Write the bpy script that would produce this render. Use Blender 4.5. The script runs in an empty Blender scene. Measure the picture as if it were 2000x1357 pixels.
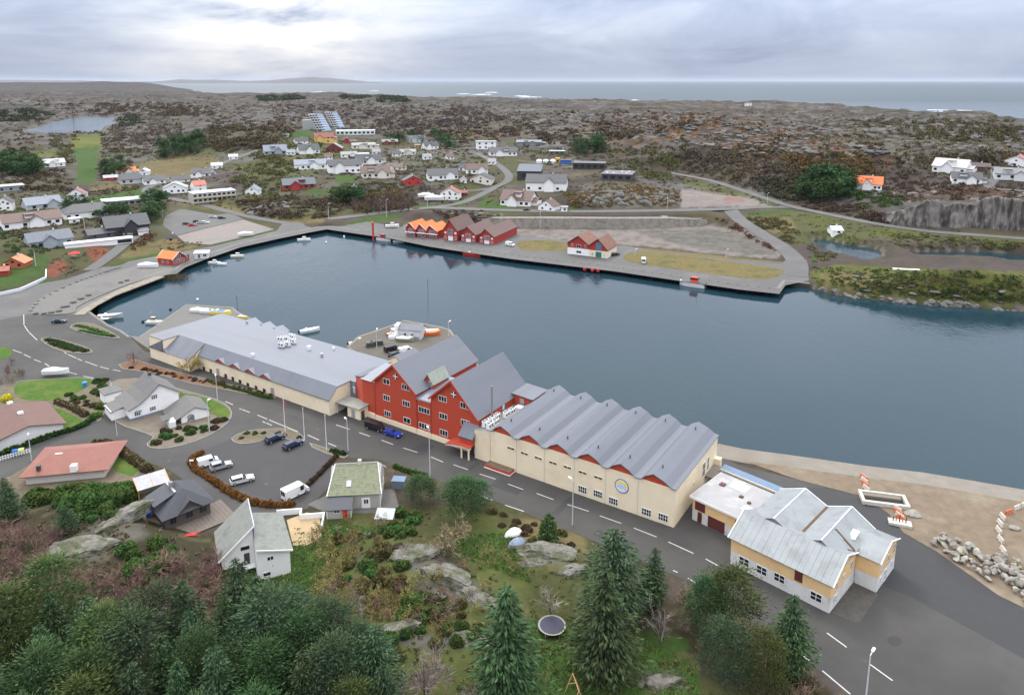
import bpy, bmesh, math, random
import numpy as np
from mathutils import Vector
random.seed(7); RS = np.random.RandomState(11)
SC = bpy.context.scene; COL = SC.collection

# ------------------------------------------------------------------ camera, world, sun, exposure
HC = 86.0                      # drone height above the water, quay level is z = 2
FPX, PY0, TILT = 1406.0, 426.0, math.atan(268/1406.0)
cam = bpy.data.cameras.new('camera'); cam_o = bpy.data.objects.new('camera', cam); COL.objects.link(cam_o)
cam.sensor_fit = 'HORIZONTAL'; cam.sensor_width = 36; cam.lens = FPX/2000*36
cam.shift_y = -(678.5-PY0)/2000; cam.clip_start = 1; cam.clip_end = 200000
cam_o.location = (0, 0, HC); cam_o.rotation_euler = (math.pi/2-TILT, 0, 0); SC.camera = cam_o

SUN_AZ, SUN_EL = math.radians(-21), math.radians(46)    # azimuth from +Y towards +X
w = bpy.data.worlds.new('World'); SC.world = w; w.use_nodes = True
nt = w.node_tree; nt.nodes.clear(); N = nt.nodes.new; L = nt.links.new
def math_node(nt, op, a, b=None, c=None, clamp=False):
    n = nt.nodes.new('ShaderNodeMath'); n.operation = op; n.use_clamp = clamp
    for i, x in enumerate((a, b, c)):
        if x is None: continue
        if isinstance(x, (int, float)): n.inputs[i].default_value = x
        else: nt.links.new(x, n.inputs[i])
    return n.outputs[0]
def mixc(nt, f, a, b, mode='MIX'):
    n = nt.nodes.new('ShaderNodeMix'); n.data_type = 'RGBA'; n.blend_type = mode
    for s, x in ((0, f), (6, a), (7, b)):
        if isinstance(x, (int, float)): n.inputs[s].default_value = x
        elif isinstance(x, tuple): n.inputs[s].default_value = (*x[:3], 1)
        else: nt.links.new(x, n.inputs[s])
    return n.outputs[2]
def noise_node(nt, vec, scale, detail=4, rough=.55, dist=0):
    n = nt.nodes.new('ShaderNodeTexNoise'); n.inputs['Scale'].default_value = scale
    n.inputs['Detail'].default_value = detail; n.inputs['Roughness'].default_value = rough
    n.inputs['Distortion'].default_value = dist
    if vec is not None: nt.links.new(vec, n.inputs['Vector'])
    return n.outputs['Fac']
def ramp(nt, f, stops):
    n = nt.nodes.new('ShaderNodeValToRGB'); e = n.color_ramp.elements
    while len(e) < len(stops): e.new(.5)
    for i, (p, c) in enumerate(stops): e[i].position = p; e[i].color = (*c, 1)
    nt.links.new(f, n.inputs[0]); return n.outputs[0]
sky = N('ShaderNodeTexSky'); sky.sky_type = 'NISHITA'; sky.sun_disc = False
sky.sun_elevation = SUN_EL; sky.sun_rotation = SUN_AZ; sky.air_density = 1.2; sky.dust_density = 2
bg1 = N('ShaderNodeBackground'); L(sky.outputs[0], bg1.inputs[0]); bg1.inputs[1].default_value = .07
tc = N('ShaderNodeTexCoord'); dirv = tc.outputs['Generated']
sep = N('ShaderNodeSeparateXYZ'); L(dirv, sep.inputs[0])
dz = math_node(nt, 'MAXIMUM', sep.outputs[2], 0.0)
den = math_node(nt, 'ADD', dz, .045)                    # overcast layer seen in perspective
cx = math_node(nt, 'DIVIDE', sep.outputs[0], den); cy = math_node(nt, 'DIVIDE', sep.outputs[1], den)
cmb = N('ShaderNodeCombineXYZ'); L(math_node(nt, 'MULTIPLY', cx, 1.0), cmb.inputs[0]); L(cy, cmb.inputs[1])
n1 = noise_node(nt, cmb.outputs[0], .21, 6, .58, .4)
mp = N('ShaderNodeMapping'); mp.inputs['Scale'].default_value = (2.3, 2.3, 7.5); mp.inputs['Location'].default_value = (7.7, 2.1, 2.2); L(dirv, mp.inputs[0])
n2 = noise_node(nt, mp.outputs[0], 1.6, 6, .6, .6)
cl = math_node(nt, 'ADD', math_node(nt, 'MULTIPLY', n1, .25), math_node(nt, 'MULTIPLY', n2, .75))
base = ramp(nt, cl, [(.34, (.22, .265, .38)), (.44, (.315, .37, .505)), (.53, (.40, .455, .58)), (.68, (.57, .615, .71))])
# the thin place in the cloud where the sun stands
def dirn(az, el): return (math.sin(az)*math.cos(el), math.cos(az)*math.cos(el), math.sin(el))
dp = N('ShaderNodeVectorMath'); dp.operation = 'DOT_PRODUCT'; L(dirv, dp.inputs[0]); dp.inputs[1].default_value = dirn(math.radians(-18), math.radians(3.6))
glow = math_node(nt, 'POWER', math_node(nt, 'MAXIMUM', dp.outputs['Value'], 0), 110)
glow = math_node(nt, 'MULTIPLY', glow, math_node(nt, 'MULTIPLY_ADD', n2, 3.8, -1.3, clamp=True), clamp=True)
base = mixc(nt, glow, base, (.86, .845, .81))
# the rain-veiled band just above the horizon
hz = math_node(nt, 'POWER', math_node(nt, 'SUBTRACT', 1.0, math_node(nt, 'MULTIPLY', dz, 11.0, clamp=True)), 2.0)
base = mixc(nt, math_node(nt, 'MULTIPLY', hz, .45), base, mixc(nt, glow, (.37, .425, .55), (.80, .78, .75)))
ce = math_node(nt, 'MULTIPLY_ADD', dz, 4.4, .95)        # zenith gradient steepened beyond overcast, out of view, to light the ground
bc = mixc(nt, math_node(nt, 'MULTIPLY', math_node(nt, 'SUBTRACT', dz, .12), 2.2, clamp=True), base, (.55, .555, .575))
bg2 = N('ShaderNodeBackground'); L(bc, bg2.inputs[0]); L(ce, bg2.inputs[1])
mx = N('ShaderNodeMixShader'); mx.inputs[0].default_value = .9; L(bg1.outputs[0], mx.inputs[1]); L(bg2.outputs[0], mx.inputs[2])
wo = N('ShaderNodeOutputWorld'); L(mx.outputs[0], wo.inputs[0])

sun = bpy.data.lights.new('sun', 'SUN'); sun.energy = 1.3; sun.angle = math.radians(16); sun.color = (1, .95, .87)
sun_o = bpy.data.objects.new('sun', sun); COL.objects.link(sun_o)
sun_o.rotation_euler = Vector(dirn(SUN_AZ, SUN_EL)).to_track_quat('Z', 'Y').to_euler()
SC.view_settings.view_transform = 'Standard'; SC.view_settings.look = 'None'; SC.view_settings.gamma = 1
SC.view_settings.use_curve_mapping = False; SC.view_settings.exposure = 0.36
SC.render.engine = 'CYCLES'; SC.cycles.max_bounces = 5; SC.cycles.diffuse_bounces = 2; SC.cycles.glossy_bounces = 2
SC.cycles.volume_bounces = 1; SC.cycles.transparent_max_bounces = 4

# ------------------------------------------------------------------ pixel -> place helpers (photograph is 2000 x 1357)
FW = np.array([0, math.cos(TILT), -math.sin(TILT)]); UP = np.array([0, math.sin(TILT), math.cos(TILT)])
def ray(u, v): return FW+UP*(-(v-PY0)/FPX)+np.array([1., 0, 0])*((u-1000)/FPX)
def un(u, v, z=2.0):
    d = ray(u, v); t = (z-HC)/d[2]; return float(d[0]*t), float(d[1]*t)
def proj(x, y, z):
    y_ = np.asarray(y, float); zz = np.asarray(z, float)-HC
    dep = y_*FW[1]+zz*FW[2]; upc = y_*UP[1]+zz*UP[2]
    dep = np.where(np.abs(dep) < 1e-3, 1e-3, dep)
    return 1000+FPX*np.asarray(x)/dep, PY0-FPX*upc/dep
def depth_of(x, y, z): return y*FW[1]+(z-HC)*FW[2]
E1 = np.array([.8346, -.551]); E2 = np.array([.551, .8346]); O0 = np.array(un(1316, 1030.5))   # street frame: along the works, away from the street
def SF(a, b): p = O0+E1*a+E2*b; return float(p[0]), float(p[1])
SANG = math.atan2(E1[1], E1[0])

# ------------------------------------------------------------------ noise
def _h(ix, iy, s):
    n = (ix.astype(np.int64)*374761393+iy.astype(np.int64)*668265263+s*1442695041) & 0x7fffffff
    n = ((n ^ (n >> 13))*1274126177) & 0x7fffffff
    return ((n ^ (n >> 16)) & 0xffff)/65535.0
def vn(x, y, s=0):
    ix = np.floor(x); iy = np.floor(y); fx = x-ix; fy = y-iy
    fx = fx*fx*(3-2*fx); fy = fy*fy*(3-2*fy)
    a = _h(ix, iy, s); b = _h(ix+1, iy, s); c = _h(ix, iy+1, s); d = _h(ix+1, iy+1, s)
    return (a+(b-a)*fx)*(1-fy)+(c+(d-c)*fx)*fy
def fbm(x, y, s=0, o=4):
    t = 0; a = .5; 
    for i in range(o): t = t+a*vn(x, y, s+i); x = x*2.03+17.1; y = y*2.03-9.7; a *= .5
    return t/(1-.5**o)
def ridge(x, y, s=0, o=4):
    t = 0; a = .5
    for i in range(o): t = t+a*(1-np.abs(2*vn(x, y, s+i)-1)); x = x*2.03+17.1; y = y*2.03-9.7; a *= .5
    return t/(1-.5**o)
def inside(px, py, poly):
    px = np.asarray(px); py = np.asarray(py); r = np.zeros(px.shape, bool); n = len(poly)
    for i in range(n):
        x0, y0 = poly[i]; x1, y1 = poly[(i+1) % n]
        if y0 == y1: continue
        c = ((y0 > py) != (y1 > py)) & (px < (x1-x0)*(py-y0)/(y1-y0)+x0); r ^= c
    return r
def segdist(px, py, pts, closed=True):
    d = np.full(px.shape, 1e9); n = len(pts)
    for i in range(n if closed else n-1):
        x0, y0 = pts[i]; x1, y1 = pts[(i+1) % n]; dx, dy = x1-x0, y1-y0; l = dx*dx+dy*dy+1e-9
        t = np.clip(((px-x0)*dx+(py-y0)*dy)/l, 0, 1)
        d = np.minimum(d, np.hypot(px-x0-t*dx, py-y0-t*dy))
    return d
def sdist(px, py, poly):
    d = segdist(px, py, poly); return np.where(inside(px, py, poly), d, -d)
def sm(a, b, x): t = np.clip((x-a)/(b-a), 0, 1); return t*t*(3-2*t)

# ------------------------------------------------------------------ shore and flat-land outlines (world polygons from picture points)
def wpts(pts, z=2.0): return [un(p[0], p[1], z) if p[0] != 'L' else SF(p[1], p[2]) for p in pts]
HARB = wpts([(168, 612), (200, 592), (232, 573), (275, 553), (325, 537), (345, 535), (362, 522), (400, 507), (470, 483), (550, 465), (605, 454), (638, 448)], 0) \
  + wpts([(700, 457), (762, 466), (795, 473), (840, 482), (905, 492), (1000, 506), (1200, 530), (1330, 549), (1440, 565), (1522, 574), (1534, 557), (1580, 563), (1640, 578), (1705, 586), (1800, 596), (1900, 601), (2000, 609), (2150, 618), (2600, 640), (2600, 1085), (2120, 996), (2000, 974), (1900, 956), (1800, 939), (1690, 926), (1560, 907), (1450, 892), (1402, 882)], 0) \
  + wpts([('L', -1, 29), ('L', -44, 29), ('L', -52, 33), ('L', -72, 40)]) + wpts([(912, 700), (880, 655), (862, 649), (790, 636), (765, 646), (700, 668), (676, 690)], 0) \
  + wpts([('L', -96, 27), ('L', -140, 29), (470, 622), (455, 610), (365, 604), (300, 650), (272, 669), (255, 668), (238, 656), (215, 646), (190, 628)], 0)
POND1 = wpts([(1588, 470), (1610, 468), (1650, 478), (1700, 485), (1722, 492), (1720, 506), (1690, 512), (1655, 503), (1620, 495), (1600, 485)], 0)
POND2 = wpts([(1770, 494), (1830, 492), (1870, 492), (1930, 493), (1990, 498), (2150, 505), (2150, 560), (2030, 536), (1985, 530), (1950, 520), (1880, 512), (1800, 508)], 0)
LAKE = wpts([(30, 258), (75, 249), (100, 240), (140, 231), (180, 229), (228, 230), (218, 237), (232, 240), (205, 247), (192, 262), (165, 262), (140, 257), (106, 262), (60, 257)], 0)
FLAT = wpts([(-500, 1500), (-500, 590), (0, 572), (60, 556), (110, 546), (210, 508), (300, 482), (330, 462), (316, 440), (322, 420), (350, 406), (400, 404), (430, 412), (540, 432), (640, 440), (700, 426), (760, 421), (790, 428), (960, 445), (1200, 446), (1380, 441), (1440, 450), (1532, 490), (1575, 500), (1582, 545), (1540, 560), (1530, 640), (2000, 700), (2600, 900), (2600, 1400), (2100, 1420), (1660, 1370), (1557, 1275), (1450, 1203), (1350, 1140), (1200, 1075), (1110, 1040), (1025, 1005), (940, 975), (840, 965), (760, 1005), (690, 1025), (600, 1050), (440, 1050), (300, 1010), (230, 960), (0, 985), (-500, 1060)])

# height control points: picture position, height, roughness (knolls)
CP = []
for u, v, z, r in [(500,400,9,.5),(560,385,10,.3),(640,400,6,.1),(700,404,4,.1),(760,404,4,.1),(800,380,8,.1),(880,394,6,0),(960,372,8,0),(1000,404,7,0),(1060,380,10,.1),(1068,410,8,0),(1150,390,13,.5),(1240,385,13,.5),(1310,395,9,.4),(1200,350,15,0),(1100,330,14,0),(1030,350,12,0),(900,345,13,0),(800,355,12,0),(700,345,13,0),(600,333,14,0),(550,303,17,.05),(650,292,18,.05),(750,290,17,.05),(850,290,16,.05),(950,290,17,.05),(1000,305,15,0),(620,264,20,.1),(700,262,18,.1),(560,264,18,.2),
  (500,335,13,.2),(450,302,15,.2),(530,245,36,.6),(480,262,30,.6),(430,245,26,.7),(380,240,20,.7),(320,245,17,.7),(350,290,8,.1),(300,320,6,.05),(330,345,6,0),(420,330,9,.1),(400,270,14,.5),(330,270,10,.4),(260,260,10,.6),(240,290,8,.4),
  (160,350,4,0),(168,300,3,0),(170,272,2,0),(150,245,0,.0),(60,262,2,.1),(60,235,4,.3),(200,225,3,.3),(250,235,6,.6),(60,285,9,.4),(30,310,14,.5),(60,340,9,.2),(100,330,9,.1),(20,382,8,.1),(150,395,5,0),(240,352,6,0),(300,362,5,0),(250,385,4,0),(330,380,4,0),(60,440,5,.05),(180,430,4.5,.05),(100,482,4,.0),(30,482,6,.3),(20,522,3.5,0),(20,545,2.6,0),(200,464,4,0),(250,458,4,0),(300,440,3,.1),(340,385,4,0),(400,390,5,0),(450,385,6,.1),(470,405,5,.3),
  (-150,300,14,.5),(-150,420,9,.2),(-300,500,5,.1),(0,210,16,.9),(100,205,14,.9),(200,205,12,.9),(300,215,15,.9),(400,215,16,.9),(480,215,18,.9),(100,185,22,1),(250,185,20,1),(400,192,15,1),(-100,185,24,1),(480,190,14,1),(560,195,15,1),(700,190,15,1),(800,200,15,1),(640,215,17,1),(640,235,19,.6),(720,240,18,.6),(800,240,17,.8),(900,250,17,.8),(900,205,15,1),(850,270,17,.3),(1050,215,15,1),(1050,245,19,1),(1150,252,28,1),(1150,290,18,.5),(1250,230,22,1),(1300,212,17,1),(1400,213,16,1),(1400,245,38,1),(1500,262,42,1),(1350,280,31,.8),(1270,310,17,.3),(1500,322,15,.5),(1600,295,36,.9),(1600,350,12,.4),(1700,285,38,1),(1700,330,18,.5),(1695,370,14,.1),(1780,330,20,.5),(1800,260,27,1),(1860,338,22,.2),(1980,340,24,.1),(1900,298,34,.9),(1990,275,23,1),(1850,227,13,1),(1980,236,14,1),(1700,222,14,1),(1550,212,15,1),(2150,250,20,1),(2150,340,22,.4),
  (1720,395,15,.4),(1780,395,17,.4),(1850,390,19,.4),(1980,390,20,.4),(2100,390,20,.4),(1760,447,5,.1),(1850,450,5,.05),(1990,458,5,.05),(2150,462,5,.05),(1650,422,6,.1),(1560,407,7,0),(1400,412,8,0),(1200,416,8,0),(1000,416,8,0),(1430,388,8,0),(1350,368,9,0),(1480,385,8,0),(1330,340,12,0),(1600,412,7,0),(1500,425,5,.05),(1550,447,3.5,.05),(1600,450,4,.1),(1700,462,3.5,.15),(1800,478,3,.1),(1950,482,3,.1),(1600,520,3,.4),(1650,535,6,.5),(1700,545,12,.7),(1800,550,12.5,.7),(1900,545,13,.7),(1980,562,11,.7),(2100,575,7,.5),(1640,510,2.5,.2),(1745,512,2.5,.2),
  (800,1100,6,.2),(560,1120,2.5,.05),(700,1010,2.2,0),(200,1030,6,.25),(100,1080,6,.2),(0,1000,4,.1),(300,1150,5,.1),(0,1250,8,.1),(300,1300,8,.1),(600,1250,6,.1),(900,1200,5,.2),(900,1060,3,.1),(1060,1080,4,.15),(1080,1230,3,.0),(1200,1300,3,0),(1300,1200,3,0),(1500,1300,3,.0),(1200,1110,3,.1),(1400,1200,2.5,0)]:
    x, y = un(u, v, z); CP.append((x, y, z, r))
CP = np.array(CP); CPl = np.log(np.hypot(CP[:, 0], CP[:, 1])); CPa = np.arctan2(CP[:, 0], CP[:, 1])
COAST_U = np.array([-900, -60, 300, 372, 395, 640, 700, 780, 880, 1000, 1100, 1200, 1290, 1400, 1500, 1600, 1700, 1850, 2000, 2300, 2900])
COAST_R = np.array([12500, 12500, 11000, 8000, 4300, 4300, 4200, 3900, 3500, 3000, 2750, 2600, 2480, 2550, 2560, 2450, 2200, 1980, 1820, 1700, 1600])
SKY_U = np.array([-900, -60, 40, 150, 200, 250, 320, 350, 380, 420, 480, 530, 560, 610, 650, 690, 730, 760])
SKY_V = np.array([164, 164, 162.5, 163.5, 161, 163, 161, 163]+[166]*10)
def height(x, y):
    """terrain height without roads"""
    r = np.hypot(x, y); az = np.arctan2(x, y); lr = np.log(r); lx = np.clip(lr, None, math.log(3600))
    sw = np.zeros_like(r); sz = np.zeros_like(r); sr = np.zeros_like(r)
    for a, b, z, q in zip(CPl, CPa, CP[:, 2], CP[:, 3]):
        k = 1/((lx-a)**2+(az-b)**2*1.3+.0007)**1.9
        sw += k; sz += k*z; sr += k*q
    h = sz/sw; q = sr/sw; uu = 1000+1432*np.tan(az)
    far = sm(700, 2200, r)
    h = h+q*(12*(ridge(x/150, y/150, 3, 4)-.55)*1.4+(4.5+6*sm(420, 800, r)*(uu > 1000))*(ridge(x/48+1.5*fbm(x/90, y/90, 2, 2), y/40, 9, 3)-.5)+1.3*(fbm(x/9, y/9, 4, 3)-.5)*(r < 900))
    h = h+far*q*(24+14*(uu < 900))*(ridge(x/520, y/420, 21, 4)-.6)
    vf = sm(4200, 6500, r)*(uu < 420)                     # far moor and the headland on the horizon
    top = HC+(158-np.interp(uu, SKY_U, SKY_V))*7600/1432
    shape = np.exp(-((r-7600)/1500)**2)
    tp = sm(392, 260, uu); hf = 4*tp+(4+18*tp)*ridge(x/900, y/700, 31, 4)*tp+(top-10)*shape*tp
    h = h*(1-vf)+hf*vf
    R = np.interp(uu, COAST_U, COAST_R)*(1+.035*(fbm(uu/55, r*0, 41, 4)-.5)*2)
    sea = sm(-.05, .012, (r-R)/R)
    h = h*(1-sea)-14*sea
    fl = sdist(x, y, FLAT); near = r < 1000
    h = np.where(near, 2+(h-2)*sm(0, 9, -fl), h)
    for P, k in ((HARB, 1.0), (POND1, .7), (POND2, .8), (LAKE, .12)):
        d = sdist(x, y, P); h = np.minimum(h, np.maximum(-3.5, -d*k+.0))
    return h
# ------------------------------------------------------------------ materials
MATS = {}
def lin(c):
    return tuple((x/255/12.92 if x/255 <= .04045 else ((x/255+.055)/1.055)**2.4) for x in c)
def mat(name, col, rough=.7, var=.15, scale=.6, metal=0, bump=0, bscale=None, objrand=0, attr=None, col2=None, c2scale=None, c2lo=.5, c2hi=.7, spec=None, stretch=None):
    """principled surface: base colour, mottling, optional second colour in patches, optional bump, optional vertex colours"""
    if name in MATS: return MATS[name]
    m = bpy.data.materials.new(name); m.use_nodes = True; t = m.node_tree
    b = t.nodes['Principled BSDF']; b.inputs['Roughness'].default_value = rough; b.inputs['Metallic'].default_value = metal
    if spec is not None: b.inputs['Specular IOR Level'].default_value = spec
    g = t.nodes.new('ShaderNodeNewGeometry'); vec = g.outputs['Position']
    if stretch:
        mpn = t.nodes.new('ShaderNodeMapping'); mpn.inputs['Scale'].default_value = stretch
        tcn = t.nodes.new('ShaderNodeTexCoord'); t.links.new(tcn.outputs['Object'], mpn.inputs[0]); vec = mpn.outputs[0]
    if attr:
        a = t.nodes.new('ShaderNodeAttribute'); a.attribute_name = attr; c = a.outputs['Color']
    else:
        rgb = t.nodes.new('ShaderNodeRGB'); rgb.outputs[0].default_value = (*col, 1); c = rgb.outputs[0]
    if col2:
        f = noise_node(t, vec, c2scale or scale*.3, 4, .6)
        mr = t.nodes.new('ShaderNodeMapRange'); mr.inputs[1].default_value = c2lo; mr.inputs[2].default_value = c2hi
        t.links.new(f, mr.inputs[0]); c = mixc(t, mr.outputs[0], c, col2)
    if var:
        f = noise_node(t, vec, scale, 6, .65)
        k = math_node(t, 'MULTIPLY_ADD', f, var*4, 1-var*2)
        cb = t.nodes.new('ShaderNodeCombineColor'); [t.links.new(k, cb.inputs[i]) for i in range(3)]
        c = mixc(t, 1.0, c, cb.outputs[0], 'MULTIPLY')
    if objrand:
        oi = t.nodes.new('ShaderNodeObjectInfo'); hs = t.nodes.new('ShaderNodeHueSaturation')
        t.links.new(math_node(t, 'MULTIPLY_ADD', oi.outputs['Random'], objrand*2, 1-objrand), hs.inputs['Value'])
        t.links.new(math_node(t, 'MULTIPLY_ADD', oi.outputs['Random'], .06, .47), hs.inputs['Hue'])
        t.links.new(c, hs.inputs['Color']); c = hs.outputs[0]
    t.links.new(c, b.inputs['Base Color'])
    if bump:
        bn = t.nodes.new('ShaderNodeBump'); bn.inputs['Strength'].default_value = bump; bn.inputs['Distance'].default_value = .3
        t.links.new(noise_node(t, vec, bscale or scale*3, 5, .6), bn.inputs['Height']); t.links.new(bn.outputs[0], b.inputs['Normal'])
    MATS[name] = m; return m

# ------------------------------------------------------------------ mesh helpers
class MB:
    """collects faces; build() links them as ONE mesh object"""
    def __init__(s): s.v = []; s.f = []; s.c = None
    def face(s, *p): n = len(s.v); s.v += [tuple(q) for q in p]; s.f.append(tuple(range(n, n+len(p)))); return s
    def box(s, x0, x1, y0, y1, z0, z1):
        n = len(s.v); s.v += [(x, y, z) for z in (z0, z1) for x, y in ((x0, y0), (x1, y0), (x1, y1), (x0, y1))]
        s.f += [tuple(n+i for i in q) for q in ((0, 3, 2, 1), (4, 5, 6, 7), (0, 1, 5, 4), (1, 2, 6, 5), (2, 3, 7, 6), (3, 0, 4, 7))]; return s
    def prism(s, poly, z0, z1):
        """poly: xy points counter-clockwise; z0/z1 numbers or lists"""
        k = len(poly); n = len(s.v)
        Z0 = z0 if hasattr(z0, '__len__') else [z0]*k; Z1 = z1 if hasattr(z1, '__len__') else [z1]*k
        s.v += [(p[0], p[1], a) for p, a in zip(poly, Z0)]+[(p[0], p[1], a) for p, a in zip(poly, Z1)]
        s.f += [tuple(n+i for i in range(k-1, -1, -1)), tuple(n+k+i for i in range(k))]
        s.f += [(n+i, n+(i+1) % k, n+k+(i+1) % k, n+k+i) for i in range(k)]; return s
    def extr(s, prof, axis, a, b):
        """extrude a profile along x ('x': prof is y,z) or y ('y': prof is x,z)"""
        k = len(prof); n = len(s.v)
        for q in (a, b): s.v += [((q, p[0], p[1]) if axis == 'x' else (p[0], q, p[1])) for p in prof]
        s.f += [tuple(n+i for i in range(k)), tuple(n+k+i for i in range(k-1, -1, -1))]
        s.f += [(n+(i+1) % k, n+i, n+k+i, n+k+(i+1) % k) for i in range(k)]; return s
    def slab(s, q, t):
        """thick sheet below the given corner points"""
        a = [Vector(p) for p in q]; nn = (a[1]-a[0]).cross(a[2]-a[0]).normalized()
        if nn.z < 0: a.reverse(); nn = -nn
        b = [p-nn*t for p in a]; n = len(s.v); k = len(a); s.v += [tuple(p) for p in a+b]
        s.f += [tuple(n+i for i in range(k)), tuple(n+k+i for i in range(k-1, -1, -1))]
        s.f += [(n+(i+1) % k, n+i, n+k+i, n+k+(i+1) % k) for i in range(k)]; return s
    def tube(s, p, q, r0, r1=None, n=6):
        r1 = r0 if r1 is None else r1; p = Vector(p); q = Vector(q); d = (q-p).normalized()
        u = d.orthogonal().normalized(); v = d.cross(u); k = len(s.v)
        for c, r in ((p, r0), (q, r1)):
            for i in range(n): a = 2*math.pi*i/n; s.v.append(tuple(c+u*math.cos(a)*r+v*math.sin(a)*r))
        s.f += [(k+i, k+(i+1) % n, k+n+(i+1) % n, k+n+i) for i in range(n)]+[tuple(k+i for i in range(n-1, -1, -1)), tuple(k+n+i for i in range(n))]; return s
    def loft(s, rings, cap=True):
        k = len(rings[0]); n = len(s.v)
        for r in rings: s.v += [tuple(p) for p in r]
        for j in range(len(rings)-1):
            s.f += [(n+j*k+i, n+j*k+(i+1) % k, n+(j+1)*k+(i+1) % k, n+(j+1)*k+i) for i in range(k)]
        if cap: s.f += [tuple(n+i for i in range(k-1, -1, -1)), tuple(n+(len(rings)-1)*k+i for i in range(k))]
        return s
    def build(s, name, m, parent=None, smooth=False):
        me = bpy.data.meshes.new(name); me.from_pydata(s.v, [], s.f)
        bm = bmesh.new(); bm.from_mesh(me); bmesh.ops.recalc_face_normals(bm, faces=bm.faces); bm.to_mesh(me); bm.free()
        if smooth: me.polygons.foreach_set('use_smooth', [True]*len(me.polygons))
        me.materials.append(m); return link(name, me, parent)
def link(name, me, parent=None):
    o = bpy.data.objects.new(name, me); COL.objects.link(o)
    if parent is not None: o.parent = parent
    return o
def np_mesh(name, v, f, m, cols=None, smooth=False):
    me = bpy.data.meshes.new(name); v = np.asarray(v, np.float32); f = np.asarray(f, np.int32); k = f.shape[1]
    me.vertices.add(len(v)); me.vertices.foreach_set('co', v.ravel()); me.loops.add(f.size); me.loops.foreach_set('vertex_index', f.ravel())
    me.polygons.add(len(f)); me.polygons.foreach_set('loop_start', np.arange(0, f.size, k, dtype=np.int32))
    me.update(calc_edges=True)
    if cols is not None:
        a = me.color_attributes.new('Col', 'FLOAT_COLOR', 'POINT'); c = np.ones((len(v), 4), np.float32); c[:, :np.shape(cols)[1]] = cols; a.data.foreach_set('color', c.ravel())
    if smooth: me.polygons.foreach_set('use_smooth', np.ones(len(f), bool))
    me.materials.append(m); return me
def thing(name, label, cat, loc=(0, 0, 0), rz=0, group=None):
    o = bpy.data.objects.new(name, None); COL.objects.link(o); o.location = loc; o.rotation_euler = (0, 0, rz); o.empty_display_size = .5
    return tag(o, label, cat, group)
def tag(o, label=None, cat=None, group=None, kind=None):
    if label: o['label'] = label
    if cat: o['category'] = cat
    if group: o['group'] = group
    if kind: o['kind'] = kind
    return o
def dup(o, loc=None, rz=None, label=None, group=None, parent=None, scale=None):
    c = o.copy(); COL.objects.link(c)
    if parent is not None: c.parent = parent
    if loc is not None: c.location = loc
    if rz is not None: c.rotation_euler = (0, 0, rz)
    if scale is not None: c.scale = scale
    if label: c['label'] = label
    if group: c['group'] = group
    for ch in list(o.children): dup(ch, parent=c)
    return c
def smooth_line(p, n=5, closed=False):
    p = [np.array(q, float) for q in p]; out = []; k = len(p)
    for i in range(k if closed else k-1):
        a, b = p[i], p[(i+1) % k]
        z = p[i-1] if (closed or i > 0) else a; c = p[(i+2) % k] if (closed or i < k-2) else b
        for j in range(n):
            t = j/n; out.append(.5*((2*a)+(b-z)*t+(2*z-5*a+4*b-c)*t*t+(-z+3*a-3*b+c)*t**3))
    if not closed: out.append(p[-1])
    return [tuple(map(float, q)) for q in out]

# ------------------------------------------------------------------ terrain: one sheet, polar grid, out to the coast and the far headland
AZ = np.concatenate([np.linspace(-62, -37.2, 26)[:-1], np.linspace(-37.2, 37.2, 640), np.linspace(37.2, 62, 26)[1:]])*math.pi/180
RR = np.concatenate([np.linspace(50, 78, 12)[:-1], 78*np.exp(np.arange(0, 640)*math.log(12500/78)/639)])
GR, GA = np.meshgrid(RR, AZ, indexing='ij'); GX = GR*np.sin(GA); GY = GR*np.cos(GA)
GZ = height(GX, GY)
NR, NA = GZ.shape
def ground(x, y):
    r = math.hypot(x, y); a = math.atan2(x, y)
    i = min(max(np.searchsorted(RR, r)-1, 0), NR-2); j = min(max(np.searchsorted(AZ, a)-1, 0), NA-2)
    s = min(max((r-RR[i])/(RR[i+1]-RR[i]), 0), 1); t = min(max((a-AZ[j])/(AZ[j+1]-AZ[j]), 0), 1)
    return float((GZ[i, j]*(1-t)+GZ[i, j+1]*t)*(1-s)+(GZ[i+1, j]*(1-t)+GZ[i+1, j+1]*t)*s)
def hit(u, v):
    """where the ray through a picture point first meets the ground"""
    d = ray(u, v); a = math.atan2(d[0], d[1]); s = d[2]/math.hypot(d[0], d[1])
    j = min(max(np.searchsorted(AZ, a), 1), NA-1); j = j if abs(AZ[j]-a) < abs(AZ[j-1]-a) else j-1
    k = (np.maximum(GZ[:, j], 0)-HC)/RR; i = int(np.argmax(k >= s))
    if i == 0: r = RR[-1] if k[0] < s else RR[0]
    else: q = (s-k[i-1])/(k[i]-k[i-1]+1e-12); r = RR[i-1]+(RR[i]-RR[i-1])*q
    x, y = r*math.sin(a), r*math.cos(a); return x, y, max(ground(x, y), 0)
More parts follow.
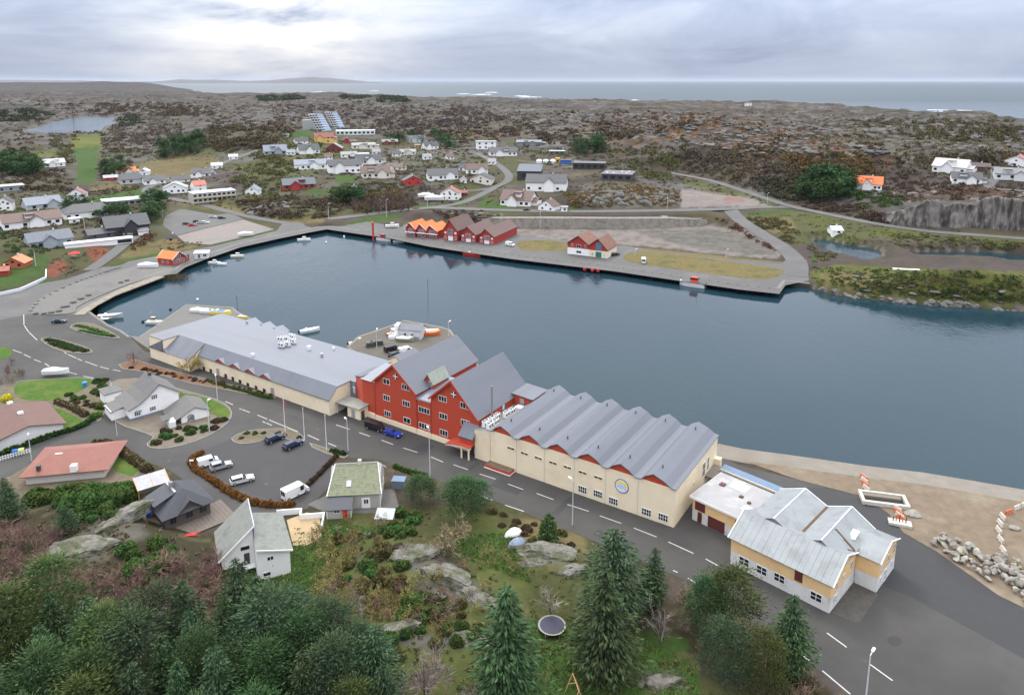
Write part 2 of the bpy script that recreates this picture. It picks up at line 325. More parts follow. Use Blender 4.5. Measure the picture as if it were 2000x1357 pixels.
# roads up the hills: the ground is graded to them
ROADS = {
 'coast_road': ([(640, 428), (740, 417), (800, 409), (860, 406), (960, 410), (1100, 413), (1250, 412), (1400, 409), (1480, 405), (1550, 404)], 4.2),
 'upper_road': ([(1568, 409), (1520, 396), (1440, 369), (1380, 351), (1305, 337)], 3.4),
 'shore_road': ([(1550, 404), (1600, 415), (1700, 435), (1800, 450), (1900, 459), (2080, 472)], 3.6),
 'village_road': ([(835, 406), (890, 399), (930, 385), (965, 367), (992, 352), (990, 337), (965, 317), (930, 299)], 3.2),
 'quay_link': ([(1425, 409), (1446, 430), (1485, 456), (1528, 483), (1556, 512), (1556, 540)], 4.6),
 'side_street': ([(962, 368), (930, 372), (890, 373)], 2.8),
 'valley_road': ([(560, 436), (500, 426), (440, 412), (390, 399), (340, 389), (300, 380), (285, 372), (300, 362), (340, 352), (390, 338), (450, 313), (505, 293)], 3.2),
 'driveway': ([(175, 528), (215, 500), (250, 471), (262, 462)], 3.0),
 'lane': ([(1940, 325), (1946, 345), (1932, 366), (1985, 372), (2060, 378)], 3.0)}
ROADW = {}
for nm, (pp, hw) in ROADS.items():
    q = [hit(*p) for p in pp]; q = smooth_line(q, 7); z = np.array([p[2] for p in q])
    for _ in range(6): z[1:-1] = (z[:-2]+z[1:-1]*2+z[2:])/4
    q = [(p[0], p[1], float(a)) for p, a in zip(q, z)]; ROADW[nm] = (q, hw)
    P = np.array(q); m = (GX > P[:, 0].min()-25) & (GX < P[:, 0].max()+25) & (GY > P[:, 1].min()-25) & (GY < P[:, 1].max()+25)
    x, y = GX[m], GY[m]; best = np.full(x.shape, 1e9); zz = np.zeros(x.shape)
    for a, b in zip(P[:-1], P[1:]):
        d = b[:2]-a[:2]; t = np.clip(((x-a[0])*d[0]+(y-a[1])*d[1])/(d@d+1e-9), 0, 1); e = np.hypot(x-a[0]-t*d[0], y-a[1]-t*d[1])
        k = e < best; best[k] = e[k]; zz[k] = (a[2]+(b[2]-a[2])*t)[k]
    f = 1-sm(hw+1.5, hw+10, best); h0 = GZ[m]; GZ[m] = np.where(h0 > .5, h0*(1-f)+(zz-.12)*f, h0)

# ------------------------------------------------------------------ ground colour (albedo of what grows or lies there)
PU, PV = proj(GX, GY, GZ)
def fz(sx, s, o=4): return fbm(GX/sx, GY/sx, s, o)
ang_n = fbm(GX/70+GY/210, GY/25, 77, 4)
C = np.zeros(GZ.shape+(3,), np.float32)
def cmix(m, c): 
    m = np.clip(m, 0, 1)[..., None]; C[:] = C*(1-m)+np.array(c, np.float32)*m
dist = GR
C[:] = (.080, .064, .050)                                                        # heather and dead grass
cmix(sm(.42, .62, fz(60, 51)), (.095, .082, .05)); cmix(sm(.5, .68, fz(23, 52)), (.05, .042, .03)); cmix(sm(.52, .66, fz(95, 53)), (.088, .07, .066)); cmix(sm(1250, 900, dist)*sm(1090, 1000, PU)*sm(.35, .6, fz(30, 54)), (.082, .083, .036))
slope = np.abs(np.gradient(GZ, axis=0)/np.gradient(GR, axis=0))
rk = sm(.50, .64, .55*ang_n+.45*fz(18, 55))*sm(380, 620, dist)*(.6+.4*sm(950, 1060, PU)+.4*sm(900, 2000, dist))
cmix(rk*.95, (.165, .16, .155)); cmix(rk*sm(.5, .6, fz(7, 56)), (.10, .096, .092))
def zone(poly, soft=3, nz=5, sc=12, seed=60):
    P = poly; u0 = min(p[0] for p in P)-30; u1 = max(p[0] for p in P)+30; v0 = min(p[1] for p in P)-25; v1 = max(p[1] for p in P)+25
    m = (PU > u0) & (PU < u1) & (PV > v0) & (PV < v1); out = np.zeros(GZ.shape)
    d = sdist(PU[m], PV[m], P)+nz*(fbm(PU[m]/sc, PV[m]/sc*1.8, seed, 3)-.5)*2; out[m] = sm(-soft, soft, d); return out
rust = zone([(1120, 262), (1200, 230), (1330, 222), (1480, 230), (1600, 255), (1720, 285), (1760, 320), (1700, 338), (1500, 330), (1300, 285), (1180, 300)], 14, 16, 40)+.8*zone([(850, 245), (1010, 240), (1030, 262), (960, 280), (880, 265)], 8, 10, 30)+.8*zone([(1760, 372), (1900, 365), (1990, 372), (1980, 392), (1780, 396)], 4, 5)+.5*zone([(640, 268), (560, 300), (700, 420), (800, 420), (760, 380)], 5, 5)*0
cmix(rust*sm(.535, .62, .38*fz(34, 61)+.62*fbm(GX/7+GY/30, GY/12, 69, 3)), (.185, .082, .034)); cmix(rust*sm(.6, .68, fz(60, 62)), (.075, .045, .03))
GREEN = (.055, .102, .022); OLIVE = (.092, .105, .032); OCHRE = (.175, .14, .062); FLOOR = (.052, .045, .026)
for c, polys in [
  (FLOOR, [[(-80, 980), (230, 955), (450, 1060), (640, 1050), (900, 980), (1560, 1280), (1660, 1400), (-80, 1400)]]),
  (OLIVE, [[(440, 1060), (640, 1000), (860, 985), (1150, 1050), (1200, 1110), (1100, 1250), (1500, 1360), (700, 1400), (640, 1200), (480, 1150)], [(1455, 421), (1560, 413), (1640, 424), (1740, 452), (1660, 474), (1580, 475), (1545, 480), (1500, 450)], [(1700, 440), (1850, 455), (2060, 468), (2060, 486), (1850, 475), (1700, 462)], 
           [(450, 330), (520, 310), (590, 345), (560, 365), (480, 350)], [(640, 255), (700, 300), (600, 350), (520, 300)], [(1330, 345), (1440, 372), (1530, 398), (1490, 402), (1400, 380), (1335, 358)], [(140, 265), (205, 262), (195, 300), (140, 300)]]),
  ((.105, .112, .03), [[(1580, 530), (1640, 515), (1800, 525), (2000, 530), (2080, 560), (2060, 600), (1900, 596), (1700, 580), (1600, 560)]]),
  (OCHRE, [[(258, 322), (330, 308), (425, 306), (430, 322), (390, 346), (285, 352)], [(225, 507), (268, 478), (330, 466), (395, 482), (310, 496)], [(1008, 471), (1110, 474), (1112, 489), (1018, 488)], [(175, 362), (260, 358), (265, 368), (180, 374)], [(690, 1135), (800, 1145), (820, 1205), (700, 1215)], [(990, 1010), (1140, 1030), (1150, 1080), (1010, 1075)], [(300, 395), (430, 398), (520, 420), (560, 432), (520, 430), (400, 408)], [(1470, 425), (1540, 425), (1560, 450), (1510, 455)], [(1600, 535), (1700, 530), (1690, 560), (1610, 555)], [(540, 425), (640, 424), (630, 434), (560, 436)]]),
  (GREEN, [[(150, 264), (197, 264), (191, 300), (187, 358), (146, 358), (152, 320), (140, 300)], [(165, 386), (240, 372), (292, 368), (292, 379), (240, 390), (172, 401)], [(-40, 510), (45, 498), (95, 498), (92, 535), (30, 560), (-40, 570)], [(40, 568), (62, 553), (125, 544), (130, 546), (90, 564)], [(210, 515), (310, 494), (320, 501), (228, 517)], [(415, 478), (530, 450), (536, 455), (420, 484)], [(655, 340), (692, 345), (697, 362), (655, 356)], [(605, 372), (642, 372), (642, 382), (600, 381)], [(700, 416), (748, 408), (735, 421)], [(665, 438), (740, 420), (792, 417), (765, 430), (695, 441)], [(775, 404), (880, 396), (900, 389), (955, 373), (950, 384), (890, 404), (800, 405)], [(925, 409), (950, 389), (985, 396), (1003, 412)], [(1055, 409), (1135, 406), (1135, 415), (1060, 415)], [(553, 263), (600, 252), (622, 262), (590, 269)], [(840, 400), (910, 398), (900, 405)], [(500, 1100), (640, 1018), (735, 1032), (640, 1085), (610, 1160), (470, 1150)], [(875, 1045), (1000, 1040), (1040, 1140), (960, 1112), (890, 1085)], [(960, 1265), (1060, 1205), (1260, 1250), (1360, 1290), (1370, 1400), (1040, 1400)], [(1230, 1225), (1350, 1248), (1345, 1300), (1250, 1280)], [(1580, 500), (1600, 500), (1590, 512)], [(1450, 416), (1540, 409), (1560, 413), (1470, 421)], [(120, 395), (60, 430), (10, 430), (40, 410)]]),
  ((.13, .145, .035), [[(140, 262), (200, 262), (196, 285), (140, 290)], [(60, 300), (105, 292), (110, 302), (70, 308)]]),
  ((.235, .205, .19), [[(1000, 446), (1200, 447), (1380, 441), (1480, 453), (1528, 497), (1520, 506), (1400, 497), (1250, 480), (1110, 470), (1000, 462)], [(1330, 368), (1470, 388), (1500, 402), (1330, 406)]]),
  ((.16, .15, .135), [[(1240, 452), (1380, 446), (1480, 460), (1524, 498), (1460, 497), (1330, 480)]]),
  ((.26, .15, .13), [[(1413, 385), (1450, 387), (1455, 394), (1412, 394)]]),
  ((.22, .075, .045), [[(94, 518), (120, 505), (135, 520), (110, 540), (92, 542)], [(165, 480), (190, 478), (222, 494), (190, 512), (175, 505)]]),
  ((.125, .118, .10), [[(785, 1068), (850, 1062), (930, 1140), (965, 1165), (930, 1185), (820, 1150)], [(95, 1075), (190, 1015), (280, 1000), (285, 1040), (210, 1090), (110, 1100)], [(1010, 1058), (1130, 1065), (1112, 1100), (1020, 1095)], [(1250, 1315), (1330, 1310), (1340, 1345), (1260, 1350)], [(480, 402), (520, 390), (560, 398), (540, 425), (490, 420)], [(700, 1230), (850, 1240), (940, 1240), (900, 1260), (720, 1265)], [(1115, 385), (1200, 370), (1300, 372), (1310, 402), (1130, 408)], [(480, 402), (520, 400), (540, 420)]]),
  ((.10, .092, .085), [[(1725, 398), (1840, 394), (2060, 392), (2060, 448), (1850, 444), (1740, 440)]]), ((.05, .045, .042), [[(1755, 405), (1830, 402), (1840, 438), (1765, 438)]]) ]:
    for P in polys:
        near = min(p[1] for p in P) > 600
        k = zone(P, 2.5 if not near else 8, 3 if not near else 10, 9 if not near else 30)
        if c == OLIVE: k = k*(.55+.45*sm(.4, .6, fz(8, 63)))
        if c == OCHRE: k = k*.85
        cmix(k, c)
md = sm(.45, .7, fz(4, 64))*(dist < 420); cmix(md*.35, (.045, .05, .02)); cmix(sm(.6, .75, fz(2.2, 66))*(dist < 260)*.4, (.16, .13, .07))
shore = sm(1.6, .2, GZ)*(GZ > -1.5)*(dist < 1600); cmix(shore*.8, (.2, .185, .15)); cmix(sm(.5, 0, GZ)*(dist < 1600), (.05, .047, .04))
cmix(sm(1800, 5200, dist)*.35, (.085, .068, .07)); cmix(sm(.5, .62, fz(220, 68))*sm(1200, 2500, dist)*.6, (.05, .052, .045)); cmix(sm(5500, 7000, dist), (.06, .058, .062))
C *= (.55+.24*fz(3.5, 67)[..., None])
gi = np.arange(NR*NA).reshape(NR, NA)
quad = np.stack([gi[:-1, :-1], gi[:-1, 1:], gi[1:, 1:], gi[1:, :-1]], -1).reshape(-1, 4)
deep = (GZ.ravel()[quad] < -2.6).all(1); quad = quad[~deep]
used = np.zeros(NR*NA, bool); used[quad.ravel()] = True; remap = np.cumsum(used)-1
gm = mat('ground', (.1, .1, .1), .95, 0, 1.3, attr='Col', spec=.12); t = gm.node_tree; b = t.nodes['Principled BSDF']
g = t.nodes.new('ShaderNodeNewGeometry'); at = [n for n in t.nodes if n.type == 'ATTRIBUTE'][0]; P_ = g.outputs['Position']
ms_ = t.nodes.new('ShaderNodeMapping'); ms_.inputs['Scale'].default_value = (.6, 1.5, 3); ms_.inputs['Rotation'].default_value = (0, 0, -.35); t.links.new(P_, ms_.inputs[0])
na = noise_node(t, ms_.outputs[0], .02, 11, .72, .3); nb = noise_node(t, P_, .9, 7, .7)
k = math_node(t, 'ADD', math_node(t, 'MULTIPLY', math_node(t, 'SUBTRACT', na, .5), math_node(t, 'MULTIPLY_ADD', at.outputs['Alpha'], 3.0, .4)), math_node(t, 'MULTIPLY_ADD', nb, .9, .55))
k = math_node(t, 'MINIMUM', math_node(t, 'MAXIMUM', k, .3), 1.9)
cb = t.nodes.new('ShaderNodeCombineColor'); [t.links.new(k, cb.inputs[i]) for i in range(3)]
gc = mixc(t, 1.0, at.outputs['Color'], cb.outputs[0], 'MULTIPLY')
rkf = t.nodes.new('ShaderNodeMapRange'); rkf.inputs[1].default_value = .57; rkf.inputs[2].default_value = .64; t.links.new(noise_node(t, ms_.outputs[0], .035, 10, .68, .5), rkf.inputs[0])
gc = mixc(t, math_node(t, 'MULTIPLY', math_node(t, 'MULTIPLY', rkf.outputs[0], at.outputs['Alpha']), .7), gc, (.145, .14, .135))
vo = t.nodes.new('ShaderNodeTexVoronoi'); vo.feature = 'DISTANCE_TO_EDGE'; vo.inputs['Scale'].default_value = .045
wp_ = t.nodes.new('ShaderNodeVectorMath'); wp_.operation = 'ADD'; nv = t.nodes.new('ShaderNodeTexNoise'); nv.inputs['Scale'].default_value = .03; nv.inputs['Detail'].default_value = 6; t.links.new(P_, nv.inputs['Vector'])
sc_ = t.nodes.new('ShaderNodeVectorMath'); sc_.operation = 'SCALE'; sc_.inputs['Scale'].default_value = 34; t.links.new(nv.outputs['Color'], sc_.inputs[0]); t.links.new(ms_.outputs[0], wp_.inputs[0]); t.links.new(sc_.outputs[0], wp_.inputs[1]); t.links.new(wp_.outputs[0], vo.inputs['Vector'])
ck = t.nodes.new('ShaderNodeMapRange'); ck.inputs[1].default_value = .0; ck.inputs[2].default_value = .10; ck.inputs[3].default_value = 1; ck.inputs[4].default_value = 0; t.links.new(vo.outputs['Distance'], ck.inputs[0])
gc = mixc(t, math_node(t, 'MULTIPLY', math_node(t, 'MULTIPLY', ck.outputs[0], at.outputs['Alpha']), .75), gc, (.045, .036, .027)); t.links.new(gc, b.inputs['Base Color'])  # dark fissure lines: crevice shade put into the rock colour
bn = t.nodes.new('ShaderNodeBump'); bn.inputs['Distance'].default_value = 3.0; t.links.new(math_node(t, 'MULTIPLY', at.outputs['Alpha'], .8), bn.inputs['Strength']); t.links.new(na, bn.inputs['Height'])
b2 = t.nodes.new('ShaderNodeBump'); b2.inputs['Distance'].default_value = .3; b2.inputs['Strength'].default_value = .4; t.links.new(nb, b2.inputs['Height']); t.links.new(bn.outputs[0], b2.inputs['Normal']); t.links.new(b2.outputs[0], b.inputs['Normal'])
lush = (C[..., 1] > C[..., 0]*1.12).astype(float); AL = sm(430, 640, dist)*(1-.75*lush)*(GZ > .6)*np.where(PU < 1010, .3+.7*sm(900, 1500, dist), 1)
me = np_mesh('terrain', np.stack([GX, GY, GZ], -1).reshape(-1, 3)[used], remap[quad], gm, np.concatenate([C, AL[..., None]], -1).reshape(-1, 4)[used], True)
tag(link('terrain', me), kind='structure')

# ------------------------------------------------------------------ water: one surface for the harbour, the ponds, the lake and the sea
wm = bpy.data.materials.new('water'); wm.use_nodes = True; t = wm.node_tree; b = t.nodes['Principled BSDF']
b.inputs['Base Color'].default_value = (.010, .030, .042, 1);  b.inputs['IOR'].default_value = 1.333; b.inputs['Specular IOR Level'].default_value = .40
g = t.nodes.new('ShaderNodeNewGeometry')
m1 = t.nodes.new('ShaderNodeMapping'); m1.inputs['Rotation'].default_value = (0, 0, .5); m1.inputs['Scale'].default_value = (1, .45, 1); t.links.new(g.outputs['Position'], m1.inputs[0])
wv = math_node(t, 'ADD', noise_node(t, m1.outputs[0], .8, 3, .6), math_node(t, 'MULTIPLY', noise_node(t, m1.outputs[0], .12, 3, .55), 1.6))
sx_ = t.nodes.new('ShaderNodeSeparateXYZ'); t.links.new(g.outputs['Position'], sx_.inputs[0]); mr = t.nodes.new('ShaderNodeMapRange'); mr.inputs[1].default_value = 900; mr.inputs[2].default_value = 3200; mr.inputs[3].default_value = .06; mr.inputs[4].default_value = .42; t.links.new(sx_.outputs[1], mr.inputs[0]); t.links.new(mr.outputs[0], b.inputs['Roughness'])
gust = noise_node(t, g.outputs['Position'], .009, 4, .6, 1.5)
bn = t.nodes.new('ShaderNodeBump'); bn.inputs['Distance'].default_value = .35
t.links.new(math_node(t, 'MULTIPLY_ADD', gust, 1.7, -.62, clamp=True), bn.inputs['Strength']); t.links.new(wv, bn.inputs['Height']); t.links.new(bn.outputs[0], b.inputs['Normal'])
R = 60000; q = MB().face((-R, -800, 0), (R, -800, 0), (R, R*1.6, 0), (-R, R*1.6, 0)); tag(q.build('water', wm), kind='structure')

# the low headland across the bay
HU = [-300, -100, 0, 80, 160, 200, 240, 300, 320, 350, 380, 420, 480, 530, 560, 610, 650, 690, 720, 765]; HV = [158, 157, 156, 157, 157.5, 160, 160, 159.5, 158, 155, 156.5, 156, 158.5, 157, 154, 150.5, 153, 157, 160, 163.2]
hu = np.linspace(-300, 765, 260); hz_ = HC+(158-np.interp(hu, HU, HV))*25000/1432+14*(ridge(hu/14, hu*0, 5, 4)-.6); hz_ = np.maximum(hz_, -3)
ha = np.arctan((hu-1000)/1432); hv = []
for i, k in enumerate((0, .55, .85, 1, .8, .3, 0)):
    r_ = (24000+i*500+260*(fbm(hu/20+i*3, hu*0+i, 8, 3)-.5)*(i > 0))/np.cos(ha); hv.append(np.stack([r_*np.sin(ha), r_*np.cos(ha), (hz_+4)*k-4+(k > 0)*(k < 1)*14*(fbm(hu/9, hu*0+i, 9, 3)-.5)], -1))
gi = np.arange(7*260).reshape(7, 260); hq = np.stack([gi[:-1, :-1], gi[:-1, 1:], gi[1:, 1:], gi[1:, :-1]], -1).reshape(-1, 4)
tag(link('far_headland', np_mesh('far_headland', np.concatenate(hv), hq, mat('headland', (.075, .07, .072), .95, .2, .004), None, True)), kind='structure')
# air: one closed volume round everything
hm = bpy.data.materials.new('haze'); hm.use_nodes = True; t = hm.node_tree; t.nodes.clear()
pv = t.nodes.new('ShaderNodeVolumePrincipled'); pv.inputs['Color'].default_value = (.60, .655, .76, 1); pv.inputs['Density'].default_value = 1.3e-5; pv.inputs['Anisotropy'].default_value = .1
om = t.nodes.new('ShaderNodeOutputMaterial'); t.links.new(pv.outputs[0], om.inputs['Volume'])
R = 61000; tag(MB().box(-R, R, -900, R*1.6, -5, 280).build('haze', hm), kind='stuff')

# ------------------------------------------------------------------ ground sheets
asph = mat('asphalt', (0.03713, 0.03554, 0.03342), .85, .10, .35, bump=.15, bscale=9, col2=(0.05304, 0.05092, 0.04774), c2scale=.045, c2lo=.42, c2hi=.66)
asph_new = mat('fresh_asphalt', (0.02856, 0.02924, 0.03128), .8, .08, .5, bump=.1, bscale=9)
asph_old_sheen = mat('worn_sheen_asphalt', (0.08288, 0.08089, 0.07956), .88, .12, .3, bump=.15, bscale=8, col2=(0.1061, 0.1028, 0.09945), c2scale=.06)  # worn asphalt; its pale tone also carries the sheen painted on harbour_road
pave = mat('plaza_paving', (0.119, 0.1142, 0.1054), .88, .1, .6, bump=.2, bscale=5, col2=(0.0884, 0.08704, 0.085), c2scale=.08)
concr = mat('concrete', (0.1795, 0.1608, 0.1346), .88, .16, .4, bump=.3, bscale=4, col2=(0.1421, 0.116, 0.08602), c2scale=.1)
dirt = mat('dirt', (0.1476, 0.1116, 0.0756), .95, .25, .5, bump=.5, bscale=3, col2=(0.1872, 0.1548, 0.1116), c2scale=.12)
lawn = mat('lawn', (.055, .108, .02), .95, .22, 1.2, bump=.5, bscale=6, col2=(.10, .125, .032), c2scale=.25, spec=.1)
drygrass = mat('dry_grass', (0.1287, 0.1053, 0.0468), .95, .25, .5, bump=.5, bscale=4, col2=(0.078, 0.0819, 0.0312), c2scale=.12, spec=.1)
soil = mat('garden_soil', (.12, .095, .065), .95, .25, .8, bump=.5, bscale=4, col2=(.085, .08, .04), c2scale=.3)
gravel = mat('gravel', (0.184, 0.16, 0.148), .95, .15, .5, bump=.4, bscale=6, col2=(0.148, 0.14, 0.132), c2scale=.06)
stonec = mat('quay_stone', (.15, .145, .13), .9, .3, .8, bump=.6, bscale=2.5)
darkface = mat('wet_quay_face', (.035, .034, .03), .6, .3, 1.0, bump=.5, bscale=2)
white = mat('white_paint', (.74, .74, .74), .5, .04, .8)
linepaint = mat('road_paint', (0.391, 0.3832, 0.3597), .8, .16, 2.5)
def sheet(name, pts, z, m, smooth=0, world=False, th=0, kind='structure'):
    P = pts if world else wpts(pts, z)
    if smooth: P = [p[:2] for p in smooth_line(P, smooth, True)]
    o = (MB().prism(P, z-th, z) if th else MB().face(*[(p[0], p[1], z) for p in P])).build(name, m)
    if o.data.polygons[0].normal.z < 0 and not th: o.data.flip_normals()
    return tag(o, kind=kind)
STREET = [(2080, 1225), (1950, 1162), (1880, 1112), (1830, 1077), (1765, 1040), (1735, 1002), (1690, 970), (1560, 937), (1440, 907), (1398, 884), (1340, 900), (1000, 830), (700, 730), (440, 690), (300, 690), (262, 681), (238, 660), (212, 648), (188, 631), (166, 613), (60, 613), (-80, 640), (-80, 950), (0, 940), (120, 902), (232, 882), (330, 917), (402, 967), (432, 1008), (480, 1012), (600, 993), (642, 952), (657, 892), (740, 897), (800, 917), (880, 948), (940, 968), (1025, 1001), (1110, 1036), (1200, 1072), (1350, 1137), (1450, 1202), (1557, 1272), (1660, 1362), (1700, 1420), (2120, 1420)]
sheet('street', STREET, 2.03, asph)
sheet('harbour_road', [(-80, 574), (60, 557), (130, 545), (210, 518), (320, 498), (420, 480), (540, 451), (552, 436), (640, 428), (700, 430), (760, 440), (800, 446), (775, 468), (762, 466), (700, 457), (638, 448), (605, 454), (550, 465), (470, 483), (400, 507), (362, 522), (345, 535), (325, 537), (275, 553), (232, 573), (200, 592), (168, 612), (60, 640), (-80, 700)], 2.022, asph_old_sheen)  # paler grey here: the road's sky sheen is put into the colour
sheet('plaza', [(58, 610), (75, 585), (120, 563), (200, 538), (300, 512), (335, 516), (330, 535), (275, 551), (232, 571), (200, 590), (168, 610), (110, 615)], 2.045, pave, 3)
sheet('quay_road', [(762, 466), (840, 482), (905, 492), (1000, 506), (1200, 530), (1330, 549), (1440, 565), (1522, 574), (1534, 557), (1580, 548), (1576, 508), (1545, 498), (1530, 512), (1400, 500), (1250, 484), (1215, 480), (1110, 470), (1000, 458), (960, 449), (860, 436), (790, 438)], 2.03, asph_old_sheen)
sheet('dry_grass_strip', [(1222, 497), (1260, 491), (1380, 504), (1500, 522), (1532, 530), (1510, 543), (1470, 545), (1350, 530), (1230, 512)], 2.05, drygrass, 3)
sheet('dry_grass_verge', [(1252, 484), (1400, 499), (1530, 513), (1530, 516), (1400, 504), (1255, 488)], 2.05, drygrass)
sheet('dry_grass_patch', [(1012, 472), (1060, 469), (1108, 475), (1110, 489), (1060, 490), (1018, 487)], 2.05, drygrass, 3)
sheet('north_car_park', [(318, 440), (322, 422), (350, 409), (440, 410), (475, 428), (400, 446), (345, 460)], 2.024, asph_old_sheen)
sheet('gravel_yard', [(346, 461), (400, 447), (475, 429), (536, 448), (480, 462), (410, 478), (362, 474)], 2.03, gravel)
sheet('loading_yard', [(1400, 1000), (1480, 950), (1640, 952), (1735, 1004), (1830, 1082), (1960, 1170), (2080, 1235), (2080, 1330), (1900, 1230), (1780, 1165), (1640, 1110), (1440, 1040)], 2.04, asph_new)
sheet('asphalt_patch', [(1828, 1078), (1850, 1095), (1920, 1140), (2010, 1180), (2010, 1190), (1910, 1155), (1845, 1115)], 2.05, mat('tar', (.02, .02, .023), .7, .05), 2)
sheet('car_park', [(385, 885), (450, 858), (470, 845), (600, 858), (655, 892), (640, 950), (590, 975), (530, 975), (450, 945), (400, 915)], 2.04, mat('car_park_asphalt', (0.0371, 0.03646, 0.03838), .85, .09, .4, bump=.12, bscale=8, col2=(0.04797, 0.04669, 0.04733), c2scale=.07), 2)
for i_, (x0, x1, y0, y1, m_) in enumerate(((-38, -31, -7.5, -4.2, 'n'), (-12, -4, -10.5, -8.3, 'n'), (-62, -58, -6, -1, 'n'), (-84, -74, -12, -9.5, 'n'), (-22, -20.5, -9, -2, 'n'), (20, 24, -17, -13, 'w'), (-100, -92, -10, -8.5, 'n'), (-46, -44.6, -11, -1.5, 'w'))):
    sheet('asphalt_patch', [SF(x0, y0), SF(x1, y0+.2), SF(x1-.1, y1), SF(x0+.15, y1)], 2.0405+.0006*i_, asph_new if m_ == 'n' else mat('old_patch', (0.0394, 0.03806, 0.03582), .9, .15, .8), world=True)
sheet('asphalt_patch', [(1733, 1246), (1745, 1241), (1758, 1245), (1762, 1255), (1750, 1261), (1738, 1257)], 2.0465, MATS['tar'], 2)
for u_, v_ in ((1180, 1040), (905, 905), (1500, 1210), (620, 838), (470, 800), (330, 900), (520, 945), (1690, 1290), (1330, 1075), (150, 700)):
    x_, y_ = un(u_, v_, 2.05); sheet('manhole_cover', [(x_+.42*math.cos(a_*.6283), y_+.42*math.sin(a_*.6283)) for a_ in range(10)], 2.052, mat('cast_iron', (.035, .034, .033), .6, .1, 3), world=True)
# quays: stone lip and face along the waterline
def quay(name, pts, wdt=1.4, zt=2.06, m=stonec, face=darkface):
    P = [np.array(p) for p in pts]; cen = np.mean(np.array(HARB), 0); mb = MB(); fb = MB(); I = []; n = len(P)
    for i in range(n):
        d = P[min(i+1, n-1)]-P[max(i-1, 0)]; d = d/np.hypot(*d); nn = np.array([-d[1], d[0]])
        if i == 0:
            k = n//2; dm = P[k]-P[k-1]; dm = dm/np.hypot(*dm); mid = (P[k]+P[k-1])/2; sgn = -1 if inside([mid[0]-dm[1]*.6], [mid[1]+dm[0]*.6], HARB)[0] else 1
        nn = nn*sgn
        I.append(P[i]+nn*wdt)
    for i in range(n-1):
        a, b, c, d = P[i], P[i+1], I[i+1], I[i]
        mb.face((*a, zt), (*b, zt), (*c, zt), (*d, zt)); mb.face((*d, zt), (*c, zt), (*c, 1.9), (*d, 1.9)); mb.face((*a, zt), (*b, zt), (*b, zt-.35), (*a, zt-.35))
        fb.face((*a, zt-.35), (*b, zt-.35), (*b, -3), (*a, -3))
    o = tag(mb.build(name, m), kind='structure'); fb.build('quay_face', face, o); return o
quay('stone_quay', HARB[3:13]); quay('timber_quay', HARB[12:22], 1.2, 2.08, mat('quay_timber', (.10, .095, .085), .85, .25, 1), mat('black_timber', (.015, .015, .014), .7, .3, 2, bump=.5))
qe = quay('quay_end', HARB[21:24]); quay('concrete_quay', HARB[31:40], 6.5, 2.07, concr)
quay('works_quay', HARB[39:51], .9, 2.09, concr); quay('slipway_quay', HARB[50:62]+[HARB[0]], .9, 2.09, stonec)
sheet('beach_stones', HARB[58:62]+[HARB[0], HARB[1]]+wpts([(150, 622), (230, 690), (300, 706)]), 2.026, asph, world=True)
sheet('pier_deck', HARB[43:51]+[SF(-104, 14), SF(-60, 8), SF(-48, 22)], 2.05, mat('pier_concrete', (0.0806, 0.07254, 0.06045), .9, .2, .5, col2=(0.1048, 0.08866, 0.06448), c2scale=.15), world=True)
sheet('west_pier_deck', HARB[51:59]+[SF(-168, -4), SF(-104, 12)], 2.055, pave, world=True)
sheet('dirt_yard', [(1450, 899), (1560, 914), (1690, 932), (1800, 945), (1900, 962), (2000, 980), (2140, 1003), (2140, 1240), (2080, 1225), (1950, 1162), (1880, 1112), (1830, 1077), (1765, 1040), (1735, 1002), (1690, 970), (1560, 937)], 2.09, dirt)
# hill roads as ribbons on the graded ground
for nm, (q, hw) in ROADW.items():
    mb = MB(); n = len(q); E = []
    for i in range(n):
        a = q[max(i-1, 0)]; c = q[min(i+1, n-1)]; d = np.array([c[0]-a[0], c[1]-a[1]]); d /= np.hypot(*d); E.append(((q[i][0]-d[1]*hw, q[i][1]+d[0]*hw, q[i][2]+.1), (q[i][0]+d[1]*hw, q[i][1]-d[0]*hw, q[i][2]+.1)))
    for i in range(n-1): mb.face(E[i][0], E[i+1][0], E[i+1][1], E[i][1])
    mb.face(E[0][0], E[0][1], (*E[0][1][:2], E[0][1][2]-.3), (*E[0][0][:2], E[0][0][2]-.3))
    tag(mb.build(nm, asph_old_sheen), kind='structure')
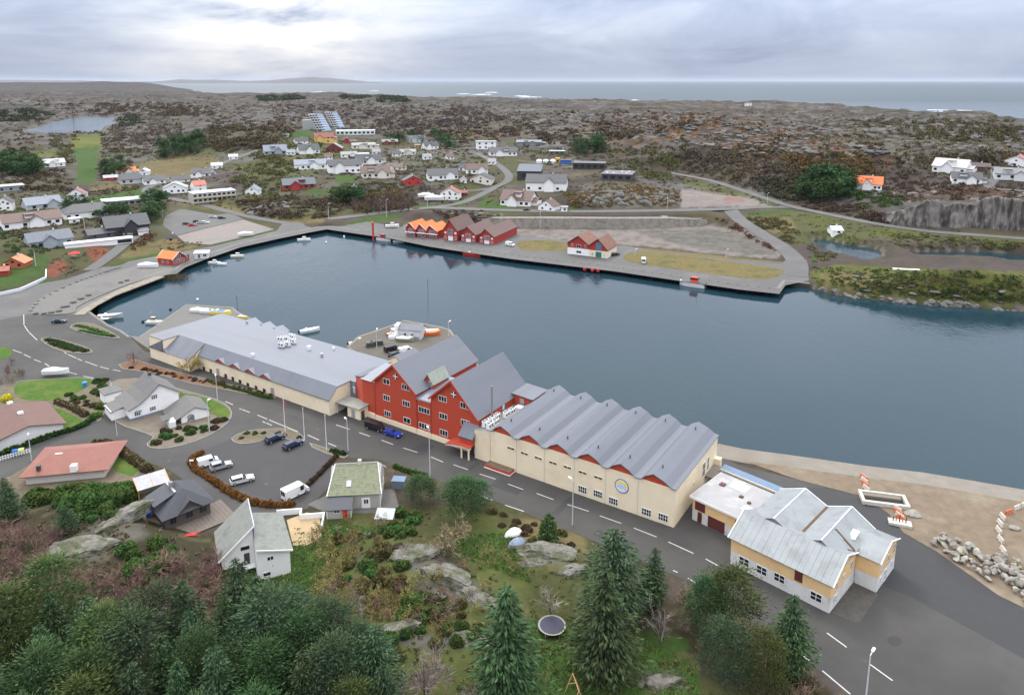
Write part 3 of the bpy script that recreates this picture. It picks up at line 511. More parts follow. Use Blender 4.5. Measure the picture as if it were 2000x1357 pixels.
# painted markings
def dash(a, b, wd=.115, z=2.047):
    A, B = np.array(un(*a, z)), np.array(un(*b, z)); d = B-A; d /= np.hypot(*d); n = np.array([-d[1], d[0]])*wd
    tag(MB().face((*(A+n), z), (*(A-n), z), (*(B-n), z), (*(B+n), z)).build('road_marking', linepaint), kind='structure')
def zf(ox, oy, s): return lambda x, y: (ox+x*s, oy+y*s)
Z2a, Z2b, Z2c, Z2d, Z2e, Z2f, Z1e = zf(650, 600, .25058), zf(880, 720, .27), zf(1300, 860, .26525), zf(1550, 880, .35156), zf(0, 680, .23585), zf(350, 760, .2505), zf(0, 400, .2505)
for F, segs in ((Z2b, [(210,760,325,797),(415,832,525,872),(622,900,745,945),(845,980,1000,1030),(1080,1062,1235,1117),(1325,1150,1490,1215),(200,910,303,950),(395,985,530,1030)]),
  (Z2a, [(25,915,130,950),(205,975,290,1005),(380,1035,470,1068),(550,1095,660,1130),(765,1165,860,1205),(940,1225,1055,1265)]),
  (Z2c, [(20,745,205,830),(295,870,385,920),(55,955,90,970),(165,1012,220,1045)]), (Z2d, [(185,1010,295,1090),(425,1185,550,1275),(20,1110,95,1170),(160,1220,315,1350)]),
  (Z2f, [(610,200,685,232),(700,238,925,330),(1000,355,1090,395),(1160,420,1225,445),(470,150,550,180),(360,95,420,120),(650,250,672,262),(680,262,700,272),(705,272,720,282)]),
  (Z1e, [(185,855,187,935),(190,940,222,990),(225,992,290,1055),(430,1105,520,1160),(530,1165,640,1215),(665,1220,760,1255),(780,1262,850,1280),(880,1285,940,1295),(100,1130,170,1155),(185,1165,240,1190),(265,1205,320,1225),(350,1235,385,1260),(520,1300,600,1320),(650,1335,730,1350)])):
    for a, b, c, d in segs: dash(F(a, b), F(c, d))
# ------------------------------------------------------------------ building materials
cream = mat('cream_render', (.74, .635, .46), .8, .05, .35, col2=(.66, .55, .39), c2scale=.18)
redw = mat('red_cladding', (.40, .050, .022), .7, .08, .8, stretch=(9, 9, .4))
red_lit = mat('lit_red_cladding', (.50, .085, .05), .7, .08, .8)  # same red cladding, the angled bay's stronger light put into its colour
slate = mat('grey_sheet_roof', (0.1146, 0.1238, 0.1486), .5, .08, .25, stretch=(1.362, 0.1238, 0.6192), col2=(0.09598, 0.1053, 0.1269), c2scale=.12)
slate2 = mat('dull_sheet_roof', (0.15, 0.1688, 0.2063), .5, .1, .4)
zinc = mat('weathered_zinc', (0.2165, 0.2345, 0.2417), .45, .12, .5, col2=(0.1624, 0.1768, 0.1804), c2scale=.35)
trim = mat('white_trim', (.72, .72, .71), .55, .04, 1)
glass = mat('window_glass', (.018, .022, .028), .08, 0)
glassb = mat('blue_glass', (.10, .16, .25), .08, .2, 2)
peach = mat('peach_render', (.68, .47, .235), .8, .08, .5, col2=(.60, .40, .19), c2scale=.3)
chalk = mat('weathered_white', (.60, .60, .585), .8, .10, .8, col2=(.42, .41, .38), c2scale=.35, c2lo=.55, c2hi=.75)
maroon = mat('maroon_paint', (.10, .022, .022), .6, .1, 1)
feltgrey = mat('flat_felt', (0.2805, 0.2762, 0.2805), .85, .1, .4, col2=(0.357, 0.357, 0.3655), c2scale=.2)
darkgrey = mat('dark_metal', (.05, .052, .055), .5, .1, 1)
steel = mat('galvanised_steel', (.36, .37, .38), .4, .06, 2, metal=.3)
def wallm(c): return mat('wall_%d_%d_%d' % tuple(int(x*255) for x in c), c, .75, .05, .6)
def roofm(c): return mat('roof_%d_%d_%d' % tuple(int(x*255) for x in c), c, .62, .16, .7, bump=.25, bscale=5)

class Frame:
    """local axes of a building: x along its front, y away from the front, z up from its base"""
    def __init__(s, name, label, cat, x, y, ang, z=2.03, group=None):
        s.o = np.array([x, y]); s.a = ang; s.z = z; s.ex = np.array([math.cos(ang), math.sin(ang)]); s.ey = np.array([-s.ex[1], s.ex[0]])
        s.root = thing(name, label, cat, (x, y, z), ang, group)
    def on(s, u, v, Y=0):
        """local x, z of a picture point seen on the upright plane y = Y"""
        d = ray(u, v); t = (Y+s.o@s.ey)/(d[:2]@s.ey); p = d*t; return float((p[:2]-s.o)@s.ex), float(p[2]+HC-s.z)
    def at(s, u, v, h):
        p = np.array(un(u, v, s.z+h))-s.o; return float(p@s.ex), float(p@s.ey)
    def add(s, mb, name, m, parent=None): return mb.build(name, m, parent or s.root)
WCACHE = {}
def window(par, x, y, z, w, h, rz=0, mull=1, rows=1, frame=None, pane=None, name='window'):
    """frame (ring, mullions) and its pane; centre-bottom at x, y, z, facing local -y turned by rz"""
    frame = frame or trim; pane = pane or glass; k = (round(w, 2), round(h, 2), mull, rows, frame.name, pane.name)
    if k not in WCACHE:
        f = .09; a = MB(); a.box(-w/2, -w/2+f, -.07, .02, 0, h).box(w/2-f, w/2, -.07, .02, 0, h).box(-w/2+f, w/2-f, -.07, .02, 0, f).box(-w/2+f, w/2-f, -.07, .02, h-f, h)
        for i in range(mull): c = -w/2+w*(i+1)/(mull+1); a.box(c-.045, c+.045, -.065, .02, f, h-f)
        for i in range(rows-1): c = h*(i+1)/rows; a.box(-w/2+f, w/2-f, -.06, .02, c-.035, c+.035)
        b = MB().box(-w/2+f, w/2-f, -.03, .015, f, h-f); o1 = a.build('t', frame); o2 = b.build('t', pane); WCACHE[k] = (o1.data, o2.data)
        bpy.data.objects.remove(o1); bpy.data.objects.remove(o2)
    o = link(name, WCACHE[k][0], par); o.location = (x, y, z); o.rotation_euler = (0, 0, rz); link('pane', WCACHE[k][1], o); return o
def gable_prof(x0, x1, zl, zr, xa, za): return [(x0, 0), (x1, 0), (x1, zr), (xa, za), (x0, zl)]
def roof2(mb, x0, x1, zl, zr, xa, za, y0, y1, ov=.35, t=.18, lift=.02):
    """two sloping slabs over a gable whose ridge runs along y"""
    sl = (za-zl)/(xa-x0); sr = (za-zr)/(x1-xa); za += lift+t; zl += lift+t; zr += lift+t
    mb.slab([(x0-ov, y0, zl-sl*ov), (xa, y0, za), (xa, y1, za), (x0-ov, y1, zl-sl*ov)], t)
    mb.slab([(xa, y0, za), (x1+ov, y0, zr-sr*ov), (x1+ov, y1, zr-sr*ov), (xa, y1, za)], t); return mb

# ------------------------------------------------------------------ the wave-roofed hall
F = Frame('factory_hall', 'cream harbour hall with six wave-like grey roof ridges and a round emblem', 'factory hall', *SF(0, 0), SANG)
VX = [-42.9, -36.0, -28.9, -21.8, -14.6, -7.6, 0]; RX = [-39.9, -32.5, -25.6, -18.4, -11.3, -4.4]; HW = 8.0; HD = 25.0; RZ = 1.75
for i in range(6): F.add(MB().box(VX[i]+.04, VX[i+1]-.04, 0, .3, 0, HW), 'wall_panel', cream)
F.add(MB().box(-42.9, -.3, .32, HD, 0, HW-.3), 'inner_block', cream)
F.add(MB().box(-.3, 0, .3, HD, 0, HW), 'side_wall', cream)
F.add(MB().box(-42.85, 0, HD, HD+.3, 0, HW), 'rear_wall', cream)
for i in range(6):
    F.add(MB().extr([(VX[i]+.15, HW+.005), (VX[i+1]-.15, HW+.005), (VX[i+1]-.7, HW+.05), (RX[i]+(VX[i+1]-RX[i])*.5, HW+RZ*.52), (RX[i], HW+RZ), (VX[i]+(RX[i]-VX[i])*.5, HW+RZ*.52), (VX[i]+.7, HW+.05)], 'y', .05, .4), 'gable_panel', redw)
    F.add(MB().extr([(VX[i]+.15, HW+.005), (VX[i+1]-.15, HW+.005), (VX[i+1]-.7, HW+.05), (RX[i]+(VX[i+1]-RX[i])*.5, HW+RZ*.52), (RX[i], HW+RZ), (VX[i]+(RX[i]-VX[i])*.5, HW+RZ*.52), (VX[i]+.7, HW+.05)], 'y', HD-.2, HD+.2), 'rear_gable', redw)
    mb = MB(); a, r, b = VX[i], RX[i], VX[i+1]
    m1, m2 = a+(r-a)*.5, r+(b-r)*.5
    top = [(a, HW+.12), (a+.7, HW+.22), (m1, HW+RZ*.52+.2), (r, HW+RZ+.2), (m2, HW+RZ*.52+.2), (b-.7, HW+.22), (b+(.25 if i == 5 else 0), HW+.12)]
    mb.extr(top+[(p[0], p[1]-.16) for p in top[::-1]], 'y', -.35, HD+.5); F.add(mb, 'roof', slate)
    for yy in (3.2, HD-3): F.add(MB().tube((r+.5, yy, HW+RZ-.1), (r+.5, yy, HW+RZ+.62), .13), 'roof_vent', darkgrey)
for i in range(1, 6): F.add(MB().tube((VX[i], -.08, .3), (VX[i], -.08, HW), .06), 'downpipe', trim)
dkframe = mat('dark_frame', (.06, .06, .065), .5, 0)
for x, y in [(437, 575), (535, 612), (635, 645), (741, 680), (846, 712), (956, 750), (1069, 787)]:
    a, b = F.on(*Z2b(x, y)); window(F.root, a, -.02, b-.3, 1.9, .6, 0, 1, 1, cream)
for x, y in [(955, 873), (1066, 904), (1178, 957), (1417, 1036), (1538, 1074)]:
    a, b = F.on(*Z2b(x, y)); window(F.root, a, -.02, b-.75, 2.0, 1.5, 0, 3, 2)
for yy, zz, w_, h_ in [(16.5, 2.6, 1.6, 3.2), (19.2, 2.8, 1.2, 3.0), (10.5, 3.2, .7, 1.2)]: window(F.root, .02, yy, zz, w_, h_, math.pi/2, 1, 2)
F.add(MB().box(.0, 2.2, 17.5, 23, 1.9, 2.3), 'landing', concr); F.add(MB().box(0, 1.4, 23.2, 24.6, 0, 3.6), 'stair_box', cream)
# the emblem
ex, ez = F.on(*Z2b(1239, 848)); eb = (.09, .10, .42)
def disc(r, y, n=28, sx=1, x=0, z=0, a0=0, a1=2*math.pi):
    return [(x+math.cos(a0+(a1-a0)*i/n)*r*sx, y, z+math.sin(a0+(a1-a0)*i/n)*r) for i in range(n)]
def plate(pts, y, t, name, m, par):
    k = MB().extr([(p[0], p[-1]) for p in pts], 'y', y, y+t); return k.build(name, m, par)
em = F.add(MB().extr([(ex+p[0], ez+p[2]) for p in disc(1.5, 0)], 'y', -.07, 0), 'emblem', mat('emblem_blue', (.12, .12, .38), .5, .05))
plate([(ex+p[0], 0, ez+p[2]) for p in disc(1.3, 0)], -.10, .03, 'emblem_field', mat('emblem_white', (.72, .74, .78), .5, .05), em)
plate([(ex+p[0]-.02, 0, ez+p[2]) for p in disc(1.14, 0, a0=-.25, a1=math.pi+.15)], -.12, .02, 'emblem_sky', mat('emblem_yellow', (.80, .66, .04), .5, .05), em)
plate([(ex-1.12, 0, ez-.35), (ex+1.05, 0, ez-.6), (ex+.45, 0, ez+.32), (ex+.1, 0, ez+.8), (ex-.35, 0, ez+.6), (ex-.75, 0, ez+.15)], -.15, .03, 'emblem_peak', mat('emblem_pale_blue', (.45, .55, .80), .5, .05), em)
plate([(ex-1.0, 0, ez-.52), (ex-.3, 0, ez-1.05), (ex+.6, 0, ez-.98), (ex+.98, 0, ez-.62), (ex+.2, 0, ez-.75)], -.15, .03, 'emblem_wave', mat('emblem_pale', (.62, .72, .80), .5, .05), em)
# planter bed at its foot
t = Frame('planter', 'low red boarded planter with white edge against the cream hall wall', 'planter', *SF(-43, -1.2), SANG)
t.add(MB().box(0, 6.6, -.9, 1.05, 0, .75), 'box', redw); t.add(MB().box(-.1, 6.7, -1.0, 1.1, 0, .18), 'edge', trim); t.add(MB().box(.1, 6.5, -.8, 1.0, .751, .80), 'soil', soil)

# ------------------------------------------------------------------ the red gabled works building
F = Frame('red_works_building', 'tall red works building with two steep gables and grey roofs', 'works building', *SF(-66, 1.5), SANG)
PL = 1.3
def vol(F, prof, y0, y1, name, m): return F.add(MB().extr(prof, 'y', y0, y1), name, m)
vol(F, [(-13.3, PL), (.4, PL), (.4, 10.5), (-6.7, 16.1), (-13.3, 10.5)], 0, 24.5, 'left_gable_block', redw)
vol(F, [(4.9, PL), (18.7, PL), (18.7, 8.9), (11.3, 16.3), (4.9, 10.7)], 0, 20.5, 'right_gable_block', redw)
F.add(MB().box(.42, 4.88, .12, 14, PL, 9.2), 'link_block', redw)
F.add(MB().prism([(-18, .35), (-13.32, .35), (-13.32, 9), (-18, 9)], PL, 9.9), 'west_block', redw)
F.add(MB().prism([(-22.4, 2.4), (-18.02, .38), (-18.02, 9), (-22.4, 9)], 1.2, [8.5, 10.1, 10.1, 8.5]), 'angled_bay', red_lit)
F.add(MB().slab([(-22.6, 2.2, 8.72), (-18.0, .15, 10.3), (-18.0, 9.2, 10.3), (-22.6, 9.2, 8.72)], .12), 'bay_roof', slate); F.add(MB().box(-25.2, -22.42, 2.2, 9, 0, 7), 'grey_stair_wall', slate2)
F.add(MB().box(-18, 18.6, -.14, .4, 0, PL), 'plinth', cream); F.add(MB().box(-18, 18.6, .42, 20, 0, PL-.02), 'plinth_core', cream)
rb = MB(); roof2(rb, -13.3, .4, 10.5, 10.5, -6.7, 16.1, -.5, 25, .45, .2); F.add(rb, 'roof', slate)
rb = MB(); roof2(rb, 4.9, 18.7, 10.7, 8.9, 11.3, 16.3, -.5, 21, .45, .2); F.add(rb, 'roof', slate)
for x0, zl, xa, za, x1, zr in ((-13.75, 10.12, -6.7, 16.12, .85, 10.12), (4.45, 10.32, 11.3, 16.32, 19.15, 8.45)):
    for a, c, b, d in ((x0, zl, xa, za), (xa, za, x1, zr)):
        F.add(MB().slab([(a, -.62, c+.2), (b, -.62, d+.2), (b, -.5, d+.2), (a, -.5, c+.2)], .45), 'bargeboard', redw)
F.add(MB().slab([(.3, -.2, 9.35), (5, -.2, 9.35), (5, 12, 10.6), (.3, 12, 10.6)], .15), 'link_roof', slate2); F.add(MB().box(.45, 4.85, -.05, .12, 9.0, 9.3), 'gutter', trim)
F.add(MB().slab([(-18.2, .1, 10.0), (-13.4, .1, 10.0), (-13.4, 9.2, 10.9), (-18.2, 9.2, 10.9)], .12), 'west_roof', slate2)
F.add(MB().box(-18.1, -13.4, .0, .34, 9.75, 9.95), 'gutter', trim)
F.add(MB().slab([(-13.9, .5, 10.6), (-10.5, .5, 13.2), (-10.5, 20, 13.2), (-13.9, 20, 10.6)], .0001), 'roof_glazing', mat('dark_roof_strip', (.06, .075, .095), .35, .2, 1))
# dormer between the gables
dx, dz_ = F.on(*Z2a(745, 518), 5)
dm = F.add(MB().extr([(dx-1.6, 9.5), (dx+1.5, 9.5), (dx+1.5, 11.3), (dx, dz_-.1), (dx-1.6, 11.3)], 'y', 5, 11), 'dormer', redw)
rb = MB(); roof2(rb, dx-1.6, dx+1.5, 11.3, 11.3, dx, dz_-.1, 4.6, 11.2, .3, .15); rb.build('dormer_roof', mat('mossy_sheet', (.25, .28, .24), .7, .2, 1), dm)
window(dm, dx+.6, 5, 10.2, .9, 1.5)
for x, y, w_, mu in [(418,577,2.2,1),(567,622,2.4,2),(420,705,2.2,2),(573,750,2.4,2),(428,828,2.2,2),(579,880,2.3,1),(712,802,3.5,3),(715,925,3.5,3),(857,712,2.4,2),(862,848,2.4,2),(866,977,2.4,2),(1026,765,2.4,2),(1033,900,2.4,2),(1027,1028,2.2,2)]:
    a, b = F.on(*Z2a(x, y)); window(F.root, a, -.02, b-.75, w_, 1.45, 0, mu)
for x, y in ((168, 640), (170, 728)):
    a, b = F.on(*Z2a(x, y), 1.2); window(F.root, a, 1.28 + (-.15), b-.75, 1.3, 1.4, math.atan2(-2.02, 4.38), 1, 2)
for x, y in ((488, 538), (942, 678)):
    a, b = F.on(*Z2a(x, y)); o = plate([(a+p[0], 0, b+p[2]) for p in disc(.72, 0, 20)], -.05, .06, 'round_window', glass, F.root)
    q = MB().box(a-.72, a+.72, -.10, -.04, b-.13, b+.13).box(a-.13, a+.13, -.095, -.045, b-.72, b+.72); q.build('cross_bars', trim, o)
for x in (.4, 4.9, -13.3): F.add(MB().tube((x, -.1, .3), (x, -.1, 9.5), .07), 'downpipe', redw)
# small flat-roofed block behind, flue, sign, terrace with heat pumps
F.add(MB().box(18.75, 24.2, 14.5, 20.4, 6.5, 9.3), 'rear_block', redw); F.add(MB().slab([(18.5, 14, 9.75), (24.6, 14, 9.45), (24.6, 21, 9.45), (18.5, 21, 9.75)], .15), 'rear_block_roof', slate)
F.add(MB().box(20.6, 21.8, 14.42, 14.5, 6.6, 8.8), 'rear_door', steel)
F.add(MB().box(18.75, 23.0, -1.45, 20.4, 0, 6.75), 'terrace_block', cream); F.add(MB().box(18.8, 22.95, -1.4, 20.4, 6.75, 6.82), 'terrace_deck', mat('terrace_felt', (.19, .19, .17), .9, .2, .6))
F.add(MB().tube((19.6, 4.2, 6.8), (19.6, 4.2, 15.4), .22, .2, 10), 'flue', mat('flue_steel', (.20, .19, .17), .5, .1))
sg = F.add(MB().box(18.72, 18.82, 9.6, 10.6, 6.9, 8.7), 'wall_sign', mat('sign_blue', (.16, .34, .62), .5, .1))
MB().box(18.8, 18.84, 9.8, 10.4, 7.2, 8.4).build('sign_panel', mat('sign_white', (.6, .66, .72), .5, .35, 3), sg)
acw = mat('enamel_white', (.72, .73, .74), .45, .04); acd = mat('fan_black', (.03, .03, .032), .5, 0)
def heat_pump(x, y, z, rz, label, group=None, L=1.9, fans=2, h=1.5, w_=.85):
    t = thing('heat_pump', label, 'heat pump', (x, y, z), rz, group); MB().box(-L/2, L/2, -w_/2, w_/2, .12, h).build('casing', acw, t)
    for i in range(fans):
        c = -L/2+L*(i+.5)/fans; MB().tube((c, 0, h), (c, 0, h+.06), .36, .34, 14).build('fan', acd, t); MB().extr([(c+p[0], h*.55+p[2]) for p in disc(.3, 0, 12)], 'y', -w_/2-.03, -w_/2).build('grille', acd, t)
    MB().box(-L/2+.1, -L/2+.2, -w_/2, w_/2, 0, .12).box(L/2-.2, L/2-.1, -w_/2, w_/2, 0, .12).build('feet', darkgrey, t)
for i, (lx, ly) in enumerate([(19.9, 1.2), (20.0, 3.2), (20.1, 5.4), (21.3, .9), (21.4, 3.0), (21.3, 7.6), (21.5, 9.6)]):
    p = F.o+F.ex*lx+F.ey*ly; heat_pump(p[0], p[1], 2.03+6.82, SANG+math.pi/2, 'white heat pump on the terrace between red gable and wave-roofed hall', 'heat pumps on the terrace by the red gable', 1.7)
p = F.o+F.ex*21.6+F.ey*13; t = thing('roof_hatch', 'low white roof hatch on the terrace below the small red block', 'roof hatch', (p[0], p[1], 8.85), SANG); MB().box(-.9, .9, -.7, .7, 0, .5).build('kerb_frame', acw, t); MB().box(-1, 1, -.8, .8, .5, .62).build('lid', acw, t)
# porches
a0, _ = F.on(*Z2a(1060, 1060)); 
px0 = 15.0; F.add(MB().box(px0+.3, 18.6, -2.3, -.16, 3.0, 4.4), 'bay_base', redw)
F.add(MB().slab([(px0-.1, -2.7, 4.9), (19.0, -2.7, 4.9), (19.0, 0, 7.2), (px0-.1, 0, 7.2)], .18), 'bay_roof', slate)
F.add(MB().prism([(18.45, -2.4), (18.58, -2.4), (18.58, -.1), (18.45, -.1)], 4.4, [4.75, 4.75, 6.8, 6.8]), 'bay_glazing', glassb); F.add(MB().box(px0+.3, 18.4, -2.35, -2.25, 4.4, 4.8), 'bay_glazing', glassb)
cv = MB(); pr_ = [(px0-3.2, 2.2), (px0-1.0, 2.75), (px0+1.0, 3.0), (18.8, 3.0), (18.8, 2.7), (px0+1.2, 2.7), (px0-.8, 2.4), (px0-3.2, 1.9)]
cv.extr(pr_, 'y', -3.4, -2.9); F.add(cv, 'canopy_edge', cream); F.add(MB().extr([(px0-3.2, 2.2), (px0-1.0, 2.78), (px0+1.0, 3.05), (18.8, 3.05), (18.8, 3.2), (px0+1, 3.2), (px0-1, 2.95), (px0-3.2, 2.35)], 'y', -3.5, -.2), 'canopy_roof', redw)
for x in (px0+1.3, 18.3): F.add(MB().box(x-.15, x+.15, -3.3, -3.0, 0, 2.7), 'canopy_post', cream)
F.add(MB().box(px0+1.5, px0+2.6, -.2, -.14, 0, 2.1), 'door', darkgrey)
bx, _ = F.on(*Z2a(205, 880), -1.5)
F.add(MB().box(-20.6, -16.2, -2.6, .3, 0, 2.9), 'entrance_booth', cream); F.add(MB().slab([(-24.6, -3.2, 3.05), (-15.8, -3.2, 3.2), (-15.8, 1.2, 3.35), (-24.6, 1.2, 3.2)], .22), 'entrance_canopy', mat('canopy_felt', (.22, .22, .20), .85, .15, .6))
F.add(MB().box(-19.2, -18.0, -2.66, -2.6, .1, 2.2), 'door', steel); F.add(MB().box(-16.2, -16.1, -2.2, -1.1, 0, 2.2), 'booth_door', darkgrey); F.add(MB().tube((-24, -2.9, 0), (-24, -2.9, 3), .09), 'canopy_post', trim)

# ------------------------------------------------------------------ the long cream factory on the left
F = Frame('long_factory', 'long low cream factory with a flat grey roof and small red gablets', 'factory', *SF(-90.4, -3.5), SANG)
X0, XM = -76.6, -55.8
F.add(MB().box(X0, 0, 3, 22.5, 0, 6.85), 'main_block', cream); F.add(MB().prism([(X0+7.5, -2.78), (XM, -2.78), (XM, 2.98), (X0+7.5, 2.98)], 0, [3.3, 3.3, 6.75, 6.75]), 'west_block', cream); F.add(MB().box(X0, X0+7.45, -2.78, 2.98, 0, 6.85), 'corner_block', cream)
F.add(MB().prism([(XM+.02, 0), (0, 0), (0, 2.98), (XM+.02, 2.98)], 0, [4.4, 4.4, 6.75, 6.75]), 'front_block', cream)
F.add(MB().box(X0+.3, XM, -3.0, -2.8, 0, 3.3), 'west_front', cream)
F.add(MB().slab([(X0-.2, 2.6, 7.05), (.25, 2.6, 7.05), (.25, 23, 6.95), (X0-.2, 23, 6.95)], .18), 'roof', mat('pale_sheet_roof', (0.1204, 0.1338, 0.1633), .5, .06, .2, stretch=(0.1338, 1.338, 0.5354), col2=(0.1044, 0.1151, 0.1419), c2scale=.08))
F.add(MB().slab([(XM, -.3, 4.3), (.25, -.3, 4.3), (.25, 2.6, 7.06), (XM, 2.6, 7.06)], .16), 'front_slope', slate)
F.add(MB().slab([(X0+7, -3.2, 3.5), (XM-.05, -3.2, 3.5), (XM-.05, 2.6, 7.06), (X0+7, 2.6, 7.06)], .16), 'west_slope', slate)
F.add(MB().slab([(X0-.1, -3.3, 3.45), (X0+7.5, -3.3, 3.45), (X0+7.5, -2.85, 7.0)], .1), 'raking_roof', slate)
F.add(MB().slab([(X0-.2, -2.9, 7.06), (X0+7.6, -2.9, 7.06), (X0+7.6, 2.6, 7.06), (X0-.2, 2.6, 7.06)], .16), 'corner_roof', slate)
F.add(MB().box(XM, .2, -.42, -.3, 4.12, 4.3), 'gutter', darkgrey); F.add(MB().tube((-.15, -.12, 0), (-.15, -.12, 4.2), .08), 'downpipe', trim)
def gablet(F, xa, xb, Y, z0, rise, slope_y0, slope):
    """triangular front standing on the eave, its little roof running back into the slope"""
    xm = xa+(xb-xa)*.42; F.add(MB().extr([(xa, z0), (xb, z0), (xm, z0+rise)], 'y', Y, Y+.2), 'gablet', redw)
    yb = Y+rise/slope+.3; mb = MB()
    for a, b in ((xa, xm), (xm, xb)):
        za, zb = (z0, z0+rise) if a == xa else (z0+rise, z0)
        mb.slab([(a, Y-.25, za+.14), (b, Y-.25, zb+.14), (xm, yb, z0+rise+.14), ] if True else [], .12)
    F.add(mb, 'gablet_roof', slate)
for xa, xb in ((683, 768), (793, 888), (913, 1005), (1028, 1128)):
    a, _ = F.on(250+xa*.25, 560+(0.358*(xa-570)+520+28)*.25, -.15); b, _ = F.on(250+xb*.25, 560+(0.358*(xb-570)+520+28)*.25, -.15); gablet(F, a, b, -.25, 4.3, 1.1, -.3, .95)
for a, b in ((X0+.4, X0+5.2), (X0+6.2, X0+10.4)): gablet(F, a, b, -3.15, 3.3, .95, -3.2, .62)
for x, y in [(540, 612), (595, 640), (648, 658), (765, 697), (820, 720), (877, 743), (938, 767), (1002, 790), (1066, 813)]:
    a, b = F.on(250+x*.25, 560+y*.25); window(F.root, a, -.02, b-.6, 1.1, 1.25, 0, 1, 2, dkframe)
for x, y in ((705, 682), (1130, 838)):
    a, b = F.on(250+x*.25, 560+y*.25); F.add(MB().box(a-.7, a+.7, -.07, 0, 0, 2.1), 'door', steel)
# gables on its rear (harbour) side, seen over the roof edge
for x, y in ((955, 235), (1065, 268), (1165, 296)):
    a, b = F.at(250+x*.25, 560+y*.25, 7.9); F.add(MB().extr([(a-3.4, 5.9), (a+3.4, 5.9), (a, 7.25)], 'y', 22.52, 26), 'rear_gable', slate2)
for i, (x, y, s) in enumerate([(975, 545, .8), (1515, 545, .8), (1607, 490, .6), (930, 285, .6), (1415, 492, 1.0)]):
    a, b = F.at(250+x*.25, 560+y*.25, 7); F.add(MB().tube((a, b, 7), (a, b, 7+s), .35*s+.1, n=10).box(a-.5*s, a+.5*s, b-.5*s, b+.5*s, 7+s, 7.15+s), 'roof_cowl', acw if i % 2 == 0 else steel)
for i, (x, y, r) in enumerate([(1195, 425, .2), (1200, 470, .2), (1245, 460, .1), (1240, 420, 0), (1285, 405, 0), (1290, 440, 0)]):
    a, b = F.at(250+x*.25, 560+y*.25, 7.1); p = F.o+F.ex*a+F.ey*b; heat_pump(p[0], p[1], 2.03+7.07, SANG+r, 'white heat pump in the cluster on the long flat factory roof', 'heat pumps on the long factory roof', 2.0, 2)
# shed behind it
p = SF(-93, 24.5); F = Frame('gabled_store', 'small grey gabled store behind the long factory by the parked cars', 'store', p[0], p[1], SANG)
F.add(MB().extr([(-5.5, 0), (4.5, 0), (4.5, 3.4), (-.5, 6), (-5.5, 3.4)], 'y', 0, 8), 'wall', cream); rb = MB(); roof2(rb, -5.5, 4.5, 3.4, 3.4, -.5, 6, -.3, 8.3, .3, .15); F.add(rb, 'roof', slate)

# ------------------------------------------------------------------ peach and white warehouse with the faceted zinc roof
F = Frame('old_warehouse', 'peach and white warehouse with folded zinc roofs beside the street', 'warehouse', 38.6, 113.9, math.radians(-44.9), 2.04)
W0, WB = 2.65, 5.25
def two_tone(F, poly, tops, wb=W0):
    n = len(poly); c = np.mean(np.array(poly), 0); inn = [tuple(np.array(p)+(c-np.array(p))*.006) for p in poly]
    F.add(MB().prism(inn, 0, wb), 'lower_wall', chalk); F.add(MB().prism(poly, wb, tops), 'upper_wall', peach)
two_tone(F, [(0, 0), (17.4, 0), (17.4, 5), (0, 5)], [WB, WB, 7.9, 7.9]); two_tone(F, [(0, 5.02), (17.4, 5.02), (17.4, 10.4), (0, 10.4)], [7.9, 7.9, 5.8, 5.8])
two_tone(F, [(.4, 10.42), (17.4, 10.42), (17.4, 18.3), (.4, 18.3)], [5.8]*4); two_tone(F, [(17.42, 10.42), (21, 10.42), (21, 19.2), (17.42, 19.2)], [5.6, 5.6, 5.6, 5.6])
for i in range(18):                                             # roof sheets of the long front slope
    a, b = -.4+18.2*i/18, -.4+18.2*(i+1)/18
    F.add(MB().slab([(a+.015, -.45, WB-.1+.02*(i % 2)), (b-.015, -.45, WB-.1+.02*(i % 2)), (b-.015, 5.0, 8.02+.02*(i % 2)), (a+.015, 5.0, 8.02+.02*(i % 2))], .08), 'roof_sheet', zinc)
F.add(MB().slab([(-.4, 5, 8.04), (17.8, 5, 8.04), (17.8, 10.6, 5.85), (-.4, 10.6, 5.85)], .08), 'rear_slope', zinc)
def vroof(F, xl, xr, xa, zl, zr, za, y0, y1, name): rb = MB(); roof2(rb, xl, xr, zl, zr, xa, za, y0, y1, .25, .08); F.add(rb, name, zinc); F.add(MB().extr([(xl, 5.6), (xr, 5.6), (xr, zr), (xa, za-.03), (xl, zl)], 'y', y0+.2, y1-.2), 'gable_infill', zinc)
vroof(F, .4, 9.25, 5.0, 6.5, 6.75, 8.6, 5.3, 18.4, 'left_ridge_roof'); vroof(F, 9.3, 17.3, 13.4, 6.75, 6.2, 8.6, 5.0, 18.5, 'right_ridge_roof')
F.add(MB().slab([(9.0, 5.2, 6.95), (9.6, 5.2, 6.95), (9.6, 18.4, 6.95), (9.0, 18.4, 6.95)], .1), 'valley_gutter', mat('rust', (.085, .05, .028), .9, .3, 2))
F.add(MB().slab([(13.4, 9.7, 8.62), (17.35, 9.5, 6.35), (17.35, 9.9, 6.35), (13.9, 10.3, 8.5)], .06), 'valley_flashing', MATS['rust']); F.add(MB().slab([(13.2, 4.95, 8.4), (17.5, 9.3, 6.3), (17.5, 9.7, 6.3), (13.2, 5.35, 8.5)], .06), 'hip_flashing', MATS['rust'])
rb = MB(); a = 21.35
rb.slab([(15.2, 10.1, 5.65), (a, 10.1, 5.65), (a, 15, 7.35), (15.2, 15, 7.35)], .1); rb.slab([(15.2, 15, 7.35), (a, 15, 7.35), (a, 19.6, 5.65), (15.2, 19.6, 5.65)], .1); F.add(rb, 'wing_roof', zinc)
F.add(MB().extr([(10.42, 5.6), (19.2, 5.6), (15, 7.2)], 'x', 17.4, 21), 'wing_gable', peach)
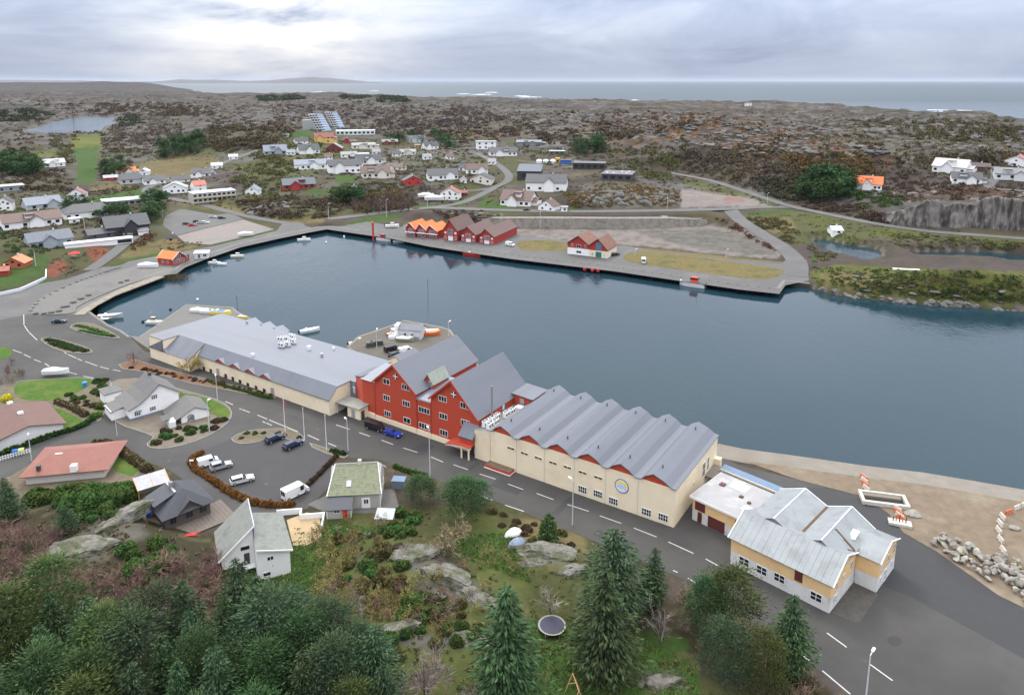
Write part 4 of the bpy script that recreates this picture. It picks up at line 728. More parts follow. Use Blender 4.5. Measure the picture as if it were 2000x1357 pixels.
for (q0, q1) in (((-.42, -.5, WB-.05), (-.42, 5, 8.08)), ((17.82, -.5, WB-.05), (17.82, 5, 8.08)), ((17.82, 5, 8.08), (17.82, 10.2, 5.95)), ((21.4, 10.0, 5.7), (21.4, 15, 7.42)), ((21.4, 15, 7.42), (21.4, 19.7, 5.7)), ((.15, 18.5, 6.5), (5, 18.5, 8.72)), ((5, 18.5, 8.72), (9.3, 18.5, 6.85)), ((9.3, 18.6, 6.9), (13.4, 18.6, 8.72)), ((13.4, 18.6, 8.72), (17.6, 18.6, 6.2)), ((5, 5.2, 8.68), (5, 18.5, 8.68)), ((13.4, 5, 8.68), (13.4, 18.5, 8.68))): F.add(MB().tube(q0, q1, .11, n=4), 'verge_trim', trim)
for x, y in [(578, 890), (708, 955), (838, 1012), (1108, 1150)]:
    a, b = F.on(*Z2c(x, y)); window(F.root, a, -.0, b-.75, 1.9, 1.5, 0, 1, 2)
a, b = F.on(*Z2c(980, 992)); F.add(MB().box(a-.65, a+.65, -.06, 0, b-1.1, b+1.1), 'shutter', maroon)
for yy, zz, w_, h_, p_ in [(2.2, 3.2, .9, 1.3, glass), (2.0, .9, .9, 1.3, glass), (5.2, 3.2, .9, 1.2, glassb), (8.3, 3.6, 1.1, 1.5, maroon)]: window(F.root, 17.4, yy, zz, w_, h_, math.pi/2, 1, 2, None, p_)
for yy, zz, w_, h_, p_ in [(12.0, 3.5, .9, 1.0, glass), (15.2, 3.4, 1.1, 1.3, glass), (18, 3.5, 1.3, 1.8, mat('old_wood', (.22, .13, .05), .8, .2)), (12, .8, .8, 1.3, glassb), (14.5, .1, 1.1, 2.2, steel), (17.5, 1.2, .8, 1.2, glassb)]: window(F.root, 21, yy, zz, w_, h_, math.pi/2, 1, 2, None, p_)
t = sheet('sunken_yard', [tuple(F.o+F.ex*a+F.ey*b) for a, b in ((17.5, .5), (21.6, 1.0), (21.4, 10.3), (17.5, 10.3))], 2.05, mat('wet_rubble', (.06, .055, .048), .8, .35, 1.2, bump=.5), world=True)
F.add(MB().slab([(15.5, 11.5, 7.1), (16.6, 11.5, 7.1), (16.6, 13.6, 7.75), (15.5, 13.6, 7.75)], .05), 'roof_light', mat('roof_patch', (.62, .63, .64), .4, .05))
# flat-roofed annex
F = Frame('annex', 'low peach annex with flat pale roof and maroon garage door', 'annex', 35.1, 127.0, math.radians(-45), 2.04)
two_tone(F, [(0, 0), (10.6, 0), (10.6, 11.3), (0, 11.3)], [4.75]*4, 2.3); F.add(MB().box(-.4, 11, -.4, 11.7, 4.75, 5.0), 'roof', feltgrey); F.add(MB().box(-.46, 11.0, -.46, -.4, 4.6, 5.06), 'fascia', trim); F.add(MB().box(-.46, -.4, -.4, 11.7, 4.6, 5.06), 'fascia', trim)
for x0, x1, y0, y1, m_ in ((3.2, 6.6, 8.0, 10.6, trim), (8.6, 10.4, 2.5, 4.2, trim), (1.6, 2.6, 7, 8.1, maroon), (6.5, 7.2, 5.8, 6.5, MATS['rust']), (8.6, 9.2, 5, 5.6, MATS['rust'])): F.add(MB().box(x0, x1, y0, y1, 5.0, 5.05 if m_ is trim else 5.25), 'roof_patch' if m_ is trim else 'roof_hatch', m_)
for x0, x1, z0, z1, n_ in ((.55, 2.7, 2.5, 4.2, 'shutter'), (1.2, 2.1, .1, 2.2, 'door'), (3.4, 6.9, .1, 2.4, 'garage_door'), (8.9, 10.2, 2.4, 4.0, 'shutter')): F.add(MB().box(x0, x1, -.06, 0, z0, z1), n_, maroon)
t = Frame('covered_walkway', 'long narrow glass-roofed walkway along the quay behind the annex', 'walkway', 35.1, 127.0, math.radians(-45), 2.04)
t.add(MB().slab([(-3, 16.0, 3.0), (13, 16.0, 3.0), (13, 17.9, 3.3), (-3, 17.9, 3.3)], .08), 'roof', glassb); t.add(MB().box(-3, 13, 15.85, 16.0, 2.7, 3.05), 'gutter_beam', mat('cream_beam', (.6, .55, .42), .6, .05))
for i in range(7): t.add(MB().tube((-2.8+i*2.6, 16, 0), (-2.8+i*2.6, 16, 2.9), .08), 'post', steel); t.add(MB().tube((-2.8+i*2.6, 17.7, 0), (-2.8+i*2.6, 17.7, 3.1), .08), 'post', steel)
# ------------------------------------------------------------------ houses
WHT = (.78, .78, .775); OFFW = (.66, .63, .55); REDH = (.33, .035, .03); DKR = (.16, .03, .03); GREYW = (.30, .33, .36); BLK = (.035, .037, .042); YEL = (.62, .42, .14)
rDK = (.055, .057, .063); rBR = (.105, .062, .05); rOR = (.52, .135, .035); rGB = (.17, .195, .235); rGY = (.22, .225, .23); rRD = (.20, .045, .04)
def chim(par, x, y, z, h=1.0, c=None):
    o = MB().box(x-.35, x+.35, y-.35, y+.35, z-.6, z+h).build('chimney', c or mat('chimney_plaster', (.55, .54, .52), .85, .15), par); MB().box(-.42+x, .42+x, y-.42, y+.42, z+h, z+h+.1).build('chimney_cap', darkgrey, o) if False else None; return o
def hip(mb, x0, x1, y0, y1, z0, za, inset, t=.15):
    """hipped roof, ridge along the longer side"""
    if x1-x0 >= y1-y0: r0, r1 = (x0+inset, (y0+y1)/2, za), (x1-inset, (y0+y1)/2, za)
    else: r0, r1 = ((x0+x1)/2, y0+inset, za), ((x0+x1)/2, y1-inset, za)
    a, b, c, d = (x0, y0, z0), (x1, y0, z0), (x1, y1, z0), (x0, y1, z0)
    for q in ([(a, b, r1, r0), (b, c, r1), (c, d, r0, r1), (d, a, r0)] if x1-x0 >= y1-y0 else [(a, b, r0), (b, c, r1, r0), (c, d, r1), (d, a, r0, r1)]): mb.slab(list(q), t)
    return mb
def house(label, u, v, wp, rel=0, d=8, h=2.8, rh=2.2, wall=WHT, roof=rDK, ridge='x', nw=3, style='gable', ov=.45, cat='house', name='house', ch=True, group=None, z=None, side=True, pane=None, frames=False):
    """house whose front foot is at picture point u, v; wp: picture width of its front; rel: turn away from the viewer"""
    x, y, gz = hit(u, v) if z is None else (*un(u, v, z), z)
    ppm = FPX/depth_of(x, y, gz); w_ = max(wp/ppm/max(math.cos(math.radians(rel)), .5), 2.0); ang = -math.atan2(x, y)+math.radians(rel); sc = min(max(w_/13, 1), 1.45); h *= sc; rh *= sc*1.1; d *= min(sc, 1.4); ov *= sc
    F = Frame(name, label, cat, x, y, ang, gz-.05, group); a, b = -w_/2, w_/2
    wm_, rm = wallm(wall), roofm(roof)
    if style == 'flat':
        F.add(MB().box(a, b, 0, d, -2, h), 'wall', wm_); F.add(MB().box(a-ov, b+ov, -ov, d+ov, h, h+.3), 'roof', rm)
    elif style == 'shed':
        F.add(MB().prism([(a, 0), (b, 0), (b, d), (a, d)], -2, [h, h, h+rh, h+rh]), 'wall', wm_); F.add(MB().slab([(a-ov, -ov, h-.1), (b+ov, -ov, h-.1), (b+ov, d+ov, h+rh+.25), (a-ov, d+ov, h+rh+.25)], .18), 'roof', rm)
    elif style == 'hip':
        F.add(MB().box(a, b, 0, d, -2, h), 'wall', wm_); r = F.add(hip(MB(), a-ov, b+ov, -ov, d+ov, h-.05, h+rh, min(w_, d)*.42), 'roof', rm)
        if ch: chim(r, w_*.12, d/2, h+rh-.3)
    elif ridge == 'x':
        F.add(MB().extr([(0, -2), (d, -2), (d, h), (d/2, h+rh), (0, h)], 'x', a, b), 'wall', wm_); mb = MB(); s = rh/(d/2); t = .16
        mb.slab([(a-ov, -ov, h-s*ov+t), (b+ov, -ov, h-s*ov+t), (b+ov, d/2, h+rh+t), (a-ov, d/2, h+rh+t)], t); mb.slab([(a-ov, d/2, h+rh+t), (b+ov, d/2, h+rh+t), (b+ov, d+ov, h-s*ov+t), (a-ov, d+ov, h-s*ov+t)], t); r = F.add(mb, 'roof', rm)
        if ch: chim(r, w_*.15, d/2+.4, h+rh)
    else:
        F.add(MB().extr([(a, -2), (b, -2), (b, h), (0, h+rh), (a, h)], 'y', 0, d), 'wall', wm_); r = F.add(roof2(MB(), a, b, h, h, 0, h+rh, -ov, d+ov, ov, .16), 'roof', rm)
        if ch: chim(r, .5, d*.6, h+rh)
    if style == 'gable' and ridge == 'x' and w_ > 13 and nw > 2:
        rr = random.Random(label); c_ = (rr.random()-.5)*w_*.5; ww = min(w_*.16, 3.4); pr_ = 1.2+rr.random(); rh2 = rh*.72
        F.add(MB().extr([(c_-ww, -2), (c_+ww, -2), (c_+ww, h), (c_, h+rh2), (c_-ww, h)], 'y', -pr_, d*.3), 'gable_bay', wm_); F.add(roof2(MB(), c_-ww, c_+ww, h, h, c_, h+rh2, -pr_-ov, d*.42, ov*.7, .14), 'bay_roof', rm)
        if rr.random() < .6: e_ = w_*.18; F.add(MB().box(b, b+e_, d*.2, d*.8, -2, h*.8), 'side_annexe', wm_); F.add(MB().slab([(b, d*.12, h*.8), (b+e_+.3, d*.12, h*.8), (b+e_+.3, d*.5, h*.8+rh*.4), (b, d*.5, h*.8+rh*.4)], .15).slab([(b, d*.5, h*.8+rh*.4), (b+e_+.3, d*.5, h*.8+rh*.4), (b+e_+.3, d*.88, h*.8), (b, d*.88, h*.8)], .15), 'annexe_roof', rm)
        if rr.random() < .5: q_ = -c_*.8; F.add(MB().box(q_-2, q_+2, d*.12, d*.4, h, h+rh*.75), 'dormer', wm_); F.add(MB().box(q_-2.3, q_+2.3, d*.05, d*.45, h+rh*.75, h+rh*.9), 'dormer_roof', rm)
    def put(x_, y_, z_, w2, h2, rz):
        if frames: window(F.root, x_, y_, z_, w2, h2, rz, 1, 1, None, pane)
        else:
            o = MB().box(-w2/2, w2/2, -.05, .02, 0, h2).build('window', pane or glass, F.root); o.location = (x_, y_, z_); o.rotation_euler = (0, 0, rz)
    rows = 2 if h > 4.4*sc else 1
    for r_ in range(rows):
        z_ = (.9+r_*2.7)*sc
        for i in range(nw):
            if nw > 3 and random.random() < .2: continue
            put(a+w_*(i+.5+(random.random()-.5)*.25)/nw, -.0, z_, min(1.3*sc, w_/nw*.55), 1.15*sc, 0)
        if side:
            k = 1 if math.degrees(ang)+0 < -math.degrees(math.atan2(x, y)) else -1
            for i in range(2): put(b if k < 0 else a, d*(i+.6)/2.2, z_, 1.1*sc, 1.1*sc, math.pi/2 if k < 0 else -math.pi/2)
    if ridge == 'y' and style == 'gable' and rh > 1.8: put(0, 0, h+.15, min(1.3, w_*.2), min(1.0, rh*.45), 0)
    F.w, F.d, F.h, F.u, F.v = w_, d, h, u, v
    return F
Z5 = lambda x, y: (180+x/5.882, 300+y/5.882)
VIL = 'houses on the hill across the harbour'
for a in [
 ('white house with black roof standing alone below the green bank of the apartment towers', 590, 281, 24, 18, 8, 2.8, 3.0, WHT, rDK, 'x', 2),
 ('long grey-blue roofed house with white dormers at the left end of the hill village', 539, 303, 42, 8, 9, 2.8, 3.2, GREYW, rGB, 'x', 4),
 ('pale annexe with grey roof at the right of the long grey-blue house', 569, 303, 16, 8, 8, 2.6, 2.0, WHT, rGB, 'x', 2),
 ('white gabled house with black roof left of the dark red house', 605, 301, 38, 15, 8, 3.0, 3.0, WHT, (.06, .075, .08), 'x', 4),
 ('yellow row house with red-brown roof below the white apartment wing', 634, 280, 36, 5, 8, 4.6, 2.5, YEL, rRD, 'x', 5),
 ('dark red steep-gabled house with white bargeboards in the middle of the hill', 652, 297, 30, -10, 9, 3.2, 3.6, DKR, rGY, 'y', 3),
 ('small bright red gabled house right of the yellow row house', 677, 280, 11, 0, 7, 3.2, 2.4, REDH, rRD, 'y', 1),
 ('low dark red shed attached beside the bright red gabled house', 690, 281, 13, 0, 6, 2.6, 1.2, REDH, rDK, 'x', 1),
 ('long low white bungalow with grey roof right of the red shed', 711, 291, 44, 6, 8, 2.8, 1.2, OFFW, rGY, 'x', 5),
 ('grey-green roofed house with one red end on the right of the bungalow', 762, 283, 30, 5, 8, 2.6, 1.6, (.2, .06, .05), (.13, .15, .13), 'x', 3),
 ('grey-roofed white house with terrace windows in front of the dark red house', 682, 308, 30, 4, 8, 2.8, 1.8, WHT, rGY, 'x', 3),
 ('pale grey flat house right of the grey-roofed terrace house', 710, 307, 22, 4, 8, 3.0, .4, WHT, (.45, .48, .52), 'x', 3, 'flat'),
 ('white house with charcoal roof and white dormer in the hill village centre', 722, 321, 48, 10, 8, 2.8, 2.6, WHT, rDK, 'x', 5),
 ('cream-gabled house with dark brown roof right of the charcoal-roofed house', 770, 333, 32, -8, 8, 2.8, 2.2, OFFW, rBR, 'x', 3),
 ('long white terrace with grey-blue roof above the hill scrub', 612, 331, 68, 4, 9, 3.0, 2.2, WHT, rGB, 'x', 7),
 ('white house with near black roof and long dormer next to the grey-blue terrace', 674, 339, 60, 8, 9, 4.6, 2.6, WHT, rDK, 'x', 6),
 ('cream house with brown tile roof and front gable on the hill edge', 735, 348, 54, 4, 9, 3.0, 2.6, OFFW, rBR, 'x', 5),
 ('red bungalow with slate roof on the green knoll above the road', 585, 370, 60, 6, 9, 2.6, 2.4, REDH, (.075, .09, .11), 'x', 5),
 ('tiny dark-roofed cabin among the bushes right of the red bungalow', 690, 373, 13, 0, 5, 2.2, 1.4, WHT, rDK, 'x', 1),
 ('small grey shed at the left edge of the tower meadow', 558, 268, 12, 0, 6, 2.4, .8, (.35, .37, .38), rGY, 'x', 1),
 ('white steep-gabled house with black roof right of the orange-yellow block', 844, 292, 26, 25, 9, 3.2, 3.2, WHT, rDK, 'x', 3),
 ('orange-yellow block with white upper floor at the top of the hill', 821, 289, 20, 5, 8, 3.0, .6, (.55, .28, .05), rGY, 'x', 3, 'flat'),
 ('pale grey house with dark roof behind the orange-yellow block', 815, 279, 30, 0, 8, 3.4, 2.2, (.45, .47, .5), rDK, 'x', 3),
 ('cream bungalow with grey roof below the orange-yellow block', 797, 303, 30, 8, 8, 2.8, 1.6, OFFW, rGY, 'x', 3),
 ('modern white house with a wide dark window band at the road top', 950, 292, 38, 4, 9, 5.4, .5, WHT, (.25, .27, .28), 'x', 3, 'flat'),
 ('white bungalow with black roof and gabled bay below the modern white house', 983, 305, 54, 5, 9, 2.8, 2.4, WHT, rDK, 'x', 6),
 ('long low grey building behind the school at the foot of the moor', 1033, 286, 48, 0, 10, 3.2, 1.0, (.2, .21, .22), (.15, .17, .19), 'x', 5),
 ('bright red house with dark roof right of the brown-tiled cream house', 807, 361, 34, 12, 8, 3.4, 2.8, (.42, .03, .025), (.05, .065, .08), 'y', 2),
 ('long white bungalow with charcoal roof left of the curved village road', 866, 352, 58, 8, 9, 2.9, 2.4, WHT, rDK, 'x', 6),
 ('white house with weathered brown roof beside the curved village road', 932, 340, 42, 4, 8, 3.0, 2.6, WHT, rBR, 'x', 4),
 ('cream house with black hipped roof under the brown-roofed house', 939, 359, 42, -12, 9, 2.8, 2.6, OFFW, rDK, 'y', 3),
 ('small white gabled garage left of the cream hipped house', 905, 358, 13, 0, 6, 2.4, 1.6, WHT, rGY, 'y', 1),
 ('tall white house with red-tiled gable roof beside the white boats', 878, 391, 36, -12, 9, 4.8, 3.2, WHT, (.25, .09, .08), 'y', 3),
 ('dark red little shed behind the tall white gable house', 905, 383, 14, 0, 5, 2.4, 1.0, DKR, rRD, 'x', 1),
 ('white house with brown roof and tall gable end on the harbour road bend', 1006, 403, 58, -22, 10, 3.0, 3.2, WHT, rBR, 'x', 5),
 ('small white gabled house with brown side roof next to the rock slope', 1066, 412, 30, -30, 8, 3.0, 3.2, WHT, rBR, 'y', 2),
 ('tiny white garage right of the small gabled house on the harbour road', 1102, 414, 12, 0, 5, 2.6, .6, WHT, rGY, 'x', 1, 'flat'),
 ('big white house with black roof and wide gable below the school', 1066, 374, 78, -6, 11, 4.4, 3.0, WHT, rDK, 'x', 7),
 ('white house with red-brown gambrel gable on the left hillside lawn', 150, 394, 32, -10, 9, 5.0, 3.4, WHT, (.22, .10, .08), 'y', 3),
 ('grey slate-roofed bungalow between the two long white houses on the left', 88, 409, 58, 14, 9, 2.6, 2.4, (.40, .41, .43), rGB, 'x', 3),
 ('long white bungalow with dark brown roof and front gable on the left', 66, 444, 96, 8, 10, 2.8, 2.4, WHT, rBR, 'x', 7),
 ('white bungalow with black hipped roof right of the brown-roofed bungalow', 176, 426, 84, 8, 11, 2.8, 2.6, WHT, rDK, 'x', 6, 'hip'),
 ('blue-grey house with white-framed veranda above the hedge bank', 102, 484, 72, 12, 9, 2.9, 2.2, GREYW, (.10, .115, .14), 'x', 6),
 ('black low-roofed garage left of the large black villa', 199, 465, 44, 14, 9, 2.4, 2.2, (.07, .075, .085), rDK, 'x', 2),
 ('large black villa with charcoal roof above the gravel drive', 252, 458, 74, 10, 11, 3.4, 3.0, BLK, (.05, .053, .062), 'x', 5),
 ('white louvred shed in front of the large black villa', 281, 459, 18, 6, 4, 2.4, .6, WHT, rDK, 'x', 0, 'shed'),
 ('grey house with flat overhanging roof at the left edge of the photo', 22, 374, 44, 6, 10, 3.0, .5, (.24, .26, .27), (.3, .31, .31), 'x', 3, 'flat'),
 ('white steep-gabled house cut by the left edge of the photo', 8, 411, 28, -10, 9, 4.6, 3.4, WHT, rDK, 'y', 2),
 ('little orange-tiled cabin with rust-red walls on the left lawn', 26, 524, 36, -28, 7, 2.3, 2.4, (.36, .10, .05), (.50, .17, .07), 'y', 2),
 ('dark red shed in front of the orange-tiled cabin at the left edge', 4, 539, 22, -10, 5, 2.3, 1.2, (.30, .03, .02), (.3, .09, .06), 'x', 0),
 ('white box garage between the lawns of the two left bungalows', 146, 437, 18, 0, 5, 2.8, .3, WHT, (.5, .5, .5), 'x', 1, 'flat'),
 ('white house with orange tile roof at the head of the green field', 247, 342, 34, 4, 8, 3.0, 2.2, WHT, rOR, 'x', 3),
 ('red cottage with white corner boards left of the orange-roofed white house', 217, 353, 24, 4, 7, 2.6, 1.6, REDH, (.3, .3, .31), 'x', 2),
 ('pale bluish-white gable house right of the orange-roofed white house', 280, 343, 17, -15, 8, 3.4, 2.2, (.66, .69, .74), (.5, .54, .6), 'y', 1),
 ('dark hipped-roof house with veranda in the valley cluster', 262, 359, 46, 8, 10, 2.6, 3.0, (.42, .45, .48), rDK, 'x', 4, 'hip'),
 ('white house with black roof right of the veranda house in the valley', 304, 360, 38, 10, 9, 2.6, 2.4, WHT, rDK, 'x', 3),
 ('cream house with charcoal roof on the right of the valley cluster', 354, 357, 32, 8, 8, 2.6, 2.4, OFFW, rDK, 'x', 2),
 ('dark-roofed long house stepping up the valley road', 392, 346, 36, -20, 9, 2.4, 2.4, WHT, rDK, 'x', 3),
 ('small white hipped house halfway up the valley road', 424, 330, 20, 0, 8, 3.0, 2.0, WHT, (.4, .42, .45), 'x', 2),
 ('small white house at the top of the valley road', 456, 312, 16, 0, 7, 3.0, 1.6, WHT, (.5, .52, .55), 'x', 2),
 ('white twin-gabled house with dark car at the valley road bend', 342, 378, 42, -6, 9, 3.4, 2.8, WHT, (.3, .31, .33), 'y', 4),
 ('white gable house with red-orange side roof behind the long apartment block', 392, 373, 22, 20, 8, 4.6, 2.6, WHT, (.42, .13, .08), 'x', 1),
 ('white double-gabled house at the right end of the long apartment block', 492, 382, 24, -15, 9, 3.6, 2.8, WHT, rGB, 'y', 2),
 ('white house on the hillside left of the green field', 108, 326, 34, 10, 8, 3.0, 2.4, WHT, (.5, .5, .5), 'x', 3),
 ('white house with vivid orange roof among dark trees below the rocks', 1694, 371, 50, 0, 9, 3.2, 3.0, WHT, (.62, .13, .025), 'x', 6),
 ('white gabled house with long side wing on the right-hand ridge', 1852, 338, 56, -18, 9, 3.2, 3.0, WHT, (.42, .41, .40), 'x', 4),
 ('white house with dark grey roof in front on the right-hand ridge', 1888, 359, 50, 8, 9, 2.8, 2.4, WHT, rDK, 'x', 4),
 ('dark brown barn behind the white houses on the right-hand ridge', 1910, 334, 40, 5, 9, 2.6, 1.8, (.075, .03, .028), (.07, .04, .04), 'x', 2),
 ('white house with red roof at the top right edge of the photo', 1983, 327, 46, -12, 9, 3.2, 2.8, WHT, (.28, .10, .08), 'y', 3),
 ('grey-roofed white house at the right edge below the red-roofed one', 1978, 352, 60, 6, 10, 2.8, 2.0, (.6, .6, .6), (.16, .165, .175), 'x', 5),
 ('small silver-roofed white boathouse on the grass by the shore road', 1636, 458, 18, 25, 7, 2.4, 1.6, WHT, (.5, .54, .58), 'x', 1),
 ('lone white building far out on the coastal ridge', 1461, 207, 13, 0, 10, 5, .6, WHT, (.5, .5, .5), 'x', 2, 'flat'),
 ('small black-roofed kiosk with warm wooden front by the gravel yard', 336, 473, 20, 0, 4, 2.2, 1.8, (.5, .3, .16), (.03, .032, .04), 'x', 1, 'hip')]:
    house(*a, **({'group': None}))
for i_, (u_, v_, w_, r_) in enumerate(((745, 334, 16, 8), (700, 327, 14, -8), (835, 312, 16, 10), (905, 334, 16, 5), (642, 312, 15, 0), (960, 322, 14, -10), (775, 306, 16, 6), (880, 312, 14, 12), (735, 302, 15, 0))):
    house('small white house tucked between larger ones in the hill village gardens', u_, v_, w_, r_, 7, 2.7, 2.2, WHT, (rDK, rBR, rGY)[i_ % 3], 'x', 2, group='small white infill houses')
# two gable bays and dormers that the long roofs carry are left plain; bigger blocks follow
def block(name, label, cat, u, v, wp, rel, d, h, wall, roof, nw, rows, z=None):
    x, y, gz = hit(u, v); ppm = FPX/depth_of(x, y, gz); w_ = wp/ppm/math.cos(math.radians(rel)); F = Frame(name, label, cat, x, y, -math.atan2(x, y)+math.radians(rel), gz-.05)
    F.add(MB().box(-w_/2, w_/2, 0, d, -2, h), 'wall', wallm(wall)); F.add(MB().box(-w_/2-.4, w_/2+.4, -.4, d+.4, h, h+.35), 'roof', roofm(roof)); F.w = w_
    for r in range(rows):
        for i in range(nw): MB().box(-w_/2+w_*(i+.2)/nw, -w_/2+w_*(i+.8)/nw, -.06, .02, h*(r+.3)/rows, h*(r+.75)/rows).build('window', glass, F.root)
    return F
F = block('pavilion', 'single-storey pavilion with broad pale grey roof by the left lawns', 'pavilion', 240, 402, 66, 6, 14, 3.4, (.22, .21, .19), (.42, .46, .52), 6, 1)
F = block('apartment_block', 'long timber-fronted apartment block with stepped blue-grey roof', 'apartment block', 420, 393, 78, 14, 12, 6.4, (.46, .43, .38), (.40, .47, .56), 9, 2)
for i in range(10): F.add(MB().box(-F.w/2+F.w*i/9.2, -F.w/2+F.w*i/9.2+.25, -1.5, -1.3, -1, 6.2), 'balcony_post', mat('balcony_wood', (.40, .36, .29), .8, .1))
for z_ in (.2, 3.3): F.add(MB().box(-F.w/2, F.w/2, -1.5, 0, z_-.12, z_), 'balcony_floor', MATS['balcony_wood'])
F = block('school_hall', 'tall black ribbed school hall with slate monopitch roof', 'school building', 1033, 352, 46, -6, 16, 6.5, (.03, .034, .042), (.06, .075, .095), 1, 1)
F.add(MB().slab([(-F.w/2-.3, -.5, 6.9), (F.w/2+.3, -.5, 6.9), (F.w/2+.3, 17, 10.5), (-F.w/2-.3, 17, 10.5)], .3), 'monopitch_roof', roofm((.075, .09, .115)))
for i in range(12): F.add(MB().box(-F.w/2+F.w*i/12+.1, -F.w/2+F.w*i/12+.25, -.12, 0, 0, 6.4), 'wall_rib', darkgrey)
F = block('school_block', 'flat black school wing with deep openings at the back of the schoolyard', 'school building', 1150, 331, 62, -4, 14, 5, (.035, .035, .038), (.085, .085, .10), 5, 1)
F = block('school_block', 'flat dark violet-roofed school wing with white roof lights at the right', 'school building', 1204, 353, 58, -8, 22, 4.5, (.055, .052, .055), (.105, .10, .125), 4, 1)
for i, (a, b) in enumerate(((-8, 6), (2, 14), (7, 16), (6, 8), (-3, 4))): F.add(MB().box(a-.7, a+.7, b, b+1.6, 4.85, 5.3), 'roof_light', white)
block('storage_shed', 'blue-grey roofed shed behind the blue container in the schoolyard', 'shed', 1088, 302, 30, 0, 9, 3, (.16, .12, .09), (.30, .36, .44), 3, 1)
block('container', 'blue container with open dark frame in the schoolyard', 'container', 1105, 320, 20, 0, 5, 3.2, (.02, .12, .42), (.16, .10, .07), 0, 0)
block('container', 'yellow machine hut left of the blue container', 'hut', 1089, 319, 7, 0, 4, 4, (.65, .42, .04), (.6, .4, .05), 1, 1)
for i, (u_, lb) in enumerate(((1053, 'white party tent left of the others in the schoolyard'), (1066, 'white party tent in the middle of three in the schoolyard'), (1080, 'white party tent nearest the yellow hut in the schoolyard'))):
    x, y, gz = hit(u_, 319); F = Frame('tent', lb, 'tent', x, y, -math.atan2(x, y), gz); F.add(MB().box(-2.4, 2.4, 0, 4, 0, 2.2), 'side_cloth', white); F.add(hip(MB(), -2.6, 2.6, -.2, 4.2, 2.2, 3.4, 1.8, .05), 'canopy', white)
# the terraced apartment towers on the moor edge
for i, (u, v, wp, lb, hh) in enumerate([(633, 256, 26, 'left stepped apartment tower with sloping blue glass roof', 20), (661, 250, 22, 'right stepped apartment tower with sloping blue glass roof', 20)]):
    x, y, gz = hit(u, v); k = FPX/depth_of(x, y, gz); w_ = wp/k; F = Frame('apartment_tower', lb, 'apartment tower', x, y, -math.atan2(x, y)+.12, gz-.1)
    n = 7; top = (256-224)/k if i == 0 else (250-220)/k
    for j in range(n):
        z0, z1 = top*j/n, top*(j+1)/n; sx = -w_*.55*j/n
        F.add(MB().box(-w_*.5+sx, w_*.5+sx, j*1.6, 16+j*1.2, z0, z1-.15), 'storey', mat('tower_render', (.36, .37, .37), .7, .1)); F.add(MB().box(-w_*.5+sx-.3, w_*.1+sx, j*1.6-1.2, j*1.6, z0, z0+.25), 'balcony', white)
        for q in range(3): MB().box(-w_*.46+sx+q*w_*.2, -w_*.46+sx+q*w_*.2+w_*.13, j*1.6-.06, j*1.6+.02, z0+.5, z1-.5).build('window', glass, F.root)
    F.add(MB().slab([(0, -.6, .5), (w_*.55, -.6, .5), (w_*.55-w_*.55, 11, top+.4), (-w_*.55, 11, top+.4)], .3), 'glass_roof', mat('tower_glass', (.30, .42, .62), .15, .15, .2))
F = block('apartment_wing', 'low white apartment wing with shining grey roof below the towers', 'apartment wing', 694, 264, 74, -3, 14, 5.5, (.62, .66, .68), (.55, .60, .65), 9, 1)
F = block('apartment_wing', 'pale grey windowless end block left of the stepped towers', 'apartment block', 604, 254, 24, 0, 14, 13, (.36, .37, .38), (.34, .33, .32), 0, 0)
# ------------------------------------------------------------------ red boathouses on the far quay
Z6 = lambda x, y: (740+x/7.407, 400+y/7.407)
p0, p1 = np.array(un(*Z6(395, 455))), np.array(un(*Z6(1660, 582))); bd = p1-p0; BA = math.atan2(bd[1], bd[0])
redb = mat('boathouse_red', (.33, .028, .022), .7, .1, 1, stretch=(4, 4, .5)); orangetile = mat('orange_tile', (.56, .145, .03), .7, .16, 1.2, bump=.3, bscale=6); browntile = mat('brown_tile', (.12, .075, .066), .7, .12, .8, bump=.3, bscale=6)
def boathouse(lb, xa, ya, xb, yb, xap, yap, d, big, rm, lean=None):
    a, b = np.array(un(*Z6(xa, ya))), np.array(un(*Z6(xb, yb))); F = Frame('boathouse', lb, 'boathouse', a[0], a[1], BA, 2.04); w_ = float((b-a)@F.ex); xm, za = F.on(*Z6(xap, yap)); xm = min(max(xm, w_*.3), w_*.7); h = za*(.52 if big else .60)
    F.add(MB().extr([(0, 0), (w_, 0), (w_, h), (xm, za-.2), (0, h)], 'y', 0, d), 'wall', redb); F.add(roof2(MB(), 0, w_, h, h, xm, za-.2, -.6, d+.4, .5, .18), 'roof', rm)
    if not big:
        for q0, q1 in (((-.5, h-.45), (xm, za+.02)), ((xm, za+.02), (w_+.5, h-.45))): F.add(MB().tube((q0[0], -.68, q0[1]), (q1[0], -.68, q1[1]), .13, n=4), 'bargeboard', trim)
        F.add(MB().box(-.05, w_+.05, -1.1, -.02, h*.50, h*.56), 'balcony', trim); window(F.root, w_*.5, 0, h*.60, w_*.5, h*.36, 0, 3, 2); window(F.root, w_*.25, 0, h*.12, w_*.3, h*.36, 0, 1, 2); window(F.root, w_*.7, 0, h*.1, w_*.42, h*.38, 0, 2, 2)
    else:
        window(F.root, w_*.5, 0, h*.55, w_*.36, h*.5, 0, 3, 3); F.add(MB().box(w_*.34, w_*.68, -.06, 0, .1, h*.42), 'gate', white)
        for q in (.13, .87): window(F.root, w_*q, 0, h*.62, w_*.14, h*.2, 0, 1, 1, trim, white); window(F.root, w_*q, 0, h*.12, w_*.16, h*.28, 0, 1, 2)
    return F
